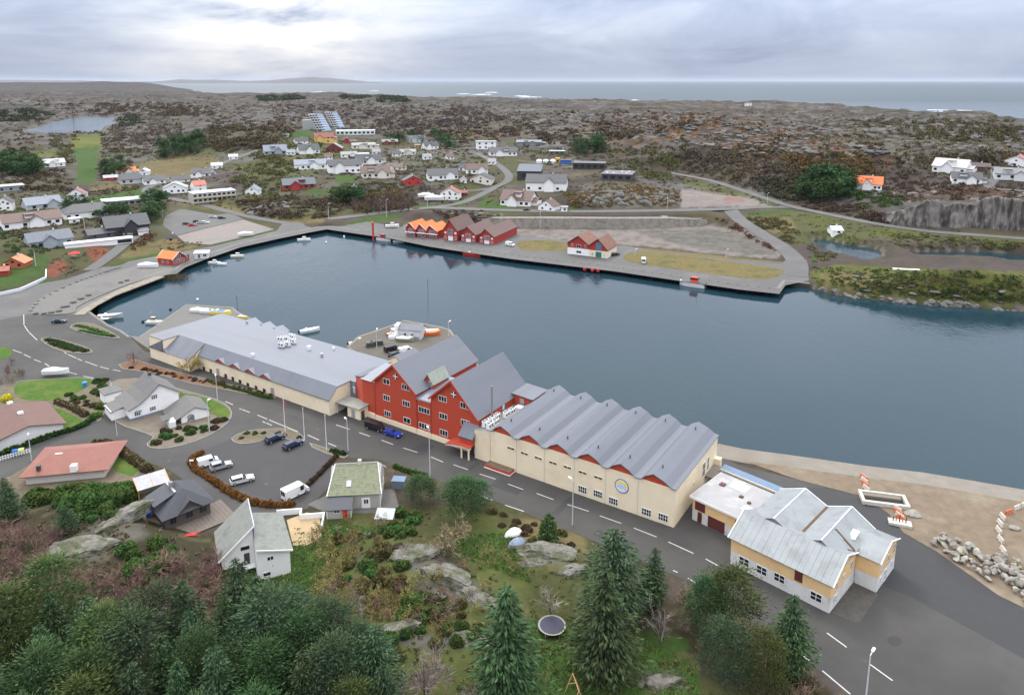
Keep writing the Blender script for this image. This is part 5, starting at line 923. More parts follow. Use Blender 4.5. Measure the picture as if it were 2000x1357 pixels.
boathouse('small red boathouse with orange roof and white gable trim, leftmost of three', 395, 455, 545, 463, 445, 255, 13, 0, orangetile); boathouse('small red boathouse with orange roof and white gable trim, middle of three', 552, 466, 690, 478, 590, 272, 13, 0, orangetile); boathouse('small red boathouse with orange roof and white gable trim, rightmost of three', 695, 478, 858, 490, 735, 292, 13, 0, orangetile)
f4 = boathouse('tall red boathouse with one orange roof slope and one brown', 938, 512, 1140, 530, 1022, 212, 20, 1, browntile)
f4.add(MB().slab([(-.6, -.7, 4.0), (float(f4.on(*Z6(1022, 212))[0])-.02, -.7, f4.on(*Z6(1022, 212))[1]+.12), (float(f4.on(*Z6(1022, 212))[0])-.02, 14, f4.on(*Z6(1022, 212))[1]+.12), (-.6, 14, 4.0)], .1), 'orange_slope', orangetile)
boathouse('tall red boathouse with brown roof, middle of the tall gables', 1190, 532, 1392, 556, 1280, 312, 24, 1, browntile); f6 = boathouse('tall red boathouse with brown roof and long white side wall', 1455, 558, 1655, 584, 1540, 345, 30, 1, browntile)
f6.add(MB().box(float(f6.w if hasattr(f6, 'w') else 0)+.0, .02, 0, .01, 0, .01), 'sill', trim) if False else None
# twin red and cream boathouse in front of the gravel lot
ZT = lambda x, y: (1080+x/12.5, 430+y/12.5)
a, b = np.array(un(*ZT(355, 820))), np.array(un(*ZT(1330, 935))); F = Frame('twin_boathouse', 'twin-gabled quay house, red above, white and cream below, brown roofs', 'boathouse', a[0], a[1], math.atan2(b[1]-a[1], b[0]-a[0]), 2.04); w_ = float(np.hypot(*(b-a))); m = w_*.55
F.add(MB().box(0, m-.02, 0, 13, 0, 3.4), 'lower_wall', wallm(WHT)); F.add(MB().box(m, w_, -.3, 13, 0, 3.4), 'lower_wall', wallm((.68, .63, .47)))
for x0, x1, y0, top, in ((0, m, -.1, 9.6), (m, w_, -.4, 9.2)):
    xm = (x0+x1)/2; F.add(MB().extr([(x0, 3.4), (x1, 3.4), (x1, 5.6 if x0 == 0 else 4.6), (xm, top), (x0, 5.6)], 'y', y0, 13), 'upper_wall', redb); F.add(roof2(MB(), x0, x1, 5.6, 5.6 if x0 == 0 else 4.6, xm, top, y0-.8, 13.6, .6, .2), 'roof', mat('worn_brown_tile', (.17, .085, .06), .75, .2, .6, bump=.3, bscale=5))
for x, y, w2, h2, p_ in ((465, 600, 1.2, 1.2, glass), (620, 640, 2.4, 1.6, glass), (785, 640, 1.2, 1.2, glass), (625, 780, 2.6, 1.3, glass), (960, 820, .6, 1.4, glass), (1255, 850, .5, 1.2, glass)):
    q, zz = F.on(*ZT(x, y), -.4); window(F.root, q, -.42 if x > 880 else -.12 if zz > 3.4 else 0, zz-h2/2, w2, h2, 0, 1, 1, None, p_)
q, zz = F.on(*ZT(1110, 830), -.4); F.add(MB().box(q-1.5, q+1.5, -.36, -.3, .1, 2.7), 'gate', mat('teal_paint', (.02, .14, .12), .6, .05)); q, zz = F.on(*ZT(1120, 640), -.4); F.add(MB().box(q-1.4, q+1.4, -.5, -.4, zz-1.9, zz+1.9), 'tall_window', glassb)
# red quay house with orange roof on the left shore
ZR = lambda x, y: (290+x/10.526, 470+y/10.526)
a, b = np.array(un(*ZR(495, 520))), np.array(un(*ZR(770, 440))); F = Frame('quay_house', 'red quay house with orange roof and white-framed windows on the left shore', 'house', a[0], a[1], math.atan2(b[1]-a[1], b[0]-a[0]), 2.04); w_ = float(np.hypot(*(b-a))); xm, za = F.on(*ZR(655, 215)); xm = w_*.5; h = za*.55
F.add(MB().extr([(0, 0), (w_, 0), (w_, h), (xm, za-.2), (0, h)], 'y', 0, 9), 'wall', redb); F.add(roof2(MB(), 0, w_, h, h, xm, za-.2, -.5, 9.4, .5, .16), 'roof', orangetile)
for q0, q1 in (((-.55, h-.5), (xm, za+.03)), ((xm, za+.03), (w_+.55, h-.5))):
    for yy in (-.58, 9.5): F.add(MB().tube((q0[0], yy, q0[1]), (q1[0], yy, q1[1]), .13, n=4), 'bargeboard', trim)
for q in (.2, .5, .8): window(F.root, w_*q, 0, .6, w_*.2, 1.6, 0, 1, 2)
window(F.root, w_*.5, 0, h*.75, w_*.3, 1.8, 0, 1, 2); window(F.root, 0, 3, .9, 1.5, 1.2, -math.pi/2, 1, 1); window(F.root, 0, 6, .9, 1.5, 1.2, -math.pi/2, 1, 1)
F.add(MB().box(w_, w_+3.2, 1.2, 6, 0, 2.7), 'side_wing', redb); F.add(MB().slab([(w_+.02, .8, 3.4), (w_+3.6, .8, 2.7), (w_+3.6, 6.4, 2.7), (w_+.02, 6.4, 3.4)], .14), 'wing_roof', roofm(rDK)); window(F.root, w_+1.6, 1.2, .9, 1.4, 1.2)
p = un(*ZR(1090, 375)); F = Frame('white_booth', 'white glazed booth with flat roof beside the red quay house', 'booth', p[0], p[1], math.radians(14), 2.04)
F.add(MB().box(-3, 3, 0, 4.5, 0, 2.7), 'wall', wallm((.55, .58, .6))); F.add(MB().slab([(-3.4, -.4, 3.0), (3.4, -.4, 2.75), (3.4, 5, 2.95), (-3.4, 5, 3.2)], .2), 'roof', white); window(F.root, -1, 0, .3, 1.2, 2.0); window(F.root, 1.6, 0, .9, 1.6, 1.3)
# ------------------------------------------------------------------ houses of the near shore
def tiles(F, q0, q1, q2, q3, n, name, m):
    """a roof slope laid in courses, each a piece with its lower edge proud"""
    A, B, Cc, D = [Vector(p) for p in (q0, q1, q2, q3)]
    for i in range(n):
        s, e = i/n, (i+1.18)/n; e = min(e, 1); up = Vector((0, 0, .035*(1 if i % 2 else 1)))
        F.add(MB().slab([A.lerp(D, s)+up, B.lerp(Cc, s)+up, B.lerp(Cc, e), A.lerp(D, e)], .05), name, m)
# white house with bell-cast roof and garage
p = un(*Z2e(1070, 608)); F = Frame('white_villa', 'white two-storey house with grey roof, blue plinth and gabled front', 'house', p[0], p[1], math.radians(44), 2.1)
gt = mat('grey_tile', (0.1162, 0.1125, 0.1087), .75, .15, .7, bump=.3, bscale=5); wv_ = wallm(WHT)
F.add(MB().extr([(0.3, .5), (12.2, .5), (12.2, 4.3), (7.7, 7.5), (4.6, 5.0), (2.6, 3.7), (.3, 2.9)], 'y', 0, 10.2), 'wall', wv_); F.add(MB().box(.36, 12.14, .06, 10.1, -.3, .5), 'plinth', mat('blue_plinth', (.16, .20, .31), .8, .1))
pf = [(-.2, 2.8), (2.6, 3.75), (4.6, 5.05), (7.7, 7.65)]; mb = MB()
for (a, za), (b, zb) in zip(pf[:-1], pf[1:]): mb.slab([(a, -.5, za+.12), (b, -.5, zb+.12), (b, 10.6, zb+.12), (a, 10.6, za+.12)], .2)
mb.slab([(7.7, -.5, 7.77), (12.8, -.5, 4.05), (12.8, 10.6, 4.05), (7.7, 10.6, 7.77)], .2); r = F.add(mb, 'roof', gt); chim(r, 7.9, 7.6, 7.6, .9, darkgrey)
for x, y in ((1138, 540), (1265, 497), (1277, 402)): a, b = F.on(*Z2e(x, y)); window(F.root, a, 0, b-.55, 1.5, 1.1, 0, 2, 2)
window(F.root, .3, 4, .9, 1.2, 1.2, -math.pi/2, 1, 1); F.add(MB().box(1.6, 2.9, -.9, 0, 2.0, 2.2), 'door_canopy', MATS['blue_plinth']); F.add(MB().box(-3.0, .28, 3.5, 9, -.2, 2.3), 'side_wing', wv_); F.add(MB().slab([(-3.3, 3.2, 2.2), (.28, 3.2, 3.0), (.28, 9.3, 3.0), (-3.3, 9.3, 2.2)], .15), 'wing_roof', gt)
F.add(MB().box(-1.5, 2.5, 14.2, 19, -.2, 2.8), 'rear_annexe', wv_); F.add(MB().box(-1.8, 2.8, 13.9, 19.3, 2.8, 3.0), 'annexe_roof', gt)
p = un(*Z2e(1505, 625)); F = Frame('garage', 'white gabled garage with grey roof and round gate window beside the white villa', 'garage', p[0], p[1], math.radians(38), 2.1)
F.add(MB().extr([(0, -.2), (6.6, -.2), (6.6, 1.8), (3.3, 3.3), (0, 1.8)], 'y', 0, 8.5), 'wall', wv_); F.add(roof2(MB(), -2.2, 6.6, .75, 1.8, 3.3, 3.35, -.4, 8.9, .3, .15), 'roof', gt); F.add(MB().extr([(2.2+p_[0], .9+p_[2]) for p_ in disc(.95, 0, 16, a1=math.pi)]+[(1.25, 0), (3.15, 0)][::-1], 'y', -.05, 0), 'gate', mat('grey_gate', (.3, .3, .3), .7, .1))
F.add(MB().box(-3.0, -1.5, -1, 1.6, 0, 1.5), 'porch', white); F.add(MB().slab([(-4.4, -.4, 2.0), (-2.4, -.4, 2.2), (-2.4, 3, 2.2), (-4.4, 3, 2.0)], .1), 'porch_roof', darkgrey)
# brown-roofed bungalow at the left edge
p = un(*Z2e(0, 860)); F = Frame('bungalow', 'white bungalow with broad brown roof and two white roof vents at the left edge', 'house', p[0], p[1], math.radians(46), 2.1); bt = mat('brown_roof_tile', (.13, .072, .06), .8, .12, .6, bump=.3, bscale=5)
F.add(MB().extr([(-2, -.2), (13, -.2), (13, 2.4), (6.0, 4.2), (-2, 2.3)], 'y', 0, 16), 'wall', wallm((.64, .64, .63))); rb = roof2(MB(), -2.4, 13, 2.3, 2.4, 6.0, 4.3, -.7, 16.5, .7, .2); r = F.add(rb, 'roof', bt)
for x, y in ((85, 475), (172, 558)): a, b = F.at(*Z2e(x, y), 3.9); MB().box(a-.55, a+.55, b-.55, b+.55, 3.4, 4.9).build('vent_stack', white, r)
for i in range(9): F.add(MB().box(-2+15*i/9, -2+15*(i+1)/9-.04, -.03, 0, 0, 2.2), 'cladding_board', wallm((.64, .64, .63)))
# terracotta hipped roof
p = un(*Z2e(190, 1150)); F = Frame('bungalow', 'bungalow with hipped terracotta roof and white roof hatches behind the hedge', 'house', p[0], p[1], math.radians(11), 2.1); tt = mat('terracotta_tile', (.225, .095, .074), .8, .12, .5, bump=.3, bscale=5)
F.add(MB().box(.3, 15.6, .8, 12, -.2, 2.3), 'wall', wallm((.55, .53, .5))); r = F.add(hip(MB(), -.6, 16.8, -.2, 13, 2.2, 4.5, 5.0, .2), 'roof', tt)
for x, y, s in ((498, 880, .7), (612, 985, .6), (318, 980, .35)): a, b = F.at(*Z2e(x, y), 3.6); MB().box(a-s, a+s, b-s, b+s, 2.8, 4.2 if s > .5 else 3.9).build('roof_hatch', white if s > .5 else darkgrey, r)
# black house
p = un(*Z2g(985, 270)) if 'Z2g' in globals() else un(985*.33, 950+270*.33); F = Frame('black_house', 'black-brown timber house with dark slate hipped roof and front gable', 'house', p[0], p[1], math.radians(44), 2.1); bw = wallm((.075, .066, .058)); br = mat('black_slate', (.048, .052, .062), .6, .12, .8, bump=.3, bscale=6)
F.add(MB().box(0, 8.4, 0, 9.2, -.3, 2.9), 'wall', bw); r = F.add(hip(MB(), -.8, 9.2, -.8, 10, 2.8, 6.2, 3.6, .18), 'roof', br); chim(r, 3.2, 5.4, 6, .7, mat('grey_brick', (.2, .2, .2), .8, .2))
F.add(MB().extr([(2.2, 2.9), (6.6, 2.9), (4.4, 4.9)], 'y', -.35, 3), 'front_gable', bw); F.add(roof2(MB(), 2.2, 6.6, 2.9, 2.9, 4.4, 4.9, -.9, 4, .4, .15), 'gable_roof', br)
F.add(MB().box(-.6, 2.6, 3.2, 7.4, 2.9, 4.3), 'dormer', bw); F.add(MB().slab([(-1.0, 2.8, 4.2), (3.2, 2.8, 5.6), (3.2, 7.8, 5.6), (-1.0, 7.8, 4.2)], .15), 'dormer_roof', br); F.add(MB().slab([(2.9, 2.9, 5.66), (3.3, 2.9, 5.72), (3.3, 7.7, 5.72), (2.9, 7.7, 5.66)], .04), 'ridge_flashing', steel)
for x, w2 in ((1.4, 1.2), (4.4, 1.4), (7.0, 1.4)): window(F.root, x, 0, 1.0, w2, 1.3, 0, 1, 1, mat('brown_frame', (.05, .045, .04), .6, 0))
for y_ in (2, 5, 7.6): window(F.root, 0, y_, 1.0, 1.2, 1.3, -math.pi/2, 1, 1, MATS['brown_frame'])
F.add(MB().box(-2.2, -.02, .5, 8.5, 0, .25), 'veranda_deck', mat('veranda_wood', (.16, .12, .08), .85, .2)); F.add(MB().box(-2.2, -2.1, .5, 8.5, .25, 1.1), 'veranda_rail', MATS['veranda_wood'])
# deck in front, sun loungers
dk = Frame('timber_deck', 'weathered timber deck in front of the black house', 'deck', *un(390, 1022), math.radians(44), 2.12); dw = mat('deck_wood', (.13, .105, .09), .85, .2, 2)
for i in range(16): dk.add(MB().box(-6+.38*i*2, -6+.38*(i*2+1.92), -3, 5, 0, .12), 'plank', dw)
redcl = mat('red_cloth', (.62, .02, .018), .8, .1)
for i, (u, v, lb) in enumerate(((352, 1051, 'red sun lounger on the deck, the left one'), (375, 1044, 'red sun lounger on the deck, the right one'))):
    p = un(u, v, 2.9); t = Frame('sun_lounger', lb, 'sun lounger', p[0], p[1], math.radians(10), 2.6); t.add(MB().box(-.95, .6, -.35, .35, .3, .4), 'seat', redcl); t.add(MB().slab([(.6, -.35, .4), (1.25, -.35, .95), (1.25, .35, .95), (.6, .35, .4)], .08), 'backrest', redcl)
    for xx in (-.85, .5):
        for yy in (-.3, .3): t.add(MB().tube((xx, yy, 0), (xx, yy, .3), .03), 'leg', steel)
p = un(296, 940, 4); t = Frame('solar_shed', 'open shed with wood-framed glass panel roof behind the black house', 'shed', p[0], p[1], math.radians(38), 2.1); t.add(MB().slab([(-3, -2.2, 1.9), (3, -2.2, 1.9), (3, 2.2, 2.7), (-3, 2.2, 2.7)], .08), 'glass_roof', mat('panel_glass', (.22, .22, .30), .45, .4, .8))
for xx in (-3, 0, 3): t.add(MB().slab([(xx-.09, -2.3, 1.96), (xx+.09, -2.3, 1.96), (xx+.09, 2.3, 2.78), (xx-.09, 2.3, 2.78)], .1), 'rafter', mat('new_wood', (.45, .29, .13), .7, .1))
for xx in (-2.9, 2.9):
    for yy in (-2.1, 2.1): t.add(MB().tube((xx, yy, 0), (xx, yy, 1.9), .08), 'post', MATS['new_wood'])
# turf-green slate house with the red door
p = un(*Z2f(1165, 975)); F = Frame('slate_house', 'grey house with mossy green slate roof, dark porch and bright red door', 'house', p[0], p[1], math.radians(5), 2.1); gw = wallm((.36, .34, .31)); ms = mat('mossy_slate', (0.1997, 0.2125, 0.1318), .85, .18, 1.8, bump=.4, bscale=6, col2=(0.136, 0.1403, 0.1105), c2scale=1.2)
F.add(MB().extr([(1.5, -.2), (10.6, -.2), (10.6, 3.4), (6.1, 6.9), (1.5, 3.4)], 'x', 0, 10), 'wall', gw)
tiles(F, (-.35, 1.0, 3.15), (10.35, 1.0, 3.15), (9.3, 6.1, 7.15), (.7, 6.1, 7.15), 12, 'slate_course', ms); tiles(F, (10.35, 11.1, 3.15), (-.35, 11.1, 3.15), (.7, 6.1, 7.15), (9.3, 6.1, 7.15), 12, 'slate_course', ms)
for s, xe, xr in ((-1, -.35, .7), (1, 10.35, 9.3)):
    F.add(MB().tube((xe, 1.0, 3.2), (xr, 6.1, 7.2), .12, n=4), 'verge', trim); F.add(MB().tube((xe, 11.1, 3.2), (xr, 6.1, 7.2), .12, n=4), 'verge', trim)
F.add(MB().tube((.7, 6.1, 7.22), (9.3, 6.1, 7.22), .12, n=5), 'ridge_cap', steel); chim(F.root, 5.6, 6.2, 7.0, .9, mat('pale_chimney', (.5, .52, .45), .85, .15))
F.add(MB().slab([(3.3, 2.3, 4.35), (4.2, 2.3, 4.35), (4.2, 3.3, 5.1), (3.3, 3.3, 5.1)], .12), 'skylight', mat('skylight_glass', (.45, .5, .58), .15, 0))
F.add(MB().prism([(0, -1.6), (4.6, -1.6), (4.6, 1.48), (0, 1.48)], -.2, [1.95, 1.95, 3.0, 3.0]), 'porch', gw); F.add(MB().slab([(-.25, -1.95, 1.95), (4.85, -1.95, 1.95), (4.85, 1.48, 3.15), (-.25, 1.48, 3.15)], .15), 'porch_roof', br)
F.add(MB().box(3.0, 3.85, -1.66, -1.6, 0, 1.9), 'door', mat('red_door', (.55, .01, .012), .5, .05)); window(F.root, 1.9, -1.6, 1.1, 1.1, .7, 0, 1, 1); F.add(MB().box(6.3, 8.0, 1.4, 1.5, 0, 2.2), 'white_door', white); window(F.root, 7.2, 1.42, .9, 1.0, 1.1, 0, 1, 1)
for yy in (3.5, 6, 8.5): window(F.root, 10, yy, 1.0, 1.2, 1.3, math.pi/2, 1, 2)
for x0, x1 in ((-.1, .08), (4.5, 4.68), (9.9, 10.08)): F.add(MB().box(x0, x1, -1.64 if x0 < 9 else 1.44, -1.5 if x0 < 9 else 1.5, 0, 2.0 if x0 < 9 else 3.3), 'corner_board', trim)
sheet('slate_house_yard', [(600, 985), (640, 965), (660, 955), (770, 955), (782, 1000), (745, 1002), (640, 1002)], 2.055, mat('yard_grit', (.10, .095, .09), .9, .2, .8))
p = un(750, 1026); F = Frame('garden_shed', 'small grey-roofed garden shed at the lawn corner of the slate house', 'shed', p[0], p[1], math.radians(-4), 2.1); F.add(MB().box(-1.6, 1.6, 0, 2.2, -.2, 1.5), 'wall', gw); F.add(MB().slab([(-1.8, -.3, 1.45), (1.8, -.3, 1.45), (1.8, 2.4, 2.1), (-1.8, 2.4, 2.1)], .1), 'roof', mat('pale_felt', (.36, .38, .40), .8, .25, 1.5))
p = un(777, 955); F = Frame('bin_shelter', 'small blue-grey bin shelter with glass roof right of the slate house', 'shelter', p[0], p[1], math.radians(-6), 2.1); F.add(MB().box(-1.3, 1.3, 0, 2.0, -.2, 1.6), 'wall', wallm((.15, .18, .23))); F.add(MB().box(-1.4, 1.4, -.1, 2.1, 1.6, 1.72), 'roof', glassb)
# picket walls and terrace of the front white house
p = un(1530*.33, 950+578*.33); F = Frame('split_roof_house', 'white house with two split grey slate roofs at the edge of the wood', 'house', p[0], p[1], math.radians(26), 2.1); sl = mat('grey_slate', (0.1763, 0.1845, 0.1681), .8, .16, 1.5, bump=.4, bscale=5, col2=(0.123, 0.1312, 0.1148), c2scale=.6)
F.add(MB().extr([(.02, -.3), (5.4, -.3), (5.4, 5.0), (.02, 6.5)], 'y', 0, 11), 'right_wall', wv_); F.add(MB().extr([(-5.3, -.3), (0, -.3), (0, 8.6), (-5.3, 4.1)], 'y', 3.9, 12), 'left_wall', wv_)
tiles(F, (5.9, -.5, 5.0), (5.9, 11.5, 5.0), (.0, 11.5, 6.62), (.0, -.5, 6.62), 12, 'slate_course', sl); tiles(F, (-5.9, 12.6, 3.75), (-5.9, 3.3, 3.75), (.15, 3.3, 8.85), (.15, 12.6, 8.85), 14, 'slate_course', sl)
F.add(MB().box(.16, .3, 3.4, 12.5, 6.8, 8.9), 'clerestory', mat('clerestory_blue', (.38, .46, .56), .3, .15)); F.add(MB().slab([(5.9, -.62, 5.02), (0, -.62, 6.66), (0, -.5, 6.66), (5.9, -.5, 5.02)], .25), 'bargeboard', trim); F.add(MB().slab([(-5.9, 3.18, 3.77), (.15, 3.18, 8.9), (.15, 3.3, 8.9), (-5.9, 3.3, 3.77)], .25), 'bargeboard', trim)
for x, y, Y, w2, h2, mu in ((1600, 423, 0, 1.1, .8, 1), (1580, 517, 0, 1.3, .8, 0), (1450, 363, 3.9, 1.6, .9, 0), (1432, 466, 3.9, 1.7, 1.2, 2)): a, b = F.on(x*.33, 950+y*.33, Y); window(F.root, a, Y, b-h2/2, w2, h2, 0, mu, 1)
F.add(MB().box(-1.7, -.8, 3.84, 3.9, 1.6, 3.7), 'balcony_door', darkgrey); F.add(MB().box(-2.0, -.02, 2.6, 3.84, 1.4, 1.55), 'balcony', trim)
t = Frame('terrace_wall', 'white rendered zigzag wall around the terrace behind the split-roofed house', 'wall', *un(590, 1010), math.radians(8), 2.1)
for x0, x1, y0, y1 in ((-5, -.4, 1.2, 1.45), (-.4, -.15, -.6, 1.45), (-.15, 4.2, -.85, -.6), (4.2, 4.45, -5.2, -.6)): t.add(MB().box(x0, x1, y0, y1, -.3, 1.05), 'wall_section', white); 
sheet('terrace', [(560, 1015), (600, 1000), (625, 1010), (628, 1050), (575, 1075)], 2.10, mat('terrace_tan', (.34, .25, .14), .9, .15))
# ------------------------------------------------------------------ stone retaining wall under the coast road
WP = [(905, 436), (960, 444), (1080, 446), (1200, 447), (1300, 445), (1375, 441), (1400, 438)]; wl = wpts(WP, 2.0)
stm = mat('rubble_wall', (.19, .175, .15), .92, .32, .55, bump=.9, bscale=1.1, col2=(.12, .105, .085), c2scale=.3)
t = thing('stone_wall', 'long rubble retaining wall between the coast road and the gravel lot', 'wall', (*wl[3], 2)); mb = MB(); cp = MB()
hs = [2.5, 5.0, 5.6, 5.6, 5.2, 3.5, 1.5]
for i in range(len(wl)-1):
    a, b = np.array(wl[i])-wl[3], np.array(wl[i+1])-wl[3]; d = (b-a)/np.hypot(*(b-a)); nn = np.array([-d[1], d[0]])
    for q in range(8):
        p, r = a+(b-a)*q/8, a+(b-a)*(q+1)/8; z0, z1 = hs[i]+(hs[i+1]-hs[i])*q/8, hs[i]+(hs[i+1]-hs[i])*(q+1)/8; j = (random.random()-.5)*.5
        mb.face((*p, -.5), (*r, -.5), (*(r+nn*(1.6+j)), z1), (*(p+nn*(1.6+j)), z0)); mb.face((*(p+nn*1.6), z0), (*(r+nn*1.6), z1), (*(r+nn*7), z1), (*(p+nn*7), z0))
mb.build('stone_face', stm, t)
for i in range(len(wl)-1):
    a, b = np.array(wl[i])-wl[3], np.array(wl[i+1])-wl[3]; d = (b-a)/np.hypot(*(b-a)); nn = np.array([-d[1], d[0]])*2; cp.tube((*(a+nn), hs[i]+.9), (*(b+nn), hs[i+1]+.9), .12, n=4)
cp.build('guard_rail', steel, t)
p = un(1290, 427, 6); t = thing('banner', 'white banner on the rail of the stone retaining wall', 'banner', (p[0], p[1], 6), -math.atan2(*p)); MB().box(-4, 4, 0, .08, 0, 1.6).build('cloth', white, t)
# ------------------------------------------------------------------ lots of the near shore
curb = mat('kerb_stone', (.24, .235, .225), .85, .12, 2)
def lot(name, pts, m, z=2.12, sm_=0, kerb=True):
    P = wpts(pts, z); P = [q[:2] for q in smooth_line(P, sm_, True)] if sm_ else P
    o = MB().prism(P, 1.95, z).build(name, m); tag(o, kind='structure')
    if kerb:
        mb = MB(); n = len(P); c = np.mean(np.array(P), 0)
        for i in range(n): mb.tube((*P[i], z-.02), (*P[(i+1) % n], z-.02), .11, n=4)
        tag(mb.build('kerb', curb), kind='structure')
lot('garden_lot', [(213, 757), (232, 741), (300, 741), (345, 758), (420, 779), (448, 796), (451, 815), (430, 837), (382, 861), (330, 874), (296, 874), (287, 866), (300, 852), (262, 838), (232, 826), (206, 800)], mat('driveway_grit', (.135, .112, .085), .95, .18, .8, bump=.3, col2=(.10, .09, .07), c2scale=.3), 2.10, 2)
sheet('lawn', [(352, 766), (415, 781), (444, 796), (448, 810), (435, 820), (405, 800), (360, 785)], 2.125, lawn, 2)
lot('garden_lot', [(-80, 772), (40, 744), (150, 737), (214, 742), (222, 765), (212, 792), (195, 820), (120, 846), (0, 882), (-80, 900)], soil, 2.10, 0)
sheet('lawn', [(38, 745), (130, 738), (178, 741), (165, 758), (120, 778), (60, 782), (30, 770)], 2.125, lawn, 2)
sheet('lawn', [(96, 795), (122, 800), (165, 822), (150, 838), (124, 846), (122, 830)], 2.125, lawn, 1)
sheet('lawn', [(193, 884), (240, 895), (272, 918), (258, 930), (225, 920)], 2.125, lawn, 1)
sheet('garden_soil', [(-80, 955), (20, 930), (60, 905), (150, 880), (190, 868), (235, 874), (300, 913), (280, 945), (180, 960), (60, 985), (-80, 1010)], 2.11, soil)
sheet('lawn', [(0, 690), (-30, 676), (14, 679), (24, 690), (10, 700), (-30, 705)], 2.08, lawn, 2)
for pts in ([(137, 640), (150, 631), (180, 632), (215, 648), (234, 660), (205, 658), (165, 650)], [(80, 664), (92, 659), (130, 666), (172, 680), (178, 689), (140, 689), (105, 680)]): lot('planting_island', pts, soil, 2.2, 2)
lot('planting_strip', [(232, 712), (262, 702), (330, 722), (380, 735), (470, 756), (540, 772), (535, 778), (460, 764), (372, 748), (300, 728), (240, 720)], mat('rust_soil', (.13, .065, .035), .95, .25, 1, col2=(.09, .075, .035), c2scale=.4), 2.12, 0)
lot('planting_strip', [(452, 856), (480, 842), (520, 838), (565, 838), (595, 855), (580, 862), (540, 852), (505, 862), (470, 866)], soil, 2.12, 2)
lot('planting_strip', [(605, 865), (640, 876), (680, 888), (672, 894), (640, 886), (610, 873)], soil, 2.12, 1)
# sandstone edging of the curved beach path
mb = MB(); q = wpts([(90, 615), (140, 612), (150, 600), (190, 580), (250, 556), (300, 542)], 2.1); q = [p_[:2] for p_ in smooth_line(q, 4)]
for a, b in zip(q[:-1], q[1:]): mb.tube((*a, 2.15), (*b, 2.15), .35, n=4)
tag(mb.build('beach_wall', stonec), kind='structure')
lot('beach_wall', [(145, 615), (162, 602), (200, 582), (240, 562), (300, 540), (322, 540), (280, 556), (225, 577), (190, 596), (165, 614)], mat('sandstone', (.21, .185, .145), .9, .25, .8, bump=.5, col2=(.14, .125, .10), c2scale=.3), 2.3, 0, False)
# ------------------------------------------------------------------ vehicles
tyre = mat('tyre', (.018, .018, .018), .85, 0); rim = mat('alloy', (.45, .45, .46), .35, 0, metal=.6); lampm = mat('headlamp', (.6, .62, .64), .15, 0); rearl = mat('rear_lamp', (.35, .01, .01), .3, 0)
def paint(c): return mat('paint_%d_%d_%d' % tuple(int(x*255) for x in c), c, .28, 0)
def car(name, label, cat, u, v, rot, c, kind='wagon', L=4.7, W=1.85, H=1.5, z=None, group=None):
    x, y, gz = hit(u, v); gz = z if z is not None else max(gz, 2.05); x, y = un(u, v, gz); t = thing(name, label, cat, (x, y, gz+.01), rot, group); pm = paint(c); l = L/2
    if kind == 'van': hull = [(-l, .35), (l, .35), (l, .85), (l-.12, 1.05), (l-.75, 1.2), (l-1.35, H), (-l+.05, H), (-l, H-.1)]
    else: hull = [(-l, .32), (l, .32), (l, .62), (l-.08, .78), (l-.5, .9), (l*.36, 1.0), (-l+.1, 1.02), (-l, .9)]
    k = len(hull); rings = []
    for yy, s in ((-W/2+.02, .94), (-W/2, .985), (0, 1), (W/2, .985), (W/2-.02, .94)): rings.append([(p[0]*s, yy if abs(yy) != W/2-.02 else yy*.93, .32+(p[1]-.32)*s) for p in hull])
    MB().loft(rings).build('body', pm, t)
    if kind != 'van':
        f, r_ = (l*.38, -l+.12) if kind == 'wagon' else (l*.34, -l*.62); b0 = [(r_, -W*.46), (f, -W*.46), (f, W*.46), (r_, W*.46)]; b1 = [(r_+.28 if kind == 'wagon' else r_+.55, -W*.37), (f-.75, -W*.37), (f-.75, W*.37), (r_+.28 if kind == 'wagon' else r_+.55, W*.37)]
        MB().loft([[(*p, .96) for p in b0], [(*p, H-.04) for p in b1]]).build('windows', glass, t); MB().loft([[(*p, H-.045) for p in b1], [(p[0]*.97, p[1]*.95, H+.02) for p in b1]]).build('roof', pm, t)
        for sy in (-1, 1):
            for xa, xb, xt in ((f, f-.1, f-.78), (.1, 0, -.02), (r_+.1, r_, r_+.3)): MB().slab([(xa, sy*W*.462, .97), (xb, sy*W*.462, .97), (xt, sy*W*.375, H-.03), (xt+.09, sy*W*.375, H-.03)], .02).build('pillar', pm, t)
    else:
        MB().slab([(l-.72, -W*.43, 1.24), (l-.72, W*.43, 1.24), (l-1.3, W*.40, H-.08), (l-1.3, -W*.40, H-.08)], -.03).build('windscreen', glass, t)
        for sy in (-1, 1): MB().box(l-2.15, l-1.35, sy*W*.495-.02, sy*W*.495+.02, 1.15, H-.25).build('side_window', glass, t)
        MB().box(-l-.015, -l+.02, -W*.38, -.04, 1.15, H-.25).box(-l-.015, -l+.02, .04, W*.38, 1.15, H-.25).build('rear_window', glass, t)
    for sx in (l-.85, -l+.85):
        for sy in (-1, 1):
            o = MB().tube((sx, sy*(W/2-.2), .33), (sx, sy*(W/2+.01), .33), .33, n=14).build('wheel', tyre, t); MB().tube((sx, sy*(W/2), .33), (sx, sy*(W/2+.025), .33), .2, n=10).build('rim', rim, o)
    for sy in (-1, 1):
        MB().box(l-.16, l+.01, sy*W*.38-.2, sy*W*.38+.2, .62, .76).build('headlight', lampm, t); MB().box(-l-.01, -l+.06, sy*W*.42-.12, sy*W*.42+.12, .7, .95).build('rear_light', rearl, t)
    return t
DB = (.012, .02, .045); SLV = (.42, .43, .45); WH = (.72, .73, .74); BK = (.012, .012, .014)
d = math.radians
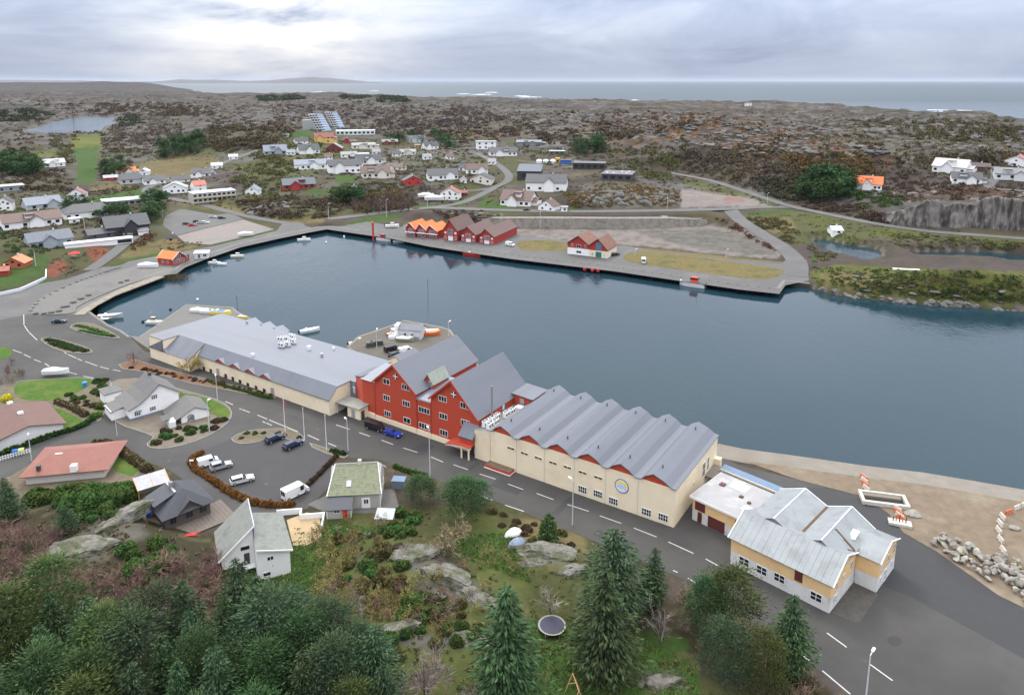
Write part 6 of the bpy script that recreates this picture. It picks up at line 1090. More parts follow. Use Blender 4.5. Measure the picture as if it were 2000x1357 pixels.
car('parked_car', 'dark blue estate car parked at the planted edge, left of the two', 'car', 537, 860, d(48), DB); car('parked_car', 'blue-black estate car parked beside the flagpole, right of the two', 'car', 572, 872, d(52), (.015, .025, .07), L=4.9)
car('parked_van', 'small white van backed against the orange hedge', 'van', 407, 907, d(36), WH, 'van', 4.4, 1.8, 1.85); car('parked_car', 'silver grey SUV beside the small white van', 'car', 432, 914, d(34), (.30, .31, .33), L=4.6, H=1.62); car('parked_car', 'silver estate with black roof panel alone by the orange hedge', 'car', 473, 941, d(30), (.52, .53, .55), L=4.9)
car('parked_van', 'long white delivery van near the slate house fence', 'van', 577, 967, d(48), WH, 'van', 5.6, 2.0, 2.35)
car('parked_van', 'black van parked by the entrance booth of the red building', 'van', 733, 838, SANG+d(4), BK, 'van', 5.2, 1.95, 1.95); car('parked_car', 'bright blue car parked in front of the red building', 'car', 767, 850, SANG+d(3), (.01, .035, .30), 'sedan', 4.7, 1.85, 1.4)
car('moving_car', 'dark blue car driving past the planted islands at the beach', 'car', 116, 630, d(8), (.012, .03, .055), 'sedan', 4.6)
for lb, x, y, c, k, r in (('dark grey car left of the red one in the north car park', 1085, 815, (.03, .03, .035), 'wagon', 20), ('red car in front of the row in the north car park', 1150, 832, (.5, .01, .012), 'sedan', 15), ('black car behind the red one in the north car park', 1205, 790, BK, 'wagon', 20), ('silver car right of the black one in the north car park', 1245, 806, SLV, 'sedan', 15), ('white car at the end of the row in the north car park', 1300, 803, WH, 'wagon', 15), ('silver car nearest the valley road in the north car park', 1385, 738, SLV, 'sedan', 8), ('black car nearest the gravel yard in the north car park', 1490, 748, BK, 'wagon', 12)): car('parked_car', lb, 'car', *Z5(x, y), d(r), c, k)
car('parked_car', 'dark blue car outside the white twin-gabled house', 'car', *Z5(860, 465), d(10), (.012, .03, .12), 'sedan'); car('parked_car', 'silver car in front of the large black villa', 'car', 250, 459, d(25), SLV, 'sedan')
car('parked_van', 'white camper van on the dry grass of the far quay', 'camper van', 1257, 513, d(80), WH, 'van', 5.2, 2.0, 2.4); car('parked_car', 'black car behind the cream side of the twin-gabled quay house', 'car', 1202, 499, d(40), BK); car('parked_van', 'white pick-up van by the last tall boathouse', 'van', 996, 480, d(-40), WH, 'van', 5.0, 1.9, 2.0); car('parked_car', 'dark car at the garage yard on the coast road', 'car', 1029, 412, d(0), BK, 'sedan')
ZQ = lambda x, y: (640+x/7.143, 620+y/7.143)
for lb, x, y, c, k, r in (('black van on the pier behind the red building', 890, 465, BK, 'van', 42), ('dark car on the pier beside the black van', 950, 540, (.02, .024, .03), 'wagon', 44), ('white van nearest the roof edge on the pier', 1090, 490, WH, 'van', 30)): car('parked_car' if k != 'van' else 'parked_van', lb, 'van' if k == 'van' else 'car', *ZQ(x, y), d(r), c, k, 4.8, H=1.9 if k == 'van' else 1.5)
# ------------------------------------------------------------------ boats
qa = np.array(un(1440, 565, 0))-np.array(un(1330, 549, 0)); QA = math.atan2(qa[1], qa[0])
def boat(label, u, v, L, rot, hull, kind='open', deck=None, z=0.0, name='boat', group=None, sole=None):
    p = un(u, v, z); t = thing(name, label, 'boat', (p[0], p[1], z), rot, group); W = L*.34; hgt = L*.14; pm = paint(hull)
    rings = []
    for s, wq, sh in ((-.5, .8, 0), (-.25, .98, 0), (0, 1, .02), (.2, .88, .06), (.36, .58, .14), (.46, .24, .22), (.5, .02, .27)):
        w2 = W/2*wq; k = hgt*(1+sh*1.6); x = s*L; rings.append([(x, -w2, k), (x-.0, -w2*.72, -.12*hgt), (x, 0, -.3*hgt+sh*hgt), (x, w2*.72, -.12*hgt), (x, w2, k)])
    h_ = MB().loft(rings).build('hull', pm, t)
    dk_ = paint(deck or (.55, .54, .5)); w2 = W*.40
    MB().prism([(-L*.46, -w2*.8), (L*.12, -w2), (L*.36, -w2*.45), (L*.36, w2*.45), (L*.12, w2), (-L*.46, w2*.8)], hgt*1.02, hgt*1.10).build('deck', dk_, t)
    if kind in ('cabin', 'work'):
        c0, c1, hh = (-.12, .2, .30) if kind == 'cabin' else (-.2, .08, .42); cw = paint(sole or WH)
        MB().loft([[(L*c0, -w2*.7, hgt*1.1), (L*c1, -w2*.62, hgt*1.1), (L*c1, w2*.62, hgt*1.1), (L*c0, w2*.7, hgt*1.1)], [(L*c0, -w2*.6, hgt*1.1+L*hh*.55), (L*(c1-.06), -w2*.5, hgt*1.1+L*hh*.55), (L*(c1-.06), w2*.5, hgt*1.1+L*hh*.55), (L*c0, w2*.6, hgt*1.1+L*hh*.55)]]).build('cabin', cw, t)
        MB().box(L*(c0-.02), L*(c1-.01), -w2*.64, w2*.64, hgt*1.1+L*hh*.3, hgt*1.1+L*hh*.46).build('cabin_windows', glass, t)
        if kind == 'work': MB().tube((L*c0, 0, hgt), (L*c0, 0, hgt+L*.62), .06).tube((L*c0, -.6, hgt+L*.5), (L*c0, .6, hgt+L*.5), .04).build('mast', steel, t)
    if kind == 'open': MB().box(-L*.2, -L*.12, -w2*.5, w2*.5, hgt*1.1, hgt*1.1+.5).build('console', paint(WH), t)
    if kind == 'covered':
        MB().loft([[(-L*.48, -w2, hgt*1.1), (-L*.48, w2, hgt*1.1), (-L*.48, 0, hgt*1.25)], [(-L*.1, -w2*1.02, hgt*1.1), (-L*.1, w2*1.02, hgt*1.1), (-L*.1, 0, hgt*1.9)], [(L*.3, -w2*.6, hgt*1.1), (L*.3, w2*.6, hgt*1.1), (L*.3, 0, hgt*1.5)]]).build('cover', paint(WH), t)
    else: MB().box(-L*.57, -L*.5, -.18, .18, hgt*.2, hgt*1.5).build('outboard_motor', paint((.05, .05, .055)), t)
    return t
boat('aluminium workboat moored at the beach steps', 215, 621, 9, d(12), (.36, .40, .43), 'open'); boat('dark-hulled open boat tied outside the aluminium one', 205, 627, 6.5, d(10), (.10, .12, .14), 'open')
boat('white boat with tall wheelhouse mast off the west pier', 303, 632, 6.5, d(-6), WH, 'work', sole=(.6, .58, .4)); boat('slim white skiff moored alone behind the long factory', 605, 648, 7.0, d(32), (.66, .70, .72), 'open', (.6, .68, .72)); boat('cream cabin cruiser at the pier edge', 700, 672, 6.5, d(24), (.62, .58, .48), 'cabin')
boat('small white dinghy behind the cream cruiser at the pier', 716, 667, 3.6, d(20), WH, 'open'); boat('white speedboat under a cover on the street verge', 110, 728, 7.2, d(6), WH, 'covered', z=2.9)
boat('white day boat off the road junction quay', 594, 470, 7, d(10), WH, 'cabin'); boat('white open boat left of a pair under the red quay house', 419, 515, 6, d(-8), WH, 'cabin'); boat('white open boat right of a pair under the red quay house', 434, 517, 5, d(-10), WH, 'open'); boat('cream motorboat at the left shore wall', 464, 502, 6.5, d(5), (.66, .62, .5), 'cabin')
boat('white and red fishing boat by the red boat hoist', 750, 470, 9, QA+.1, WH, 'work', sole=(.45, .03, .03)); boat('low white punt beside the fishing boat at the hoist', 779, 473, 6, d(-4), WH, 'open'); boat('white cabin boat on the hard behind the fishing boat', 766, 443, 8, d(12), WH, 'cabin', z=2.6)
boat('white wooden boat with red bottom under the tall boathouses', 922, 500, 10, QA, (.5, .03, .025), 'open', (.68, .66, .6)); boat('white boat with orange wheelhouse at the timber quay', 1352, 559, 11, QA+math.pi, WH, 'work', sole=(.75, .07, .02)); boat('long white rowing boat on the grass left of the red quay house', 290, 521, 9, d(4), WH, 'covered', z=2.3)
boat('white covered boat uphill of the pair beside the tall white gable house', 832, 384, 11, d(10), WH, 'covered', z=hit(832, 384)[2]+.8); boat('white covered boat nearest the tall white gable house', 848, 390, 13, d(8), WH, 'covered', z=hit(848, 390)[2]+.8)
x, y, gz = hit(1770, 527); t = thing('landing_slab', 'long pale concrete slab lying on the islet grass', 'slab', (x, y, gz), d(-12)); MB().box(-5.5, 5.5, -.7, .7, -.3, .45).build('slab', white, t); boat('white trailer boat on the gravel yard', 480, 459, 8, d(14), WH, 'covered', z=2.8)
for lb, u, v, L_, r, c in (('white long kayak nearest the corner of the west pier', 390, 609, 7, -6, WH), ('white kayak second from the corner of the west pier', 408, 611, 7, -8, WH), ('yellow and blue boat on the west pier edge', 432, 613, 8, -8, (.72, .62, .12)), ('small yellow dinghy behind the factory roof edge', 474, 620, 4, -15, (.75, .60, .08))): boat(lb, u, v, L_, d(r), c, 'covered' if c == WH else 'open', (.03, .12, .5) if 'blue' in lb else None, 2.2, 'kayak' if 'kayak' in lb else 'boat')
for lb, u, v, c in (('black mooring buoy near the wheelhouse boat', 279, 629, BK), ('white mooring buoy in open water of the inner basin', 386, 586, WH), ('small dark buoy left of the white mooring buoy', 333, 605, BK), ('white buoy off the fishing boat', 672, 463, WH), ('white buoy near the junction quay', 637, 474, WH)):
    p = un(u, v, 0); t = thing('buoy', lb, 'buoy', (p[0], p[1], 0)); mb = MB(); mb.loft([[(math.cos(a)*r, math.sin(a)*r, z) for a in np.linspace(0, 2*math.pi, 9)[:-1]] for z, r in ((-.2, .2), (.05, .5), (.35, .55), (.65, .4), (.8, .1))]).build('float', paint(c), t); MB().tube((0, 0, .8), (0, 0, 1.1), .06).build('ring', steel, t)
# ------------------------------------------------------------------ poles and lamps
def rise(u, v, vt, z=2.05):
    x, y = un(u, v, z); lo, hi = 0, 60
    for _ in range(40):
        m = (lo+hi)/2; lo, hi = (m, hi) if proj(x, y, z+m)[1] > vt else (lo, m)
    return lo
def lamp(label, u, v, vt, z=None, arm=.9, rot=0, name='street_lamp', r=.09):
    x, y, gz = hit(u, v) if z is None else (*un(u, v, z), z); h = rise(u, v, vt, gz); t = thing(name, label, 'street lamp' if name == 'street_lamp' else 'pole', (x, y, gz), rot)
    MB().tube((0, 0, 0), (0, 0, h), r*1.2, r*.7, 8).build('pole', MATS['pole_grey'], t)
    if arm:
        MB().tube((0, 0, h), (arm, 0, h+.12), r*.6, r*.5).build('arm', MATS['pole_grey'], t); MB().box(arm-.25, arm+.55, -.17, .17, h+.05, h+.22).build('lamp_head', white, t)
    return t
mat('pole_grey', (.50, .52, .54), .5, .05, 2)
lamp('tall street lamp between slate house garden and the red building', 840, 932, 838, 2.05, .8, 2.0); lamp('slender street lamp on the verge before the emblem wall', 1118, 1025, 938, 2.05, .8, 2.2); lamp('street lamp at the bottom right beside the road', 1688, 1392, 1279, 2.05, 1.0, .8, r=.11); lamp('street lamp at the car park corner by the slate house', 680, 880, 820, 2.05, .7, 2.2); lamp('wooden-arm lamp pole at the villa hedge', 409, 842, 783, 2.05, .5, 1.2); lamp('street lamp at the kerb before the long factory', 425, 782, 735, 2.05, .7, 2.0); lamp('globe lamp on the lane beside the brown bungalow', 62, 900, 850, 2.05, .25, 2.2); lamp('thin pole at the driveway of the white villa', 229, 852, 800, 2.05, 0, 0, 'utility_pole', .07); lamp('low bollard lamp at the left end of the orange hedge', 372, 912, 900, 2.05, .2, 0); lamp('lamp on the pier beside the stacked crates', 736, 682, 645, 2.05, 1.0, 1.5); lamp('lamp behind the roof ridge of the red building', 876, 656, 629, 2.05, .8, 1.0)
for i, (u, v, vt, lb) in enumerate(((755, 425, 390, 'lamp on the green verge above the boat hoist'), (642, 427, 398, 'lamp at the edge of the hillside trees'), (835, 405, 375, 'lamp where the village road leaves the coast road'), (1055, 446, 405, 'thin lamp pole above the gravel lot left of the twin house'), (1303, 408, 380, 'dark mast beside the rock cutting'), (1498, 398, 378, 'lamp at the shore road junction'), (166, 452, 415, 'flagpole before the black-hipped bungalow'), (55, 432, 398, 'white pole by the slate bungalow hedge'), (318, 425, 408, 'pole at the north car park wall'), (70, 520, 488, 'flagpole on the lawn of the orange cabin'), (1418, 503, 488, 'dark lamp post on the quay grass'), (1240, 500, 487, 'short dark post by the quay road bend'))): lamp(lb, u, v, vt, None, 0 if 'pole' in lb or 'mast' in lb else .8, .5, 'utility_pole' if 'mast' in lb or 'pole' in lb and 'flag' not in lb else 'flagpole' if 'flag' in lb else 'street_lamp', .12)
for u, v, vt, lb, flag in ((557, 843, 780, 'white flagpole with a limp red flag at the car park edge', 1), (595, 861, 797, 'bare white flagpole beside the blue-black estate car', 0), (638, 879, 812, 'bare white flagpole on the small planting strip', 0)):
    x, y = un(u, v, 2.1); h = rise(u, v, vt); t = thing('flagpole', lb, 'flagpole', (x, y, 2.1)); MB().tube((0, 0, 0), (0, 0, h), .09, .05, 8).build('pole', white, t); MB().tube((0, 0, h), (0, 0, h+.15), .09, .09, 6).build('finial', white, t)
    if flag: MB().loft([[(0, 0, h-.3), (.02, .02, h-.3), (.02, .02, h-1.7), (0, 0, h-1.9)], [(.3, .12, h-.45), (.32, .14, h-.45), (.3, .12, h-2.3), (.28, .1, h-2.4)], [(.5, -.03, h-1.0), (.52, -.01, h-1.0), (.45, 0, h-2.9), (.42, 0, h-2.9)]]).build('flag', mat('flag_red', (.40, .10, .11), .8, .1), t)
for u, v, vt, lb in ((463, 592, 576, 'dark mooring stake in the basin behind the factory'), (836, 583, 545, 'iron marker pole standing in the middle of the harbour'), (143, 232, 208, 'dark pylon standing in the far lake')):
    x, y = un(u, v, 0); h = rise(u, v, vt, 0); t = thing('mooring_pole' if 'pylon' not in lb else 'pylon', lb, 'pole', (x, y, -.5)); r = .09 if v > 300 else .8; MB().tube((0, 0, 0), (0, 0, h+.5), r, r*.8, 6).build('shaft', darkgrey, t); MB().box(-r*2, r*2, -r*.6, r*.6, h*.8, h*.8+r*2).build('top_mark', darkgrey, t)
p = un(729, 462, 2); h = rise(729, 462, 433); t = thing('boat_hoist', 'red steel boat hoist post at the inner quay', 'hoist', (p[0], p[1], 0)); MB().box(-.45, .45, -.45, .45, 0, h+2).build('column', mat('hoist_red', (.45, .035, .02), .5, .1), t); MB().box(-.3, .3, -3, .4, h+1.2, h+1.9).build('jib', MATS['hoist_red'], t)
for i, (u, v) in enumerate(((1142, 526), (1157, 528), (1168, 529))): p = un(u, v, 1); t = thing('fender', 'round red fender hanging on the timber quay below the twin house', 'fender', (p[0], p[1]-.5, .4), 0, 'red fenders on the timber quay'); MB().loft([[(math.cos(a)*r, math.sin(a)*r, z) for a in np.linspace(0, 2*math.pi, 9)[:-1]] for z, r in ((0, .3), (.4, .8), (1.0, .9), (1.6, .6), (1.9, .15))]).build('float', mat('fender_red', (.5, .03, .03), .6, .1), t); MB().tube((0, 0, 1.9), (0, .4, 2.4), .05).build('rope', steel, t)
# piles of the timber quay
for i, (a, b) in enumerate(zip(HARB[13:21], HARB[14:22])):
    a, b = np.array(a), np.array(b); n = max(int(np.hypot(*(b-a))/4), 1)
    for j in range(n):
        p = a+(b-a)*j/n; o = MB().tube((p[0], p[1]-.25, -2), (p[0], p[1]-.25, 2.35), .2, n=6).build('quay_pile', MATS['quay_timber']); tag(o, kind='structure')
# ------------------------------------------------------------------ pier clutter
p = un(*ZQ(1140, 300)); F = Frame('pier_shed', 'white and grey pier shed with gabled dark roof on the pier head', 'shed', p[0], p[1], d(-12), 2.05)
F.add(MB().extr([(0, 0), (5, 0), (5, 3.0), (2.5, 4.3), (0, 3.0)], 'x', -4, 4), 'wall', wallm((.48, .50, .53))); mb = MB(); mb.slab([(-4.3, -.3, 3.05), (4.3, -.3, 3.05), (4.3, 2.5, 4.5), (-4.3, 2.5, 4.5)], .12); mb.slab([(-4.3, 2.5, 4.5), (4.3, 2.5, 4.5), (4.3, 5.3, 3.05), (-4.3, 5.3, 3.05)], .12); F.add(mb, 'roof', roofm((.13, .14, .16))); F.add(MB().box(-5.2, -3.9, -.2, 3, 0, 4.4), 'stair_tower', white); window(F.root, 1, 0, 1, 1.2, 1.0); window(F.root, -1.5, 0, .1, 1.1, 2.0)
orangep = paint((.62, .14, .03))
for i, (x, y, lb, c, s) in enumerate(((900, 300, 'white plastic tank at the left of the pier shed', WH, 1.0), (955, 275, 'red round buoy heap beside the pier shed', (.45, .06, .06), .9), (940, 200, 'white tank behind the left corner of the pier shed', WH, 1.1), (1180, 300, 'white fish tub in front of the pier shed', WH, .9), (1250, 300, 'grey fish tub right of the white one on the pier', (.3, .32, .35), 1.0), (1290, 280, 'dark fish tub at the right of the pier shed', (.06, .065, .07), .9))): p = un(*ZQ(x, y)); t = thing('fish_tub', lb, 'tub', (p[0], p[1], 2.06), .3*i); MB().loft([[(-s, -s*.7, 0), (s, -s*.7, 0), (s, s*.7, 0), (-s, s*.7, 0)], [(-s*1.1, -s*.8, s), (s*1.1, -s*.8, s), (s*1.1, s*.8, s), (-s*1.1, s*.8, s)]]).build('body', paint(c), t); MB().box(-s*1.12, s*1.12, -s*.82, s*.82, s, s*1.1).build('lid', paint(c), t)
boat('green tarpaulined dinghy in front of the pier shed', *ZQ(1080, 320), 6, d(-8), (.22, .25, .19), 'covered', z=2.3); boat('orange kayak on the right of the pier shed', *ZQ(1430, 240), 7, d(12), (.62, .14, .03), 'open', (.5, .12, .03), 2.2, 'kayak'); boat('pale kayak behind the orange one on the pier', *ZQ(1410, 215), 7, d(8), (.6, .56, .42), 'open', None, 2.2, 'kayak'); boat('small orange dinghy left of the pier shed', *ZQ(905, 245), 4, d(0), (.62, .25, .05), 'open', None, 2.2)
for i, (x, y, lb) in enumerate(((590, 410, 'black net stack nearest the pier edge'), (640, 395, 'black net stack in the middle of the row'), (720, 385, 'black net stack beside the pier lamp'))):
    p = un(*ZQ(x, y)); t = thing('net_stack', lb, 'net stack', (p[0], p[1], 2.06), .3); 
    for j in range(3): MB().box(-1.3+.1*j, 1.3-.1*j, -.8, .8, j*.55, j*.55+.5).build('crate', darkgrey, t)
# ------------------------------------------------------------------ yard on the right: pit, barriers, boulders
conc_w = mat('pale_concrete', (.46, .44, .39), .85, .15, 1)
t = Frame('loading_pit', 'white concrete frame around a dark open pit on the dirt yard', 'pit', *un(*Z2d(500, 275), 2.3), d(-14), 2.12)
for x0, x1, y0, y1 in ((-4.4, 4.4, -2.2, -1.6), (-4.4, 4.4, 1.7, 2.2), (-4.4, -3.8, -1.58, 1.68), (3.8, 4.4, -1.58, 1.68)): t.add(MB().box(x0, x1, y0, y1, 0, .75), 'kerb_beam', conc_w)
t.add(MB().box(-3.8, 3.8, -1.58, 1.68, .0, .06), 'pit_floor', mat('pit_dark', (.02, .02, .018), .9, .2)); t.add(MB().box(-3.6, 3.4, .6, 1.66, .06, .5), 'pit_ledge', concr)
def barrier(u, v, r, c, lb, g=None):
    p = un(u, v, 2.1); t = thing('barrier', lb, 'barrier', (p[0], p[1], 2.1), r, g); MB().extr([(-.3, 0), (.3, 0), (.22, .25), (.1, .8), (-.1, .8), (-.22, .25)], 'x', -.95, .95).build('block', c, t); MB().box(-.7, -.3, -.32, .32, 0, .1).box(.3, .7, -.32, .32, 0, .1).build('foot', darkgrey, t)
orb = mat('barrier_orange', (.48, .12, .04), .6, .15, 2); whb = mat('barrier_white', (.46, .42, .37), .7, .15, 2)
for i, (x, y) in enumerate(((388, 155), (393, 172), (398, 195), (404, 215))): barrier(*Z2d(x, y), d(-78), orb if i % 2 == 0 else whb, 'weathered traffic barrier in the line from the pit to the water', 'barriers between pit and water')
for i, (x, y) in enumerate(((575, 330), (582, 350), (590, 368), (600, 385))): barrier(*Z2d(x, y), d(-70), orb if i % 2 else whb, 'traffic barrier in the short line below the pit', 'barriers below the pit')
for i, (x, y) in enumerate(((1280, 305), (1240, 322), (1195, 348), (1162, 375), (1148, 410), (1140, 450), (1150, 500), (1165, 560))): barrier(*Z2d(x, y), d(25 if i < 3 else 80), orb if i in (2,) else whb, ('bright orange barrier in the curved line by the right edge' if i == 2 else 'dirty white barrier in the curved line by the right edge'), None if i == 2 else 'white barriers by the right edge')
p = un(*Z2d(590, 405), 2.2); t = thing('concrete_base', 'white concrete base with standing pipes beside the barriers', 'plinth', (p[0], p[1], 2.1), d(-20)); MB().box(-2, 2, -.9, .9, 0, .5).build('slab', conc_w, t)
for i in range(5): MB().tube((-1.2+i*.55, .2*(i % 2), .5), (-1.2+i*.55, .2*(i % 2), 1.4+.3*(i % 3)), .1).build('pipe', orb if i in (1, 3) else darkgrey, t)
def rockmesh(seed, m, flat=.7, sub=2):
    bm = bmesh.new(); bmesh.ops.create_icosphere(bm, subdivisions=sub, radius=1); rs = np.random.RandomState(seed); cuts = [(Vector(rs.normal(size=3)).normalized(), .55+.3*rs.rand()) for _ in range(9)]
    for v in bm.verts:
        for n, c in cuts:
            k = v.co.dot(n)
            if k > c: v.co -= n*(k-c)
        v.co.z *= flat; v.co += Vector(rs.normal(size=3))*.025*(1 if sub == 2 else .35)
        if sub > 2: c_ = v.co; q = float(ridge(np.array([c_.x*3+c_.y*1.2+seed]), np.array([c_.y*5+c_.z*2]), seed, 4)[0]); v.co *= 1+(q-.55)*.42
    me = bpy.data.meshes.new('boulder'); bm.to_mesh(me); bm.free(); me.materials.append(m); return me
bm_ = mat('quarry_stone', (.235, .22, .19), .9, .4, 1.2, bump=.6, bscale=3, objrand=.3, col2=(.34, .29, .14), c2scale=.25, c2lo=.58, c2hi=.7); RK = [rockmesh(i, bm_) for i in range(6)]
BP = [Z2d(*q) for q in [(770, 470), (860, 480), (1000, 540), (1180, 590), (1285, 640), (1285, 830), (1180, 760), (1010, 680), (860, 580), (770, 510)]]; n = 0; rs = np.random.RandomState(5)
while n < 190:
    u, v = rs.uniform(1815, 2040), rs.uniform(1040, 1185)
    uu = u if u < 2000 else 2000-(u-2000)
    if not inside([min(u, 1999)], [v if u < 1999 else v-18], BP)[0]: continue
    x, y = un(u, v, 2.3); s = rs.uniform(.3, .8); o = link('boulder', RK[n % 6]); o.location = (x, y, 2.15+s*.35+rs.rand()*.7); o.rotation_euler = (rs.rand()*.6, rs.rand()*.6, rs.rand()*6); o.scale = (s*rs.uniform(.8, 1.5), s, s*rs.uniform(.7, 1.1))
    tag(o, 'pale quarried boulder in the heap along the dirt yard', 'boulder', 'boulders heaped along the yard'); n += 1
for i, (x, y, s, lb) in enumerate(((665, 350, 1.5, 'lone flat boulder on the dirt yard beyond the pipes'), (1225, 428, 1.0, 'lone grey boulder on the dirt inside the curved barrier line'))): p = un(*Z2d(x, y), 2.2); o = link('boulder', RK[i]); o.location = (p[0], p[1], 2.3); o.scale = (s*1.3, s, s*.6); tag(o, lb, 'boulder')
# ------------------------------------------------------------------ garden things
x, y, gz = hit(1078, 1230); t = thing('trampoline', 'round trampoline with dark blue mat on the lower lawn', 'trampoline', (x, y, gz)); R_ = 2.15
MB().extr([(p_[0], p_[2]) for p_ in disc(R_-.28, 0, 36)], 'y', 0, .03).build('mat', mat('trampoline_mat', (.028, .03, .055), .7, .05), t).rotation_euler = (math.pi/2, 0, 0)
for ch in t.children: ch.location = (0, 0, .9)
rg = MB()
for i in range(36): a, b = 2*math.pi*i/36, 2*math.pi*(i+1)/36; rg.slab([(math.cos(a)*(R_-.28), math.sin(a)*(R_-.28), .9), (math.cos(b)*(R_-.28), math.sin(b)*(R_-.28), .9), (math.cos(b)*R_, math.sin(b)*R_, .93), (math.cos(a)*R_, math.sin(a)*R_, .93)], .05)
rg.build('rim', mat('trampoline_rim', (.24, .23, .19), .7, .1), t)
for i in range(6): a = 2*math.pi*i/6; MB().tube((math.cos(a)*R_, math.sin(a)*R_, 0), (math.cos(a)*R_, math.sin(a)*R_, .88), .04).build('leg', steel, t)
x, y, gz = hit(1130, 1385); t = thing('swing_frame', 'wooden A-frame swing on the lawn at the bottom edge', 'swing', (x, y, gz), .2); wd = mat('swing_wood', (.45, .26, .12), .75, .15)
for yy in (0, 3):
    for s in (-1, 1): MB().tube((s*1.1, yy, 0), (0, yy, 2.9), .07).build('leg', wd, t)
    MB().tube((-.5, yy, 1.3), (.5, yy, 1.3), .05).build('brace', wd, t)
MB().tube((0, 0, 2.9), (0, 3, 2.9), .07).build('beam', wd, t)
x, y, gz = hit(957, 1342); t = thing('garden_chair', 'white garden chair under the big spruce at the bottom edge', 'chair', (x, y, gz), .5); MB().box(-.35, .35, -.35, .35, .45, .5).build('seat', white, t); MB().box(-.35, .35, .33, .38, .5, 1.1).build('backrest', white, t)
for sx in (-.3, .3):
    for sy in (-.3, .3): MB().box(sx-.03, sx+.03, sy-.03, sy+.03, 0, .45).build('leg', white, t)
for u, v, lb, c in ((1003, 1042, 'white tarpaulin heap at the rock garden by the verge', (.68, .68, .66)), (1010, 1062, 'blue-grey water butt lying below the white tarpaulin', (.20, .25, .34))):
    x, y, gz = hit(u, v); t = thing('tarpaulin_heap' if c[0] > .5 else 'water_butt', lb, 'tarpaulin' if c[0] > .5 else 'barrel', (x, y, gz), .3); MB().loft([[(math.cos(a)*r*1.3+.2*math.sin(a*3), math.sin(a)*r*.8, z) for a in np.linspace(0, 2*math.pi, 11)[:-1]] for z, r in ((-.2, 1.4), (.4, 1.2), (.8, .8), (1.2, .25))]).build('cover', paint(c), t)
for u, v, lb, c in ((30, 888, 'blue wheelie bin at the end of the bungalow hedge', (.02, .10, .42)), (42, 886, 'yellow-green wheelie bin beside the blue one', (.45, .55, .12)), (291, 1010, 'blue tub at the corner of the black house deck', (.02, .16, .5)), (166, 754, 'blue box on the path edge of the upper lawn', (.02, .2, .6))):
    p = un(u, v, 2.1); t = thing('wheelie_bin' if 'bin' in lb else 'tub', lb, 'bin' if 'bin' in lb else 'tub', (p[0], p[1], 2.1), .4); MB().loft([[(-.4, -.4, 0), (.4, -.4, 0), (.4, .4, 0), (-.4, .4, 0)], [(-.5, -.5, 1.1), (.5, -.5, 1.1), (.5, .5, 1.1), (-.5, .5, 1.1)]]).build('body', paint(c), t); MB().box(-.54, .54, -.54, .58, 1.1, 1.2).build('lid', paint(c), t)
p = un(0, 900, 2.1); t = thing('picket_fence', 'white picket fence at the left edge below the bungalow', 'fence', (p[0], p[1], 2.1), d(40))
for i in range(18): MB().box(-3+i*.5, -2.85+i*.5, 0, .05, 0, 1.1).build('picket', white, t)
MB().box(-3, 6, .05, .1, .3, .42).box(-3, 6, .05, .1, .8, .92).build('rail', white, t)
p = un(146, 503, hit(146, 503)[2]); gz = hit(146, 503)[2]; t = thing('parasol', 'red parasol over a pale table on the terracotta courtyard', 'parasol', (*p, gz)); MB().loft([[(math.cos(a)*r, math.sin(a)*r, z) for a in np.linspace(0, 2*math.pi, 9)[:-1]] for z, r in ((2.1, 2.6), (2.4, 1.9), (3.0, .1))]).build('canopy', redcl, t); MB().tube((0, 0, 0), (0, 0, 3), .07).build('pole', white, t); MB().box(-1.4, 1.4, -.7, .7, .7, .8).build('table_top', white, t)
q = wpts([(-30, 583), (40, 568), (90, 545), (92, 505)], 2.1); t = thing('garden_wall', 'low white garden wall round the left lawn', 'wall', (*q[1], 2.0))
for a, b in zip(q[:-1], q[1:]):
    a, b = np.array(a)-q[1], np.array(b)-q[1]; nn = np.array([-(b-a)[1], (b-a)[0]])/np.hypot(*(b-a))*.25; MB().prism([tuple(a-nn), tuple(b-nn), tuple(b+nn), tuple(a+nn)][::-1], -.3, 1.2).build('wall_section', wallm((.6, .62, .66)), t)
x, y, gz = hit(195, 480); F = Frame('carport', 'long white flat carport below the black villa garage', 'carport', x, y, -math.atan2(x, y)+.05, gz); F.add(MB().box(-15, 15, 0, 5, -1, 2.2), 'wall', wallm(WHT)); F.add(MB().box(-15.3, 15.3, -.4, 5.3, 2.2, 2.6), 'roof', wallm((.62, .63, .66))); F.add(MB().box(8, 14.5, -.06, .02, .2, 1.9), 'opening', glass)
# round stones along the plaza edge
rs = np.random.RandomState(3); bs = mat('edge_stone', (.13, .125, .12), .9, .2, 2); es = rockmesh(9, bs)
for a, b in zip([(60, 607), (75, 588), (110, 568), (150, 550), (178, 540), (205, 531), (225, 525)], [(75, 588), (110, 568), (150, 550), (178, 540), (205, 531), (225, 525), (238, 522)]):
    for j in range(3): u, v = a[0]+(b[0]-a[0])*j/3, a[1]+(b[1]-a[1])*j/3; x, y = un(u, v, 2.1); o = link('edge_stone', es); o.location = (x, y, 2.25); s = rs.uniform(.5, .9); o.scale = (s, s, s*.8); o.rotation_euler = (0, 0, rs.rand()*6); tag(o, 'grey edging stone along the curve of the beach plaza', 'stone', 'edging stones of the plaza')
for u, v in ((236, 552), (248, 548), (173, 577), (158, 584), (143, 591), (124, 600), (131, 599), (100, 611), (86, 613), (70, 613), (115, 608)):
    x, y = un(u, v, 2.1); o = link('boulder', es); o.location = (x, y, 2.4); s = rs.uniform(.9, 1.5); o.scale = (s, s*.8, s*.9); tag(o, 'dark rounded boulder set on the beach plaza', 'boulder', 'boulders on the beach plaza')
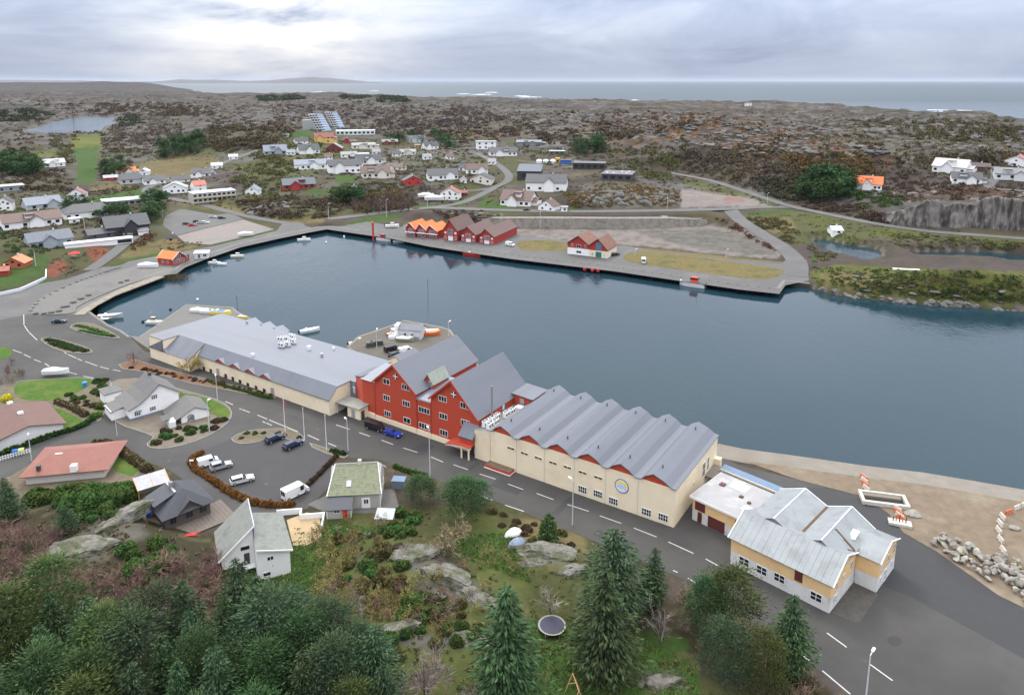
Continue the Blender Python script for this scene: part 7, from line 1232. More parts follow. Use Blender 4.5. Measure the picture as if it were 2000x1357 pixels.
# surf breaking on the outer coast
fm = mat('surf_foam', (.8, .82, .84), .9, .1, .02)
mb = MB(); rs = np.random.RandomState(2)
for u, v, w_ in ((905, 184, 26), (940, 185, 40), (1035, 190, 45), (1020, 188, 30), (1095, 195, 24), (1130, 198, 30), (1240, 196, 16), (1280, 200, 26), (1860, 218, 80), (1830, 215, 40), (1880, 216, 40), (620, 180, 14), (730, 178, 14), (1900, 220, 30), (960, 181, 24)):
    x, y = un(u, v, .5); k = FPX/y; W_ = w_/k; n = 14; D_ = y*y/HC/1432*.9; top = [(x+(i/(n-1)-.5)*W_, y+D_*(.35+rs.rand()*.65)*math.sin(math.pi*(i+.5)/n), .5) for i in range(n)]; bot = [(x+(i/(n-1)-.5)*W_, y-D_*.4*rs.rand(), .5) for i in range(n)]
    for i in range(n-1): mb.face(bot[i], bot[i+1], top[i+1], top[i])
tag(mb.build('surf', fm), kind='stuff')
# ------------------------------------------------------------------ trees and shrubs
def leafm(name, rough=.8, rand=.22): return mat(name, (.1, .1, .1), rough, .12, 1.5, attr='Col', objrand=rand, spec=.15)
LEAF = leafm('foliage'); bark = mat('bark', (.075, .058, .045), .95, .25, 3)
def cards(c, a, L_, W_, rs, tilt=None):
    """small leaf blades: centre c, long direction a (n,3), sizes"""
    n = len(c); a = a/np.linalg.norm(a, axis=1, keepdims=True); r = rs.normal(size=(n, 3)); b = np.cross(a, r); b /= np.linalg.norm(b, axis=1, keepdims=True)+1e-9
    a = a*np.asarray(L_).reshape(-1, 1)/2; b = b*np.asarray(W_).reshape(-1, 1)/2
    v = np.stack([c-a-b*.7, c-a*.1+b, c+a+b*.2, c+a*.1-b], 1).reshape(-1, 3); f = np.arange(n*4).reshape(n, 4); return v, f
def treemesh(name, parts, cols, m=None):
    V = []; Fq = []; Cq = []; o = 0
    for (v, f), c in zip(parts, cols): V.append(v); Fq.append(f+o); o += len(v); Cq.append(np.repeat(c, 4, 0) if len(c)*4 == len(v) else c)
    return np_mesh(name, np.concatenate(V), np.concatenate(Fq), m or LEAF, np.concatenate(Cq))
def jit(col, n, rs, s=.25): return np.clip(np.array(col)*(1+rs.normal(size=(n, 1))*s)*(1+rs.normal(size=(n, 3))*.06), .004, .9)
def spruce(seed, H=15., R=4.3, lo=(.022, .044, .022), hi=(.062, .105, .04), dens=1.0, fan=1.0):
    rs = np.random.RandomState(seed); C_, A_, S_, K_ = [], [], [], []
    nw = int(26*dens**.5)
    for w_ in range(nw):
        t = (w_+.5)/nw; z = H*(.08+.92*t); Rr = R*((1-t)**.55)*(.62+.6*rs.rand())*(1 if t > .12 else .75)+.1; nb = max(5, int((11-5*t)))
        for b in range(nb):
            az = 2*math.pi*(b+rs.rand()*.8)/nb; L_ = Rr*(.72+.5*rs.rand()); n = max(6, int(38*dens*L_/R)); s = rs.rand(n)**.75
            dx, dy = math.cos(az), math.sin(az); side = rs.normal(size=n)*.22*L_*(.35+s)*fan; zz = z-L_*.28*s**1.2+.20*L_*s**3+rs.normal(size=n)*.16+(rs.rand()-.5)*.5
            C_.append(np.stack([dx*L_*s-dy*side, dy*L_*s+dx*side, zz], 1)); A_.append(np.stack([dx-dy*side*.9+0*s, dy+dx*side*.9, -.35+rs.normal(size=n)*.25], 1))
            S_.append(.26+.26*rs.rand(n)); k = np.clip(s*.75+rs.normal(size=n)*.22+.1*(rs.rand()-.5), 0, 1)[:, None]; K_.append(np.array(lo)*(1-k)+np.array(hi)*k)  # blades lighten to the tips: new growth together with painted shading
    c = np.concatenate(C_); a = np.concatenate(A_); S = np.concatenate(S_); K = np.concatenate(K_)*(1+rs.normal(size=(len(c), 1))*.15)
    return treemesh('crown', [cards(c, a, S*1.5, S*.5, rs)], [np.clip(K, .004, 1)])
def tufted(seed, H=12., R=4.2, lo=(.017, .042, .016), hi=(.064, .118, .038), n=125, per=52, tw=.85, base=.2, leaf=.30):
    """pine or broad crown: tufts at the ends of branches"""
    rs = np.random.RandomState(seed); C_, A_, K_ = [], [], []
    for i in range(n):
        t = rs.rand()**.8; z = H*(base+(1-base)*t); rr = R*math.sqrt(max(1-((t-.30)/.72)**2, .05))*(.45+.6*rs.rand()); az = rs.rand()*6.283; p = np.array([math.cos(az)*rr, math.sin(az)*rr, z+rs.normal()*.3]); g = rs.uniform(.7, 1.25); tone = rs.rand()
        q = rs.normal(size=(per, 3))*np.array([tw, tw, tw*.42])*g; C_.append(p+q); A_.append(q+np.array([math.cos(az), math.sin(az), .5])*.8); k = np.clip(.25+.4*q[:, 2]/(tw*.5)+.45*(tone-.4)+rs.normal(size=per)*.15, 0, 1)[:, None]; K_.append(np.array(lo)*(1-k)+np.array(hi)*k)  # tuft tops lighter, undersides darker: shading put into the blade colour
    c = np.concatenate(C_); a = np.concatenate(A_); K = np.concatenate(K_); s = leaf*(.7+.6*rs.rand(len(c)))
    return treemesh('crown', [cards(c, a, s*1.7, s*.42, rs)], [np.clip(K, .004, 1)])
def baretree(seed, H=6., R=3., col=(.165, .098, .085), n=7, twig=.055, up=.55, levels=4, buds=None):
    rs = np.random.RandomState(seed); P0, P1, W_ = [], [], []
    def grow(p, d, L_, lv):
        d = d/np.linalg.norm(d); e = p+d*L_; P0.append(p); P1.append(e); W_.append(twig*(.55+lv*.9))
        if lv == 0: return
        for _ in range(n if lv == levels else rs.randint(4, 7)):
            s = rs.uniform(.25, 1.0); q = d*1.0+rs.normal(size=3)*.62; q[2] += up*.35; grow(p+d*L_*s, q, L_*rs.uniform(.48, .72), lv-1)
    for k in range(3): grow(np.array([rs.normal()*.15, rs.normal()*.15, 0]), np.array([rs.normal()*.45*R/H*1.6, rs.normal()*.45*R/H*1.6, 1.]), H*.42, levels-1)
    p0, p1, w_ = np.array(P0), np.array(P1), np.array(W_); d = p1-p0; L_ = np.linalg.norm(d, axis=1); parts = [cards((p0+p1)/2, d, L_*1.02, w_, rs)]; cols = [jit(col, len(p0), rs, .2)]
    if buds is not None: m = rs.rand(len(p1)) < .7; parts.append(cards(p1[m]+rs.normal(size=(m.sum(), 3))*.15, rs.normal(size=(m.sum(), 3)), np.full(m.sum(), .28), np.full(m.sum(), .2), rs)); cols.append(jit(buds, m.sum(), rs, .3))
    return treemesh('crown', parts, cols)
def shrub(seed, col, hi, n=900, leaf=.17, flat=.75):
    rs = np.random.RandomState(seed); lob = rs.normal(size=(9, 3)); lob /= np.linalg.norm(lob, axis=1, keepdims=True); d = rs.normal(size=(n, 3)); d /= np.linalg.norm(d, axis=1, keepdims=True); d[:, 2] = np.abs(d[:, 2]); b = np.max(np.maximum(d@lob.T, 0)**5, 1)
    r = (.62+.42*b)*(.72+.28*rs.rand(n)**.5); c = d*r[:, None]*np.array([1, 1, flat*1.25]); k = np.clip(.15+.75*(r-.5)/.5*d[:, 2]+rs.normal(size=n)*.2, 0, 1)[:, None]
    return treemesh('foliage', [cards(c, d+rs.normal(size=(n, 3))*.6, leaf*(.8+.5*rs.rand(n))*1.4, leaf*(.7+.5*rs.rand(n)), rs)], [np.clip(np.array(col)*(1-k)+np.array(hi)*k, .004, 1)])
SPR = [spruce(i, 15, 3.6) for i in range(3)]; SPB = [spruce(20+i, 15, 4.6, (.021, .044, .024), (.062, .105, .048)) for i in range(2)]; PIN = [tufted(30+i) for i in range(3)]; PIB = [tufted(40+i, lo=(.022, .046, .03), hi=(.072, .112, .042), n=110) for i in range(2)]
OLV = [tufted(50+i, lo=(.03, .05, .015), hi=(.10, .132, .036), n=105, base=.15) for i in range(2)]
BPU = [baretree(60+i) for i in range(4)]; BGY = [baretree(70+i, 7, 3, (.25, .22, .19)) for i in range(2)]; BOC = [baretree(80+i, 6, 3, (.17, .135, .075), buds=(.17, .15, .045)) for i in range(3)]; BIG = baretree(90, 7.5, 6.0, (.19, .145, .095), 8, .085, .3, 5)
SHG = [shrub(100+i, (.024, .052, .016), (.075, .13, .03)) for i in range(2)]; SHL = shrub(110, (.05, .09, .016), (.13, .19, .035)); SHB = [shrub(120+i, (.045, .032, .02), (.12, .085, .05)) for i in range(2)]; SHO = [shrub(130+i, (.05, .05, .02), (.14, .125, .045)) for i in range(2)]; SHR = shrub(140, (.10, .04, .012), (.27, .115, .03)); SHY = shrub(150, (.2, .15, .01), (.62, .46, .03))
TRK = MB().tube((0, 0, -1), (0, 0, 5), .24, .12, 7).tube((0, 0, 5), (0, 0, 11), .12, .04, 5).tube((0, 0, 3), (.9, .2, 4.4), .08, .03, 4).tube((0, 0, 4.2), (-.8, .5, 5.6), .07, .03, 4).build('t', bark); trunk_me = TRK.data; bpy.data.objects.remove(TRK)
def tree(name, label, cat, me, u, v, hgt, base_h, group=None, wide=1, rs=random, xyz=None, tr=True):
    x, y, z = xyz or hit(u, v); t = thing(name, label, cat, (x, y, z-.1), rs.random()*6.28, group); s = hgt/base_h
    c = link('crown', me, t); c.scale = (s*wide, s*wide, s)
    if tr: k = link('trunk', trunk_me, t); k.scale = (s*base_h/15*1.2, s*base_h/15*1.2, s*base_h/15)
    return t
def bush(label, me, u, v, r, group=None, hgt=None, name='shrub', xyz=None, rz=None):
    x, y, z = xyz or hit(u, v); o = link(name, me); o.location = (x, y, z-.05); o.scale = (r, r, hgt or r*.9); o.rotation_euler = (0, 0, random.random()*6.28 if rz is None else rz); return tag(o, label, 'shrub', group)
# single trees that stand out
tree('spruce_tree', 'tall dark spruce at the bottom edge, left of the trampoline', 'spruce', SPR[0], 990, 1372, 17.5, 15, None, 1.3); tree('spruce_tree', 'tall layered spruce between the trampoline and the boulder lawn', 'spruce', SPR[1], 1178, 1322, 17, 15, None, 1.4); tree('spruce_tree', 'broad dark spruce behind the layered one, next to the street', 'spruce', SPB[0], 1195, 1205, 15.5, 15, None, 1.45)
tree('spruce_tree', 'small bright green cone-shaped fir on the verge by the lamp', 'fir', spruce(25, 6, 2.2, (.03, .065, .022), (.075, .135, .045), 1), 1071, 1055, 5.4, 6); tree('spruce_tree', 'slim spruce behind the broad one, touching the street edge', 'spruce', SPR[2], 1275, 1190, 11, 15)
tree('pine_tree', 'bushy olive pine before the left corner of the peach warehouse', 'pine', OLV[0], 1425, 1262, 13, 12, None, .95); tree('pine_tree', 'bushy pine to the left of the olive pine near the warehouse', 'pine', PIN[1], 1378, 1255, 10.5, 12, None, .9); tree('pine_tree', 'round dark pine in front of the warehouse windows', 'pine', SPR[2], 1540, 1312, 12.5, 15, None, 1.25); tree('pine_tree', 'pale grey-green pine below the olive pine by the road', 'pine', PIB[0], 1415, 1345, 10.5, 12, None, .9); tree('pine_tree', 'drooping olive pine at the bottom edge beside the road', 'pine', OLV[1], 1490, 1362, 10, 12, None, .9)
tree('bare_tree', 'bare grey-brown tree with upright twigs right of the boulder lawn', 'bare tree', BGY[0], 1290, 1258, 9, 7); tree('bare_tree', 'whitish leafless birch between the trampoline and the rocks', 'bare tree', BGY[1], 1075, 1205, 7.5, 7); tree('bare_tree', 'large spreading leafless tree right of the slate house shed', 'bare tree', BIG, 862, 1072, 9.5, 7.5, None, 1.25); tree('bare_tree', 'grey-violet leafless thicket tree at the bottom centre', 'bare tree', baretree(95, 7, 5, (.16, .125, .12), 8, .05, .4, 5), 830, 1388, 10, 7, None, 1.2); tree('bare_tree', 'silver-grey leafless tree left of the violet thicket tree', 'bare tree', BGY[0], 780, 1380, 7.5, 7, None, 1.1); tree('bare_tree', 'brown leafless bush tree at the edge of the lower road', 'bare tree', BPU[1], 1560, 1385, 6, 6)
tree('weeping_tree', 'yellowish weeping tree against the cream factory wall', 'tree', baretree(97, 6, 2.6, (.27, .20, .075), 9, .07, .7, 4, (.25, .19, .05)), 366, 730, 7.5, 6, None, 1.25); tree('bare_tree', 'small leafless tree in the rust bed at the factory corner', 'bare tree', BPU[2], 262, 712, 6.5, 6, None, 1.1); tree('bare_tree', 'leafless sapling before the factory windows', 'bare tree', BPU[0], 440, 750, 4.5, 6)
for i, (u, v, h, lb) in enumerate(((905, 1010, 8, 'dark evergreen right of the spreading leafless tree'), (822, 985, 6, 'dark evergreen behind the spreading leafless tree'), (935, 985, 5, 'small evergreen nearest the street above the rock garden'), (20, 1015, 7, 'dark blue spruce at the left edge by the terracotta roof'), (130, 1040, 5.5, 'round juniper on the grey rock above the violet thicket'), (12, 985, 6, 'dark spruce behind the one at the left edge'))): tree('evergreen_tree', lb, 'evergreen', (SPB if i > 2 else PIN)[i % 2], u, v, h, 15 if i > 2 else 12, None, 1.5)
# the wood along the bottom left
rs = np.random.RandomState(17); poly = [(-160, 1262), (100, 1248), (190, 1300), (290, 1285), (380, 1255), (450, 1232), (540, 1255), (620, 1275), (690, 1310), (730, 1370), (770, 1420), (800, 1560), (780, 1800), (-300, 1800)]; pts = []
WL = [('spruce_tree', 'dark green spruce in the dense wood at the bottom left', 'spruce', SPR, 15), ('spruce_tree', 'blue-green spruce in the dense wood at the bottom left', 'spruce', SPB, 15), ('pine_tree', 'soft green pine in the dense wood at the bottom left', 'pine', PIN, 12), ('pine_tree', 'grey-green pine in the dense wood at the bottom left', 'pine', PIB, 12), ('pine_tree', 'olive pine in the dense wood at the bottom left', 'pine', OLV, 12)]
for _ in range(2600):
    u, v = rs.uniform(-250, 830), rs.uniform(1235, 1790)
    if not inside([u], [v], poly)[0]: continue
    x, y, z = hit(u, v)
    if any((x-p[0])**2+(y-p[1])**2 < 3.9**2 for p in pts) or math.hypot(x, y) < 52: continue
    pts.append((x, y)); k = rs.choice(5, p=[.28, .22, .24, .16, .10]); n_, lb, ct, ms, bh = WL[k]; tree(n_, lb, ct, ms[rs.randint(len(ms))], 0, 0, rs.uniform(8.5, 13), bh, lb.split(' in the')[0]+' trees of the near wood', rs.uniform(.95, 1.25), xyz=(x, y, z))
# thickets of bare purple-brown trees, and garden shrubs
def scatter(poly, n, gap, f, seed):
    rs = np.random.RandomState(seed); pts = []; u0, u1 = min(p[0] for p in poly), max(p[0] for p in poly); v0, v1 = min(p[1] for p in poly), max(p[1] for p in poly); tr = 0
    while len(pts) < n and tr < n*40:
        tr += 1; u, v = rs.uniform(u0, u1), rs.uniform(v0, v1)
        if not inside([u], [v], poly)[0]: continue
        x, y, z = hit(u, v)
        if any((x-p[0])**2+(y-p[1])**2 < gap*gap for p in pts): continue
        pts.append((x, y)); f(x, y, z, rs)
def bare(ms, lb, g, h0, h1, bh=6): return lambda x, y, z, rs: tree('bare_tree', lb, 'bare tree', ms[rs.randint(len(ms))], 0, 0, rs.uniform(h0, h1), bh, g, rs.uniform(1.0, 1.4), xyz=(x, y, z), tr=False)
def bsh(ms, lb, g, r0, r1): return lambda x, y, z, rs: bush(lb, ms[rs.randint(len(ms))], 0, 0, rs.uniform(r0, r1), g, xyz=(x, y, z))
scatter([(-80, 1075), (40, 1045), (105, 1060), (110, 1135), (250, 1140), (300, 1110), (430, 1110), (440, 1165), (330, 1220), (180, 1235), (-80, 1235)], 92, 2.1, bare(BPU, 'purple-brown leafless tree in the thicket above the dark wood', 'purple-brown thicket on the left', 4.2, 6.5), 1)
scatter([(60, 965), (240, 958), (250, 985), (60, 992)], 30, 1.5, bsh(SHG, 'dark green hedge shrub below the terracotta roof', 'hedge shrubs below the terracotta roof', 2.0, 2.9), 2); scatter([(120, 1005), (215, 985), (225, 1012), (140, 1030)], 9, 1.7, bsh(SHG, 'low green juniper shrub on the grey rock knoll', 'junipers on the rock knoll', 1.2, 1.9), 3); scatter([(245, 1075), (335, 1050), (345, 1110), (255, 1150)], 12, 1.9, bsh(SHG, 'fresh green shrub before the deck with red loungers', 'green shrubs before the deck', 1.4, 2.2), 4)
scatter([(640, 1050), (760, 1035), (790, 1080), (780, 1140), (700, 1150), (640, 1120)], 22, 2.0, bsh(SHO+SHG[:1], 'olive shrub between the lawn and the garden rocks', 'olive shrubs by the garden rocks', 1.1, 2.0), 5); scatter([(610, 1040), (690, 1060), (690, 1150), (630, 1170)], 12, 2.3, bare(BOC, 'ochre leafless bush right of the split-roofed house', 'ochre bushes by the split-roofed house', 3, 4.5), 6); scatter([(620, 1150), (690, 1150), (690, 1230), (640, 1240)], 9, 2.2, bare(BPU, 'brown leafless bush on the slope below the lawn', 'brown bushes below the lawn', 2.5, 4), 7)
scatter([(800, 1170), (930, 1170), (960, 1240), (850, 1280), (780, 1240)], 18, 2.0, bsh(SHO+SHG, 'mixed green and olive shrub around the lower rocks', 'shrubs around the lower rocks', 1.0, 1.9), 8); scatter([(740, 1130), (860, 1120), (900, 1190), (800, 1230)], 12, 2.4, bare(BPU+BOC, 'thin leafless bush on the garden rock slope', 'leafless bushes on the rock slope', 2.2, 3.8), 9); scatter([(960, 1000), (1040, 1020), (1150, 1055), (1130, 1080), (1000, 1050)], 14, 2.0, bsh(SHO+SHB, 'russet low shrub in the rock garden beside the street', 'russet shrubs in the rock garden', .8, 1.4), 10); scatter([(920, 1085), (1000, 1070), (1010, 1110), (940, 1120)], 6, 2.0, bare(BOC, 'yellow-twigged bush on the green garden slope', 'yellow-twigged bushes', 2.2, 3.2), 11); scatter([(1330, 1170), (1390, 1180), (1360, 1260), (1320, 1240)], 6, 2.4, bare(BPU, 'bare brown tree between street and boulder lawn', 'bare trees by the boulder lawn', 4, 6), 12)
scatter([(1490, 1310), (1560, 1300), (1640, 1380), (1520, 1420)], 9, 2.0, bsh(SHB+SHO, 'dry brown bush on the verge at the bottom right road', 'dry bushes on the road verge', .9, 1.5), 13); scatter([(630, 1240), (760, 1220), (790, 1290), (720, 1330)], 14, 2.1, bsh(SHO+SHG[:1], 'olive bush at the right edge of the dark wood', 'olive bushes at the wood edge', 1.2, 2.0), 14); scatter([(750, 1010), (800, 1000), (830, 1040), (780, 1060)], 8, 2, bsh(SHG, 'dark shrub by the shed of the slate house', 'dark shrubs by the shed', 1.2, 2.0), 15)
scatter([(320, 838), (400, 832), (440, 815), (446, 826), (400, 852), (330, 868), (300, 868)], 16, 1.5, bsh(SHG+SHB, 'garden shrub in the curved bed of the white villa', 'shrubs in the villa bed', .8, 1.6), 16); bush('pale green clipped shrub on the villa path bend', SHL, 187, 815, 1.9); bush('light green round shrub beside the pale clipped one', SHL, 200, 797, 2.0); bush('yellow flowering bush at the left edge above the bungalow', SHY, 14, 782, 1.9); bush('yellow-green conifer shrub in the garden by the villa steps', SHL, 300, 868, .8, None, 1.6)
scatter([(0, 715), (50, 705), (55, 745), (0, 760)], 7, 2.2, bare(BOC+BPU, 'bare garden bush at the left edge by the street', 'bare bushes at the left street edge', 3, 4.5), 17); scatter([(130, 770), (175, 778), (190, 800), (140, 790)], 8, 1.7, bsh(SHG+SHB, 'brown and green shrub along the lawn path of the villa', 'shrubs along the lawn path', .9, 1.5), 18); scatter([(180, 742), (212, 745), (205, 775), (185, 770)], 6, 1.8, bsh(SHG, 'dark shrub at the left gable of the white villa', 'dark shrubs by the villa gable', 1.2, 2.0), 19); scatter([(455, 855), (500, 842), (590, 852), (575, 860), (470, 862)], 10, 1.4, bsh(SHG+SHO, 'low shrub in the flagpole planting strip', 'low shrubs by the flagpoles', .6, 1.1), 20); scatter([(235, 714), (400, 742), (470, 757), (535, 774), (465, 763), (300, 728)], 26, 1.4, bsh(SHR and [SHR]+SHB, 'russet ground shrub in the bed before the cream factory', 'russet shrubs before the factory', .6, 1.2), 21)
def strewn(label, path, me, step, r, hgt, name='hedge'):
    """a clipped hedge: one thing, its leaf masses joined along a line"""
    q = smooth_line(wpts(path, 2.1), 6); q = [np.array(p[:2]) for p in q]; src = np.empty(len(me.vertices)*3, np.float32); me.vertices.foreach_get('co', src); src = src.reshape(-1, 3); col = np.empty(len(me.vertices)*4, np.float32); me.color_attributes['Col'].data.foreach_get('color', col); col = col.reshape(-1, 4)[:, :3]; V, K = [], []; acc = 0
    for a, b in zip(q[:-1], q[1:]):
        L_ = np.hypot(*(b-a)); 
        while acc < L_:
            p = a+(b-a)*acc/L_; th = random.random()*6.28; c, s = math.cos(th), math.sin(th); k = .85+.3*random.random(); v = np.stack([(src[:, 0]*c-src[:, 1]*s)*r*k+p[0], (src[:, 0]*s+src[:, 1]*c)*r*k+p[1], src[:, 2]*hgt*k+2.05], 1); V.append(v); K.append(col*(.8+.4*random.random())); acc += step
        acc -= L_
    V = np.concatenate(V); K = np.concatenate(K); o = link(name, np_mesh(name, V, np.arange(len(V)).reshape(-1, 4), LEAF, K)); return tag(o, label, 'hedge')
hs = shrub(160, (.10, .045, .014), (.26, .115, .035), 170, .3); hg = shrub(161, (.014, .035, .01), (.045, .085, .02), 170, .3); hb = shrub(162, (.05, .035, .02), (.13, .095, .05), 170, .3); hi_ = shrub(163, (.03, .06, .014), (.07, .12, .025), 170, .3)
strewn('orange-brown beech hedge curving round the car park', [(392, 886), (376, 896), (378, 912), (410, 935), (450, 962), (490, 980), (530, 987), (572, 986)], hs, .55, .85, 1.25); strewn('thin brown hedge between car park and slate house', [(580, 968), (610, 940), (640, 910), (656, 892)], hb, .6, .6, 1.0); strewn('clipped dark green hedge before the brown-roofed bungalow', [(-20, 898), (40, 875), (110, 850), (150, 838), (182, 822)], hg, .6, .75, 1.3); strewn('tall brown hedge curving beside the terracotta-roofed bungalow', [(188, 868), (215, 872), (245, 888), (275, 910), (292, 922)], hb, .6, 1.1, 1.7); strewn('brown hedge between lawn and villa shrubs', [(112, 786), (140, 797), (168, 812)], hb, .7, 1.0, 1.3)
strewn('dark green clipped hedge filling the long traffic island', [(92, 664), (120, 671), (145, 679), (168, 687)], hg, .6, 1.25, .8); strewn('dark green hedge second row of the long traffic island', [(100, 671), (125, 679), (150, 686)], hg, .6, 1.1, .75); strewn('olive green hedge mat on the traffic island by the beach', [(150, 636), (175, 642), (200, 650), (222, 658)], hi_, .6, 1.3, .6); strewn('green hedge mat along the beach side of the traffic island', [(160, 646), (185, 652), (210, 656)], hi_, .6, 1.1, .55); strewn('low dark hedge block by the last bare flagpole', [(648, 881), (662, 884), (675, 888)], hg, .5, .7, .8); strewn('bright green hedge along the street above the slate house', [(772, 912), (800, 922), (830, 930)], hi_, .6, .9, 1.0); strewn('green bank planting under the factory windows', [(410, 745), (450, 757), (490, 768), (530, 778)], hi_, .7, .8, .8)
# reeds at the spit
rs = np.random.RandomState(8); x, y = un(342, 545, 0); n = 420; c = np.stack([x+rs.normal(size=n)*2.8, y+rs.normal(size=n)*2.2, .6+rs.rand(n)*.8], 1); o = link('reeds', np_mesh('reeds', *cards(c, np.array([0, 0, 1])+rs.normal(size=(n, 3))*.15, np.full(n, 2.4), np.full(n, .12), rs), LEAF, np.repeat(jit((.14, .125, .06), n, rs), 4, 0))); tag(o, kind='stuff')
# ------------------------------------------------------------------ woods and scrub across the harbour
def far_tree(lb, g, ms, bh, h0, h1, nm='tree', wide=1.2): return lambda x, y, z, rs: tag((lambda o: (ftrunk(o, bh), setattr(o, 'location', (x, y, z-.2)), setattr(o, 'scale', ((lambda s: (s*wide, s*wide, s))(rs.uniform(h0, h1)/bh))), setattr(o, 'rotation_euler', (0, 0, rs.rand()*6)), o)[-1])(link(nm, ms[rs.randint(len(ms))])), lb, 'tree', g)
def ftrunk(o, bh):
    k = link('trunk', trunk_me, o); k.scale = (bh/15*1.6, bh/15*1.6, bh/15)
LSP = [spruce(200, 10, 3, dens=.35)]; LPN = [tufted(201+i, 8, 3.6, n=38, per=16, leaf=.8, tw=1.0) for i in range(2)]; LBR = [baretree(205+i, 6, 3.4, (.085, .062, .05), 6, .12, .5, 3, (.075, .055, .04)) for i in range(2)]
for poly, n, gap, lb, g, ms, bh, h0, h1 in [
  ([(305, 280), (390, 268), (405, 298), (310, 312)], 30, 5, 'dark conifer in the clump above the ochre meadow', 'conifers above the ochre meadow', LPN+LSP, 9, 9, 14), ([(1560, 385), (1600, 345), (1660, 360), (1665, 385), (1600, 400)], 26, 5, 'dark round tree left of the orange-roofed white house', 'dark trees by the orange-roofed house', LPN, 8, 8, 12), ([(690, 400), (800, 385), (812, 410), (735, 420), (690, 418)], 34, 4, 'bare grey-brown tree in the belt above the harbour road', 'bare trees above the harbour road', LBR, 6, 8, 12),
  ([(1120, 290), (1175, 285), (1180, 300), (1125, 303)], 12, 5, 'dark pine standing on the moor behind the school', 'pines behind the school', LPN+LSP, 9, 10, 17), ([(0, 325), (60, 320), (70, 345), (0, 345)], 18, 5, 'dark broad tree on the left-hand hill slope', 'dark trees on the left hill', LPN, 8, 10, 15), ([(282, 400), (318, 395), (322, 425), (290, 440)], 9, 4, 'dark garden tree beside the north car park', 'garden trees by the north car park', LPN, 8, 7, 11), ([(660, 395), (700, 385), (700, 400), (660, 400)], 6, 4, 'deep green conifer on the knoll of the red bungalow', 'conifers by the red bungalow', LPN, 8, 8, 11), ([(200, 330), (240, 320), (250, 345), (205, 352)], 10, 4, 'dark tree by the head of the green field', 'trees at the green field head', LPN, 8, 7, 10),
  ([(740, 270), (860, 262), (900, 290), (860, 300)], 22, 6, 'dark evergreen between the upper village houses', 'evergreens in the upper village', LPN+LSP, 9, 7, 12), ([(120, 395), (290, 415), (280, 445), (130, 420)], 14, 5, 'garden evergreen among the left bungalows', 'garden evergreens on the left', LPN, 8, 5, 8)]: scatter(poly, n, gap, far_tree(lb, g, ms, bh, h0, h1, 'bare_tree' if ms is LBR else 'tree'), int(h0*100+n))
KEEP = [[(148, 262), (198, 262), (193, 300), (189, 360), (144, 360), (150, 300)], [(285, 318), (400, 312), (392, 340), (290, 348)], [(1330, 366), (1440, 384), (1500, 402), (1330, 407)], [(655, 340), (692, 345), (697, 362), (655, 356)], [(605, 372), (642, 372), (642, 382), (600, 381)], [(-40, 505), (95, 498), (92, 560), (-40, 570)], [(315, 405), (440, 408), (540, 450), (345, 476)], [(553, 263), (600, 252), (622, 262), (590, 269)]]
def scrub(poly, n, r0, r1, lo, hi, seed, hgt=.75, q=40, leaf=.34, name='scrub'):
    """bushes nobody could count: one mesh of leaf blades"""
    rs = np.random.RandomState(seed); n = int(n*(1.35 if q > 20 else 1)); r0 *= .75 if q > 20 else 1; u = rs.uniform(min(p[0] for p in poly), max(p[0] for p in poly), n*4); v = rs.uniform(min(p[1] for p in poly), max(p[1] for p in poly), n*4); kp = inside(u, v, poly)
    for kq in KEEP: kp &= ~inside(u, v, kq)
    m = np.where(kp)[0]
    cl = fbm(u/26, v/11, seed, 3); m = m[np.argsort(-cl[m]-rs.rand(len(m))*.6)][:n]; P = np.array([hit(u[i], v[i]) for i in m]); P = P[P[:, 2] > .4]
    if not len(P): return
    for nm, (rq, hw) in ROADW.items():
        P = P[segdist(P[:, 0], P[:, 1], [p[:2] for p in rq], False) > hw+1.2]
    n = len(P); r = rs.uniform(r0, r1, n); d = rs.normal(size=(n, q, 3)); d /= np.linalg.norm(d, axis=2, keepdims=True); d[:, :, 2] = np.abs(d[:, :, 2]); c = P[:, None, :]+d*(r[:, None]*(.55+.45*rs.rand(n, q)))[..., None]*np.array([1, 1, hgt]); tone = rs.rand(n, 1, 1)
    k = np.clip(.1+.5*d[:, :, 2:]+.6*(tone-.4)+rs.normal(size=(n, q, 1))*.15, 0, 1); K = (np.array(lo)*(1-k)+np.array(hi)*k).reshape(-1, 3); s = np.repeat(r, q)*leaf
    o = link(name, np_mesh(name, *cards(c.reshape(-1, 3), d.reshape(-1, 3)+rs.normal(size=(n*q, 3))*.6, s*1.3, s*.9, rs), LEAF, np.repeat(np.clip(K, .005, 1), 4, 0))); return tag(o, kind='stuff')
BRN = ((.055, .043, .028), (.125, .096, .06)); OLV_ = ((.052, .054, .022), (.14, .132, .05)); DGR = ((.022, .034, .02), (.06, .078, .038)); PUR = ((.07, .053, .046), (.135, .10, .088)); RST = ((.085, .048, .025), (.18, .10, .045)); GRN = ((.02, .045, .012), (.06, .11, .026)); GRY = ((.09, .08, .07), (.17, .155, .14))
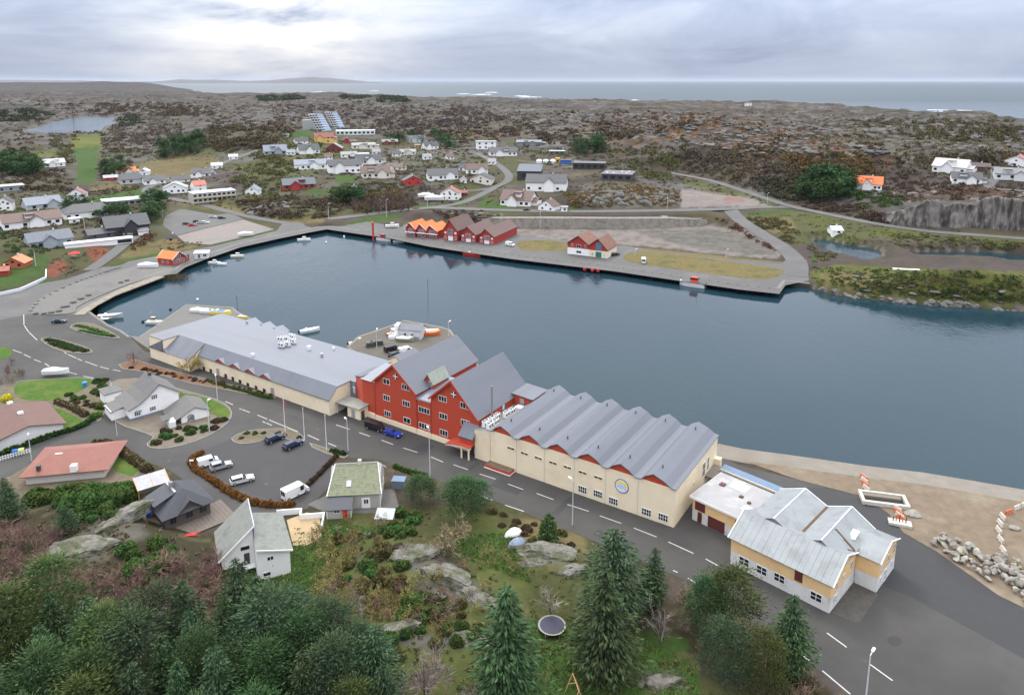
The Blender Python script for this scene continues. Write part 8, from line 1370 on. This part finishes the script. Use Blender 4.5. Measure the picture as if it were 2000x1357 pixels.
for i, (poly, n, r0, r1, c) in enumerate([
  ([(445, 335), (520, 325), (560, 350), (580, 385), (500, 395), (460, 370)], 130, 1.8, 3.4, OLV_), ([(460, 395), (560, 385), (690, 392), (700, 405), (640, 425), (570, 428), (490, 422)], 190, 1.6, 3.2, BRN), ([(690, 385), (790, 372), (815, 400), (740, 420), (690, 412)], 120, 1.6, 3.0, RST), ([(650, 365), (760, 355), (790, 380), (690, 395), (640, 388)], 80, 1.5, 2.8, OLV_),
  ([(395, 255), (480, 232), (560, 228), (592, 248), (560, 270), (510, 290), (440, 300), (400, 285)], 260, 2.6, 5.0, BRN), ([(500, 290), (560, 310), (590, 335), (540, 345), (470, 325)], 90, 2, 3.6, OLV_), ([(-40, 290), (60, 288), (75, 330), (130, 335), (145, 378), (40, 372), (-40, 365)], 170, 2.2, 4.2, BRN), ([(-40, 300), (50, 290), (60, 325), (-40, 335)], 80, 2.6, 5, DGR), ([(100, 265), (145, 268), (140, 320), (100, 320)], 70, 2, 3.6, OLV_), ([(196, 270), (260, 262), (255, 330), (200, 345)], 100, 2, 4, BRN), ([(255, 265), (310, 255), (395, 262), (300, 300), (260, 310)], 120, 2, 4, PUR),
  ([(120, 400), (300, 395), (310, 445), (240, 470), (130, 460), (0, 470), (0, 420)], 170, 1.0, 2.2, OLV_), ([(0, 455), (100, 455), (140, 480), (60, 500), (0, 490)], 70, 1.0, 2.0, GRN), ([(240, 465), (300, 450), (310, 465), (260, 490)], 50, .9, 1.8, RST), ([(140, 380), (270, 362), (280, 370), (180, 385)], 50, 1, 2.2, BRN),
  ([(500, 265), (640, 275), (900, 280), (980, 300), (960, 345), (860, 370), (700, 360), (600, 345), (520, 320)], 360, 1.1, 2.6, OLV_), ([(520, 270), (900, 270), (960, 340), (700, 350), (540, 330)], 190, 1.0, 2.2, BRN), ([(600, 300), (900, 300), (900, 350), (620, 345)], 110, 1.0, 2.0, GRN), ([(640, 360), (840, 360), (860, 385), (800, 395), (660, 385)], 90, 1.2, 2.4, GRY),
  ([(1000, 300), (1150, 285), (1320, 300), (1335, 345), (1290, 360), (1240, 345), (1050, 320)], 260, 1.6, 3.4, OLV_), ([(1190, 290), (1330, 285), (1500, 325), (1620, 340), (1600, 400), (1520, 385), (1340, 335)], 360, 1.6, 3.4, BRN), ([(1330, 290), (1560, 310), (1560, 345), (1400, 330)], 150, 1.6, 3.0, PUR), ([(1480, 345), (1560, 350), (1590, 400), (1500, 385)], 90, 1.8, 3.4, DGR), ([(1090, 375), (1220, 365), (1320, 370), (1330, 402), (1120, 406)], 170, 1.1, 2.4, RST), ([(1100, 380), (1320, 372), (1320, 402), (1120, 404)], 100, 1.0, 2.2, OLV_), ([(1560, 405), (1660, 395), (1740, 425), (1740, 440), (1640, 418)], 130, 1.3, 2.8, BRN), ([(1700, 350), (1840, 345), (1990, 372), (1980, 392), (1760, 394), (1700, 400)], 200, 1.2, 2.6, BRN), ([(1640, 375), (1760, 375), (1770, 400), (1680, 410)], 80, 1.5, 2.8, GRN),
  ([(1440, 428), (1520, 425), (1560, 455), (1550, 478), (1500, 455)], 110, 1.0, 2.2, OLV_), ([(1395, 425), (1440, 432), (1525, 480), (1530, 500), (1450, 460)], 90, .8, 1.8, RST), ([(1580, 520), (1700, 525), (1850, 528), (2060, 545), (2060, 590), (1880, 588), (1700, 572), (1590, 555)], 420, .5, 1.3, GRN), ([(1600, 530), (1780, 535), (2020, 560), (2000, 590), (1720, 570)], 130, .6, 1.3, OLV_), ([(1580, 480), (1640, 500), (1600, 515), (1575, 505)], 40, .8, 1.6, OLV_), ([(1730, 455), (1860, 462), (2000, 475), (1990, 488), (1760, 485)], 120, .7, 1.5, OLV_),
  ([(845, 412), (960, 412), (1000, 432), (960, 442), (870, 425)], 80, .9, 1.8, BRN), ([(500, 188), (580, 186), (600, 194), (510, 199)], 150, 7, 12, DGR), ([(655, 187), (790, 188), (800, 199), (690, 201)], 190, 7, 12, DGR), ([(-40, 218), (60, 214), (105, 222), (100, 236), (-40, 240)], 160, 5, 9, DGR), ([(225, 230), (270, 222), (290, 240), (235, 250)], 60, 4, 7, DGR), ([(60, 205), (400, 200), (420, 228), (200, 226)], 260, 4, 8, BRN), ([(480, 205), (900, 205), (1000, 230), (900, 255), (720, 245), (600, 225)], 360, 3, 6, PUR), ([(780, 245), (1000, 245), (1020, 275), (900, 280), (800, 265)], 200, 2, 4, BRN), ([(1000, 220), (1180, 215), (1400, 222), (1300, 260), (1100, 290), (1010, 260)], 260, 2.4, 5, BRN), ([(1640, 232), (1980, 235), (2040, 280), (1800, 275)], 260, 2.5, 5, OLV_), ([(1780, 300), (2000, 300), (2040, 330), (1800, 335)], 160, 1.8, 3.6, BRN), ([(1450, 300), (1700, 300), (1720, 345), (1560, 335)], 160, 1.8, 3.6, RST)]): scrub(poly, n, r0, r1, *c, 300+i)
# heath: low tufts nobody could count, over moor and hill gardens
for i, (poly, n, r0, r1, c) in enumerate([([(-60, 290), (500, 250), (980, 270), (1000, 400), (640, 425), (320, 400), (-60, 470)], 1500, .7, 1.7, OLV_), ([(-60, 290), (500, 250), (980, 270), (1000, 400), (640, 425), (320, 400), (-60, 470)], 1300, .7, 1.6, BRN), ([(-60, 180), (500, 188), (1000, 200), (1000, 270), (500, 255), (-60, 290)], 1300, 2.2, 5.5, PUR), ([(-60, 190), (500, 190), (1000, 205), (1000, 270), (500, 255), (-60, 290)], 900, 2.2, 5.0, OLV_), ([(1000, 205), (2040, 225), (2040, 340), (1560, 345), (1300, 300), (1000, 300)], 1500, 1.2, 3.4, BRN), ([(1000, 215), (2040, 232), (2040, 340), (1560, 345), (1300, 300), (1000, 300)], 1000, 1.0, 3.0, OLV_), ([(1050, 290), (1350, 300), (1600, 345), (2040, 350), (2040, 395), (1740, 395), (1540, 400), (1100, 402)], 1200, .6, 1.6, BRN), ([(1440, 415), (1640, 420), (2040, 470), (2040, 490), (1740, 480), (1560, 480)], 500, .5, 1.1, OLV_), ([(1590, 525), (2050, 540), (2050, 595), (1700, 580)], 500, .4, 1.0, OLV_)]): scrub(poly, n, r0, r1, *c, 420+i, .6, 12, .55, 'heath')
rkm = mat('garden_rock', (.165, .155, .135), .95, .4, 1.2, bump=1.0, bscale=2.5, col2=(.075, .08, .045), c2scale=.45, c2lo=.42, c2hi=.58)
# bare rock domes breaking through the moor
RB = rockmesh(77, rkm, .5, 2); rv = np.empty(len(RB.vertices)*3, np.float32); RB.vertices.foreach_get('co', rv); rv = rv.reshape(-1, 3); rf = np.array([list(p.vertices) for p in RB.polygons]); rs = np.random.RandomState(44); V, K, Fq = [], [], []; o_ = 0
for poly, n, r0, r1, gr in [([(1130, 225), (1400, 215), (1720, 225), (1770, 285), (1700, 305), (1500, 300), (1250, 270)], 900, 1.6, 6.0, .115), ([(1000, 205), (1300, 208), (1250, 260), (1010, 265)], 220, 2.4, 7, .115), ([(200, 265), (330, 235), (520, 215), (600, 225), (560, 250), (400, 262), (260, 290)], 200, 2, 5.5, .12), ([(-40, 185), (420, 182), (900, 200), (900, 235), (500, 235), (60, 215)], 330, 4, 11, .105), ([(1760, 235), (2040, 240), (2040, 300), (1800, 290)], 260, 1.6, 5.5, .12), ([(1110, 372), (1300, 368), (1320, 398), (1120, 402)], 46, 1.5, 4, .14), ([(1740, 372), (2040, 375), (2040, 396), (1760, 396)], 60, 1.5, 4, .13), ([(1590, 535), (2040, 550), (2040, 596), (1720, 582)], 34, .8, 2.4, .12), ([(850, 410), (980, 415), (990, 432), (870, 425)], 24, 1.2, 3, .14), ([(470, 395), (560, 390), (545, 422), (490, 418)], 24, 1.5, 3.5, .14)]:
    c_ = 0
    while c_ < n:
        u, v = rs.uniform(min(p[0] for p in poly), max(p[0] for p in poly)), rs.uniform(min(p[1] for p in poly), max(p[1] for p in poly))
        if not inside([u], [v], poly)[0]: continue
        c_ += 1; x, y, z = hit(u, v)
        if z < .6: continue
        s_ = rs.uniform(r0, r1)*rs.uniform(.5, 1); th = rs.normal()*.8-.3; q = rv*np.array([s_*rs.uniform(.9, 1.7), s_*rs.uniform(.7, 1.2), s_*rs.uniform(.3, .75)]); V.append(np.stack([q[:, 0]*math.cos(th)-q[:, 1]*math.sin(th)+x, q[:, 0]*math.sin(th)+q[:, 1]*math.cos(th)+y, q[:, 2]+z-s_*.14], 1)); K.append(np.tile(np.array([1, .97, .94])*gr*rs.uniform(.7, 1.25), (len(rv), 1))); Fq.append(rf+o_); o_ += len(rv)
tag(link('rock_outcrops', np_mesh('rock_outcrops', np.concatenate(V), np.concatenate(Fq), mat('moor_rock', (.1, .1, .1), .95, .4, .35, attr='Col', bump=.8, bscale=.6, spec=.1), np.concatenate(K))), kind='stuff')
for i, (poly, n) in enumerate((([(95, 510), (165, 480), (225, 492), (190, 530), (130, 540)], 60), ([(300, 480), (395, 470), (400, 480), (320, 490)], 26), ([(1590, 1330), (1500, 1290), (1430, 1330), (1600, 1420)], 120))): scrub(poly, n, .5, 1.1, *BRN, 380+i)
scrub([(440, 1040), (640, 1020), (860, 1000), (1150, 1060), (1260, 1200), (1380, 1340), (1500, 1420), (780, 1420), (640, 1220), (470, 1160)], 900, .18, .5, *OLV_, 391, .8, 14, .7, 'undergrowth'); scrub([(-60, 1000), (280, 990), (430, 1090), (440, 1200), (100, 1260), (-60, 1260)], 800, .2, .55, *BRN, 392, .8, 14, .7, 'undergrowth')
# grass blades standing on the near lawns
def grass(poly, n, seed, lo, hi, h=.35):
    rs = np.random.RandomState(seed); u = rs.uniform(min(p[0] for p in poly), max(p[0] for p in poly), n*3); v = rs.uniform(min(p[1] for p in poly), max(p[1] for p in poly), n*3); m = np.where(inside(u, v, poly))[0][:n]; P = np.array([hit(u[i], v[i]) for i in m]); k = rs.rand(len(P), 1)
    tag(link('grass', np_mesh('grass', *cards(P+np.array([0, 0, h*.3]), np.array([0, 0, 1])+rs.normal(size=(len(P), 3))*.5, np.full(len(P), h), np.full(len(P), h*.5), rs), LEAF, np.repeat(np.array(lo)*(1-k)+np.array(hi)*k, 4, 0))), kind='stuff')
grass([(960, 1230), (1060, 1205), (1260, 1250), (1360, 1290), (1370, 1400), (1040, 1400)], 5000, 1, (.05, .10, .02), (.10, .15, .04)); scatter([(560, 1150), (640, 1150), (660, 1230), (560, 1240)], 10, 2.2, bsh(SHO+SHG, 'olive green shrub between the split-roofed house and the wood', 'shrubs between house and wood', 1.2, 2.2), 23)
scatter([(640, 1010), (760, 1020), (900, 1070), (980, 1180), (860, 1280), (640, 1200)], 40, 2.6, bare(BOC+BPU+BGY, 'leafless garden bush on the slope in the middle foreground', 'leafless bushes of the middle foreground', 1.8, 3.6), 24)
grass([(500, 1100), (640, 1018), (735, 1032), (640, 1085), (610, 1160), (470, 1150)], 3500, 2, (.05, .11, .02), (.09, .15, .035)); grass([(875, 1045), (1000, 1040), (1040, 1140), (890, 1085)], 2500, 3, (.05, .10, .02), (.11, .14, .04)); grass([(690, 1130), (800, 1140), (830, 1210), (700, 1215)], 2000, 4, (.10, .10, .03), (.17, .15, .05))
# garden rocks
RG = [rockmesh(40+i, rkm, .45, 4) for i in range(3)]
for i, (u, v, sx, sy, r, lb) in enumerate(((815, 1085, 4.5, 2.6, .2, 'smooth grey rock at the top of the garden slope'), (868, 1125, 5.2, 3.0, -.7, 'long fissured rock in the middle of the garden slope'), (925, 1165, 4.2, 1.8, -.6, 'jagged rock at the right end of the garden slope'), (160, 1075, 6.0, 3.6, .2, 'big rounded grey rock above the purple thicket'), (235, 1015, 6.5, 3.2, .9, 'broad grey rock face left of the black house'), (1065, 1078, 5.5, 2.4, -.1, 'low flat rock of the rock garden by the street'), (1120, 1115, 3.0, 1.6, .3, 'pale rock slab beside the broad dark spruce'), (770, 1235, 4.0, 2.0, .3, 'mossy rock left of the lower shrubs'), (915, 1250, 3.2, 1.6, -.2, 'grey rock ledge above the violet thicket tree'), (1295, 1332, 2.6, 1.4, .1, 'flat boulder on the lawn at the bottom'), (1253, 1338, .9, .7, .5, 'small boulder left of the flat lawn boulder'), (1040, 1100, 2.6, 1.2, .2, 'small rock below the low flat rock by the street'))):
    x, y, z = hit(u, v); o = link('rock', RG[i % 3]); o.location = (x, y, z+.1); o.scale = (sx, sy, min(sx, sy)*1.1); o.rotation_euler = (0, 0, r); tag(o, lb, 'rock')
# cliffs and rock faces across the water
CK = [rockmesh(60+i, mat('cliff_rock', (.12, .112, .104), .95, .4, .25, bump=1.0, bscale=.8, col2=(.05, .046, .043), c2scale=.08, stretch=(1, 1, .35)), 1.0) for i in range(4)]
rs = np.random.RandomState(12)
us = np.linspace(1722, 2085, 190); nk = 16; CV = np.zeros((nk, 190, 3))
for q, u in enumerate(us):
    x, y, z = hit(u, np.interp(u, [1722, 1760, 1850, 2000, 2085], [436, 444, 447, 453, 458])); hh = np.interp(u, [1722, 1750, 1800, 1900, 2000, 2085], [4, 9, 13, 15, 16, 16])*(.85+.3*vn(np.array([u/19.]), np.array([3.]), 5)[0]); dx, dy = x/math.hypot(x, y), y/math.hypot(x, y)
    for k in range(nk):
        t_ = k/(nk-2); st = 2.6*fbm(np.array([u/7.]), np.array([t_*1.4]), 90, 4)[0]+2.2*fbm(np.array([u/24.]), np.array([t_*2]), 91, 3)[0]+.9*vn(np.array([u/3.]), np.array([t_*6]), 92)[0]; bk = -1+st+t_*3.2 if k < nk-1 else 14; CV[k, q] = (x+dx*bk, y+dy*bk, z-.6+hh*min(t_, 1.04)+(.8*vn(np.array([u/5.]), np.array([7.]), 93)[0] if t_ > .9 else 0)-(1.5 if k == nk-1 else 0))
gi = np.arange(nk*190).reshape(nk, 190); cm_ = mat('cliff_face', (.165, .152, .138), .95, .6, .5, bump=1.0, bscale=1.2, col2=(.04, .037, .034), c2scale=.3, c2lo=.42, c2hi=.6, stretch=(1, 1, .22))
tag(link('cliff', np_mesh('cliff', CV.reshape(-1, 3), np.stack([gi[:-1, :-1], gi[:-1, 1:], gi[1:, 1:], gi[1:, :-1]], -1).reshape(-1, 4), cm_)), kind='structure')
for i in range(34):
    u, v = rs.uniform(1160, 1320), rs.uniform(380, 402); x, y, z = hit(u, v); s = rs.uniform(1.6, 3.6); o = link('cliff_rock', CK[i % 4]); o.location = (x, y+1, z); o.scale = (s*1.3, s*.8, s); o.rotation_euler = (0, 0, rs.rand()*6); tag(o, 'grey rock outcrop in the cutting above the coast road', 'cliff rock', 'outcrops of the rock cutting')
for i in range(16):
    u, v = rs.uniform(480, 560), rs.uniform(398, 420); x, y, z = hit(u, v); s = rs.uniform(2, 4); o = link('rock', CK[i % 4]); o.location = (x, y+1, z-.5); o.scale = (s*1.4, s, s*.7); tag(o, 'grey rock on the scrubby knoll above the road junction', 'rock', 'rocks on the junction knoll')
for i in range(60):
    u = rs.uniform(1585, 2030); v = np.interp(u, [1580, 1640, 1705, 1800, 1900, 2000, 2060], [563, 578, 586, 596, 601, 609, 612])-rs.uniform(1, 9); x, y, z = hit(u, v); s = rs.uniform(.6, 1.7); o = link('shore_rock', CK[i % 4]); o.location = (x, y+.5, z-.2); o.scale = (s*1.4, s, s*.8); o.rotation_euler = (0, 0, rs.rand()*6); tag(o, 'pale shore rock at the waterline of the green islet', 'rock', 'shore rocks of the islet')
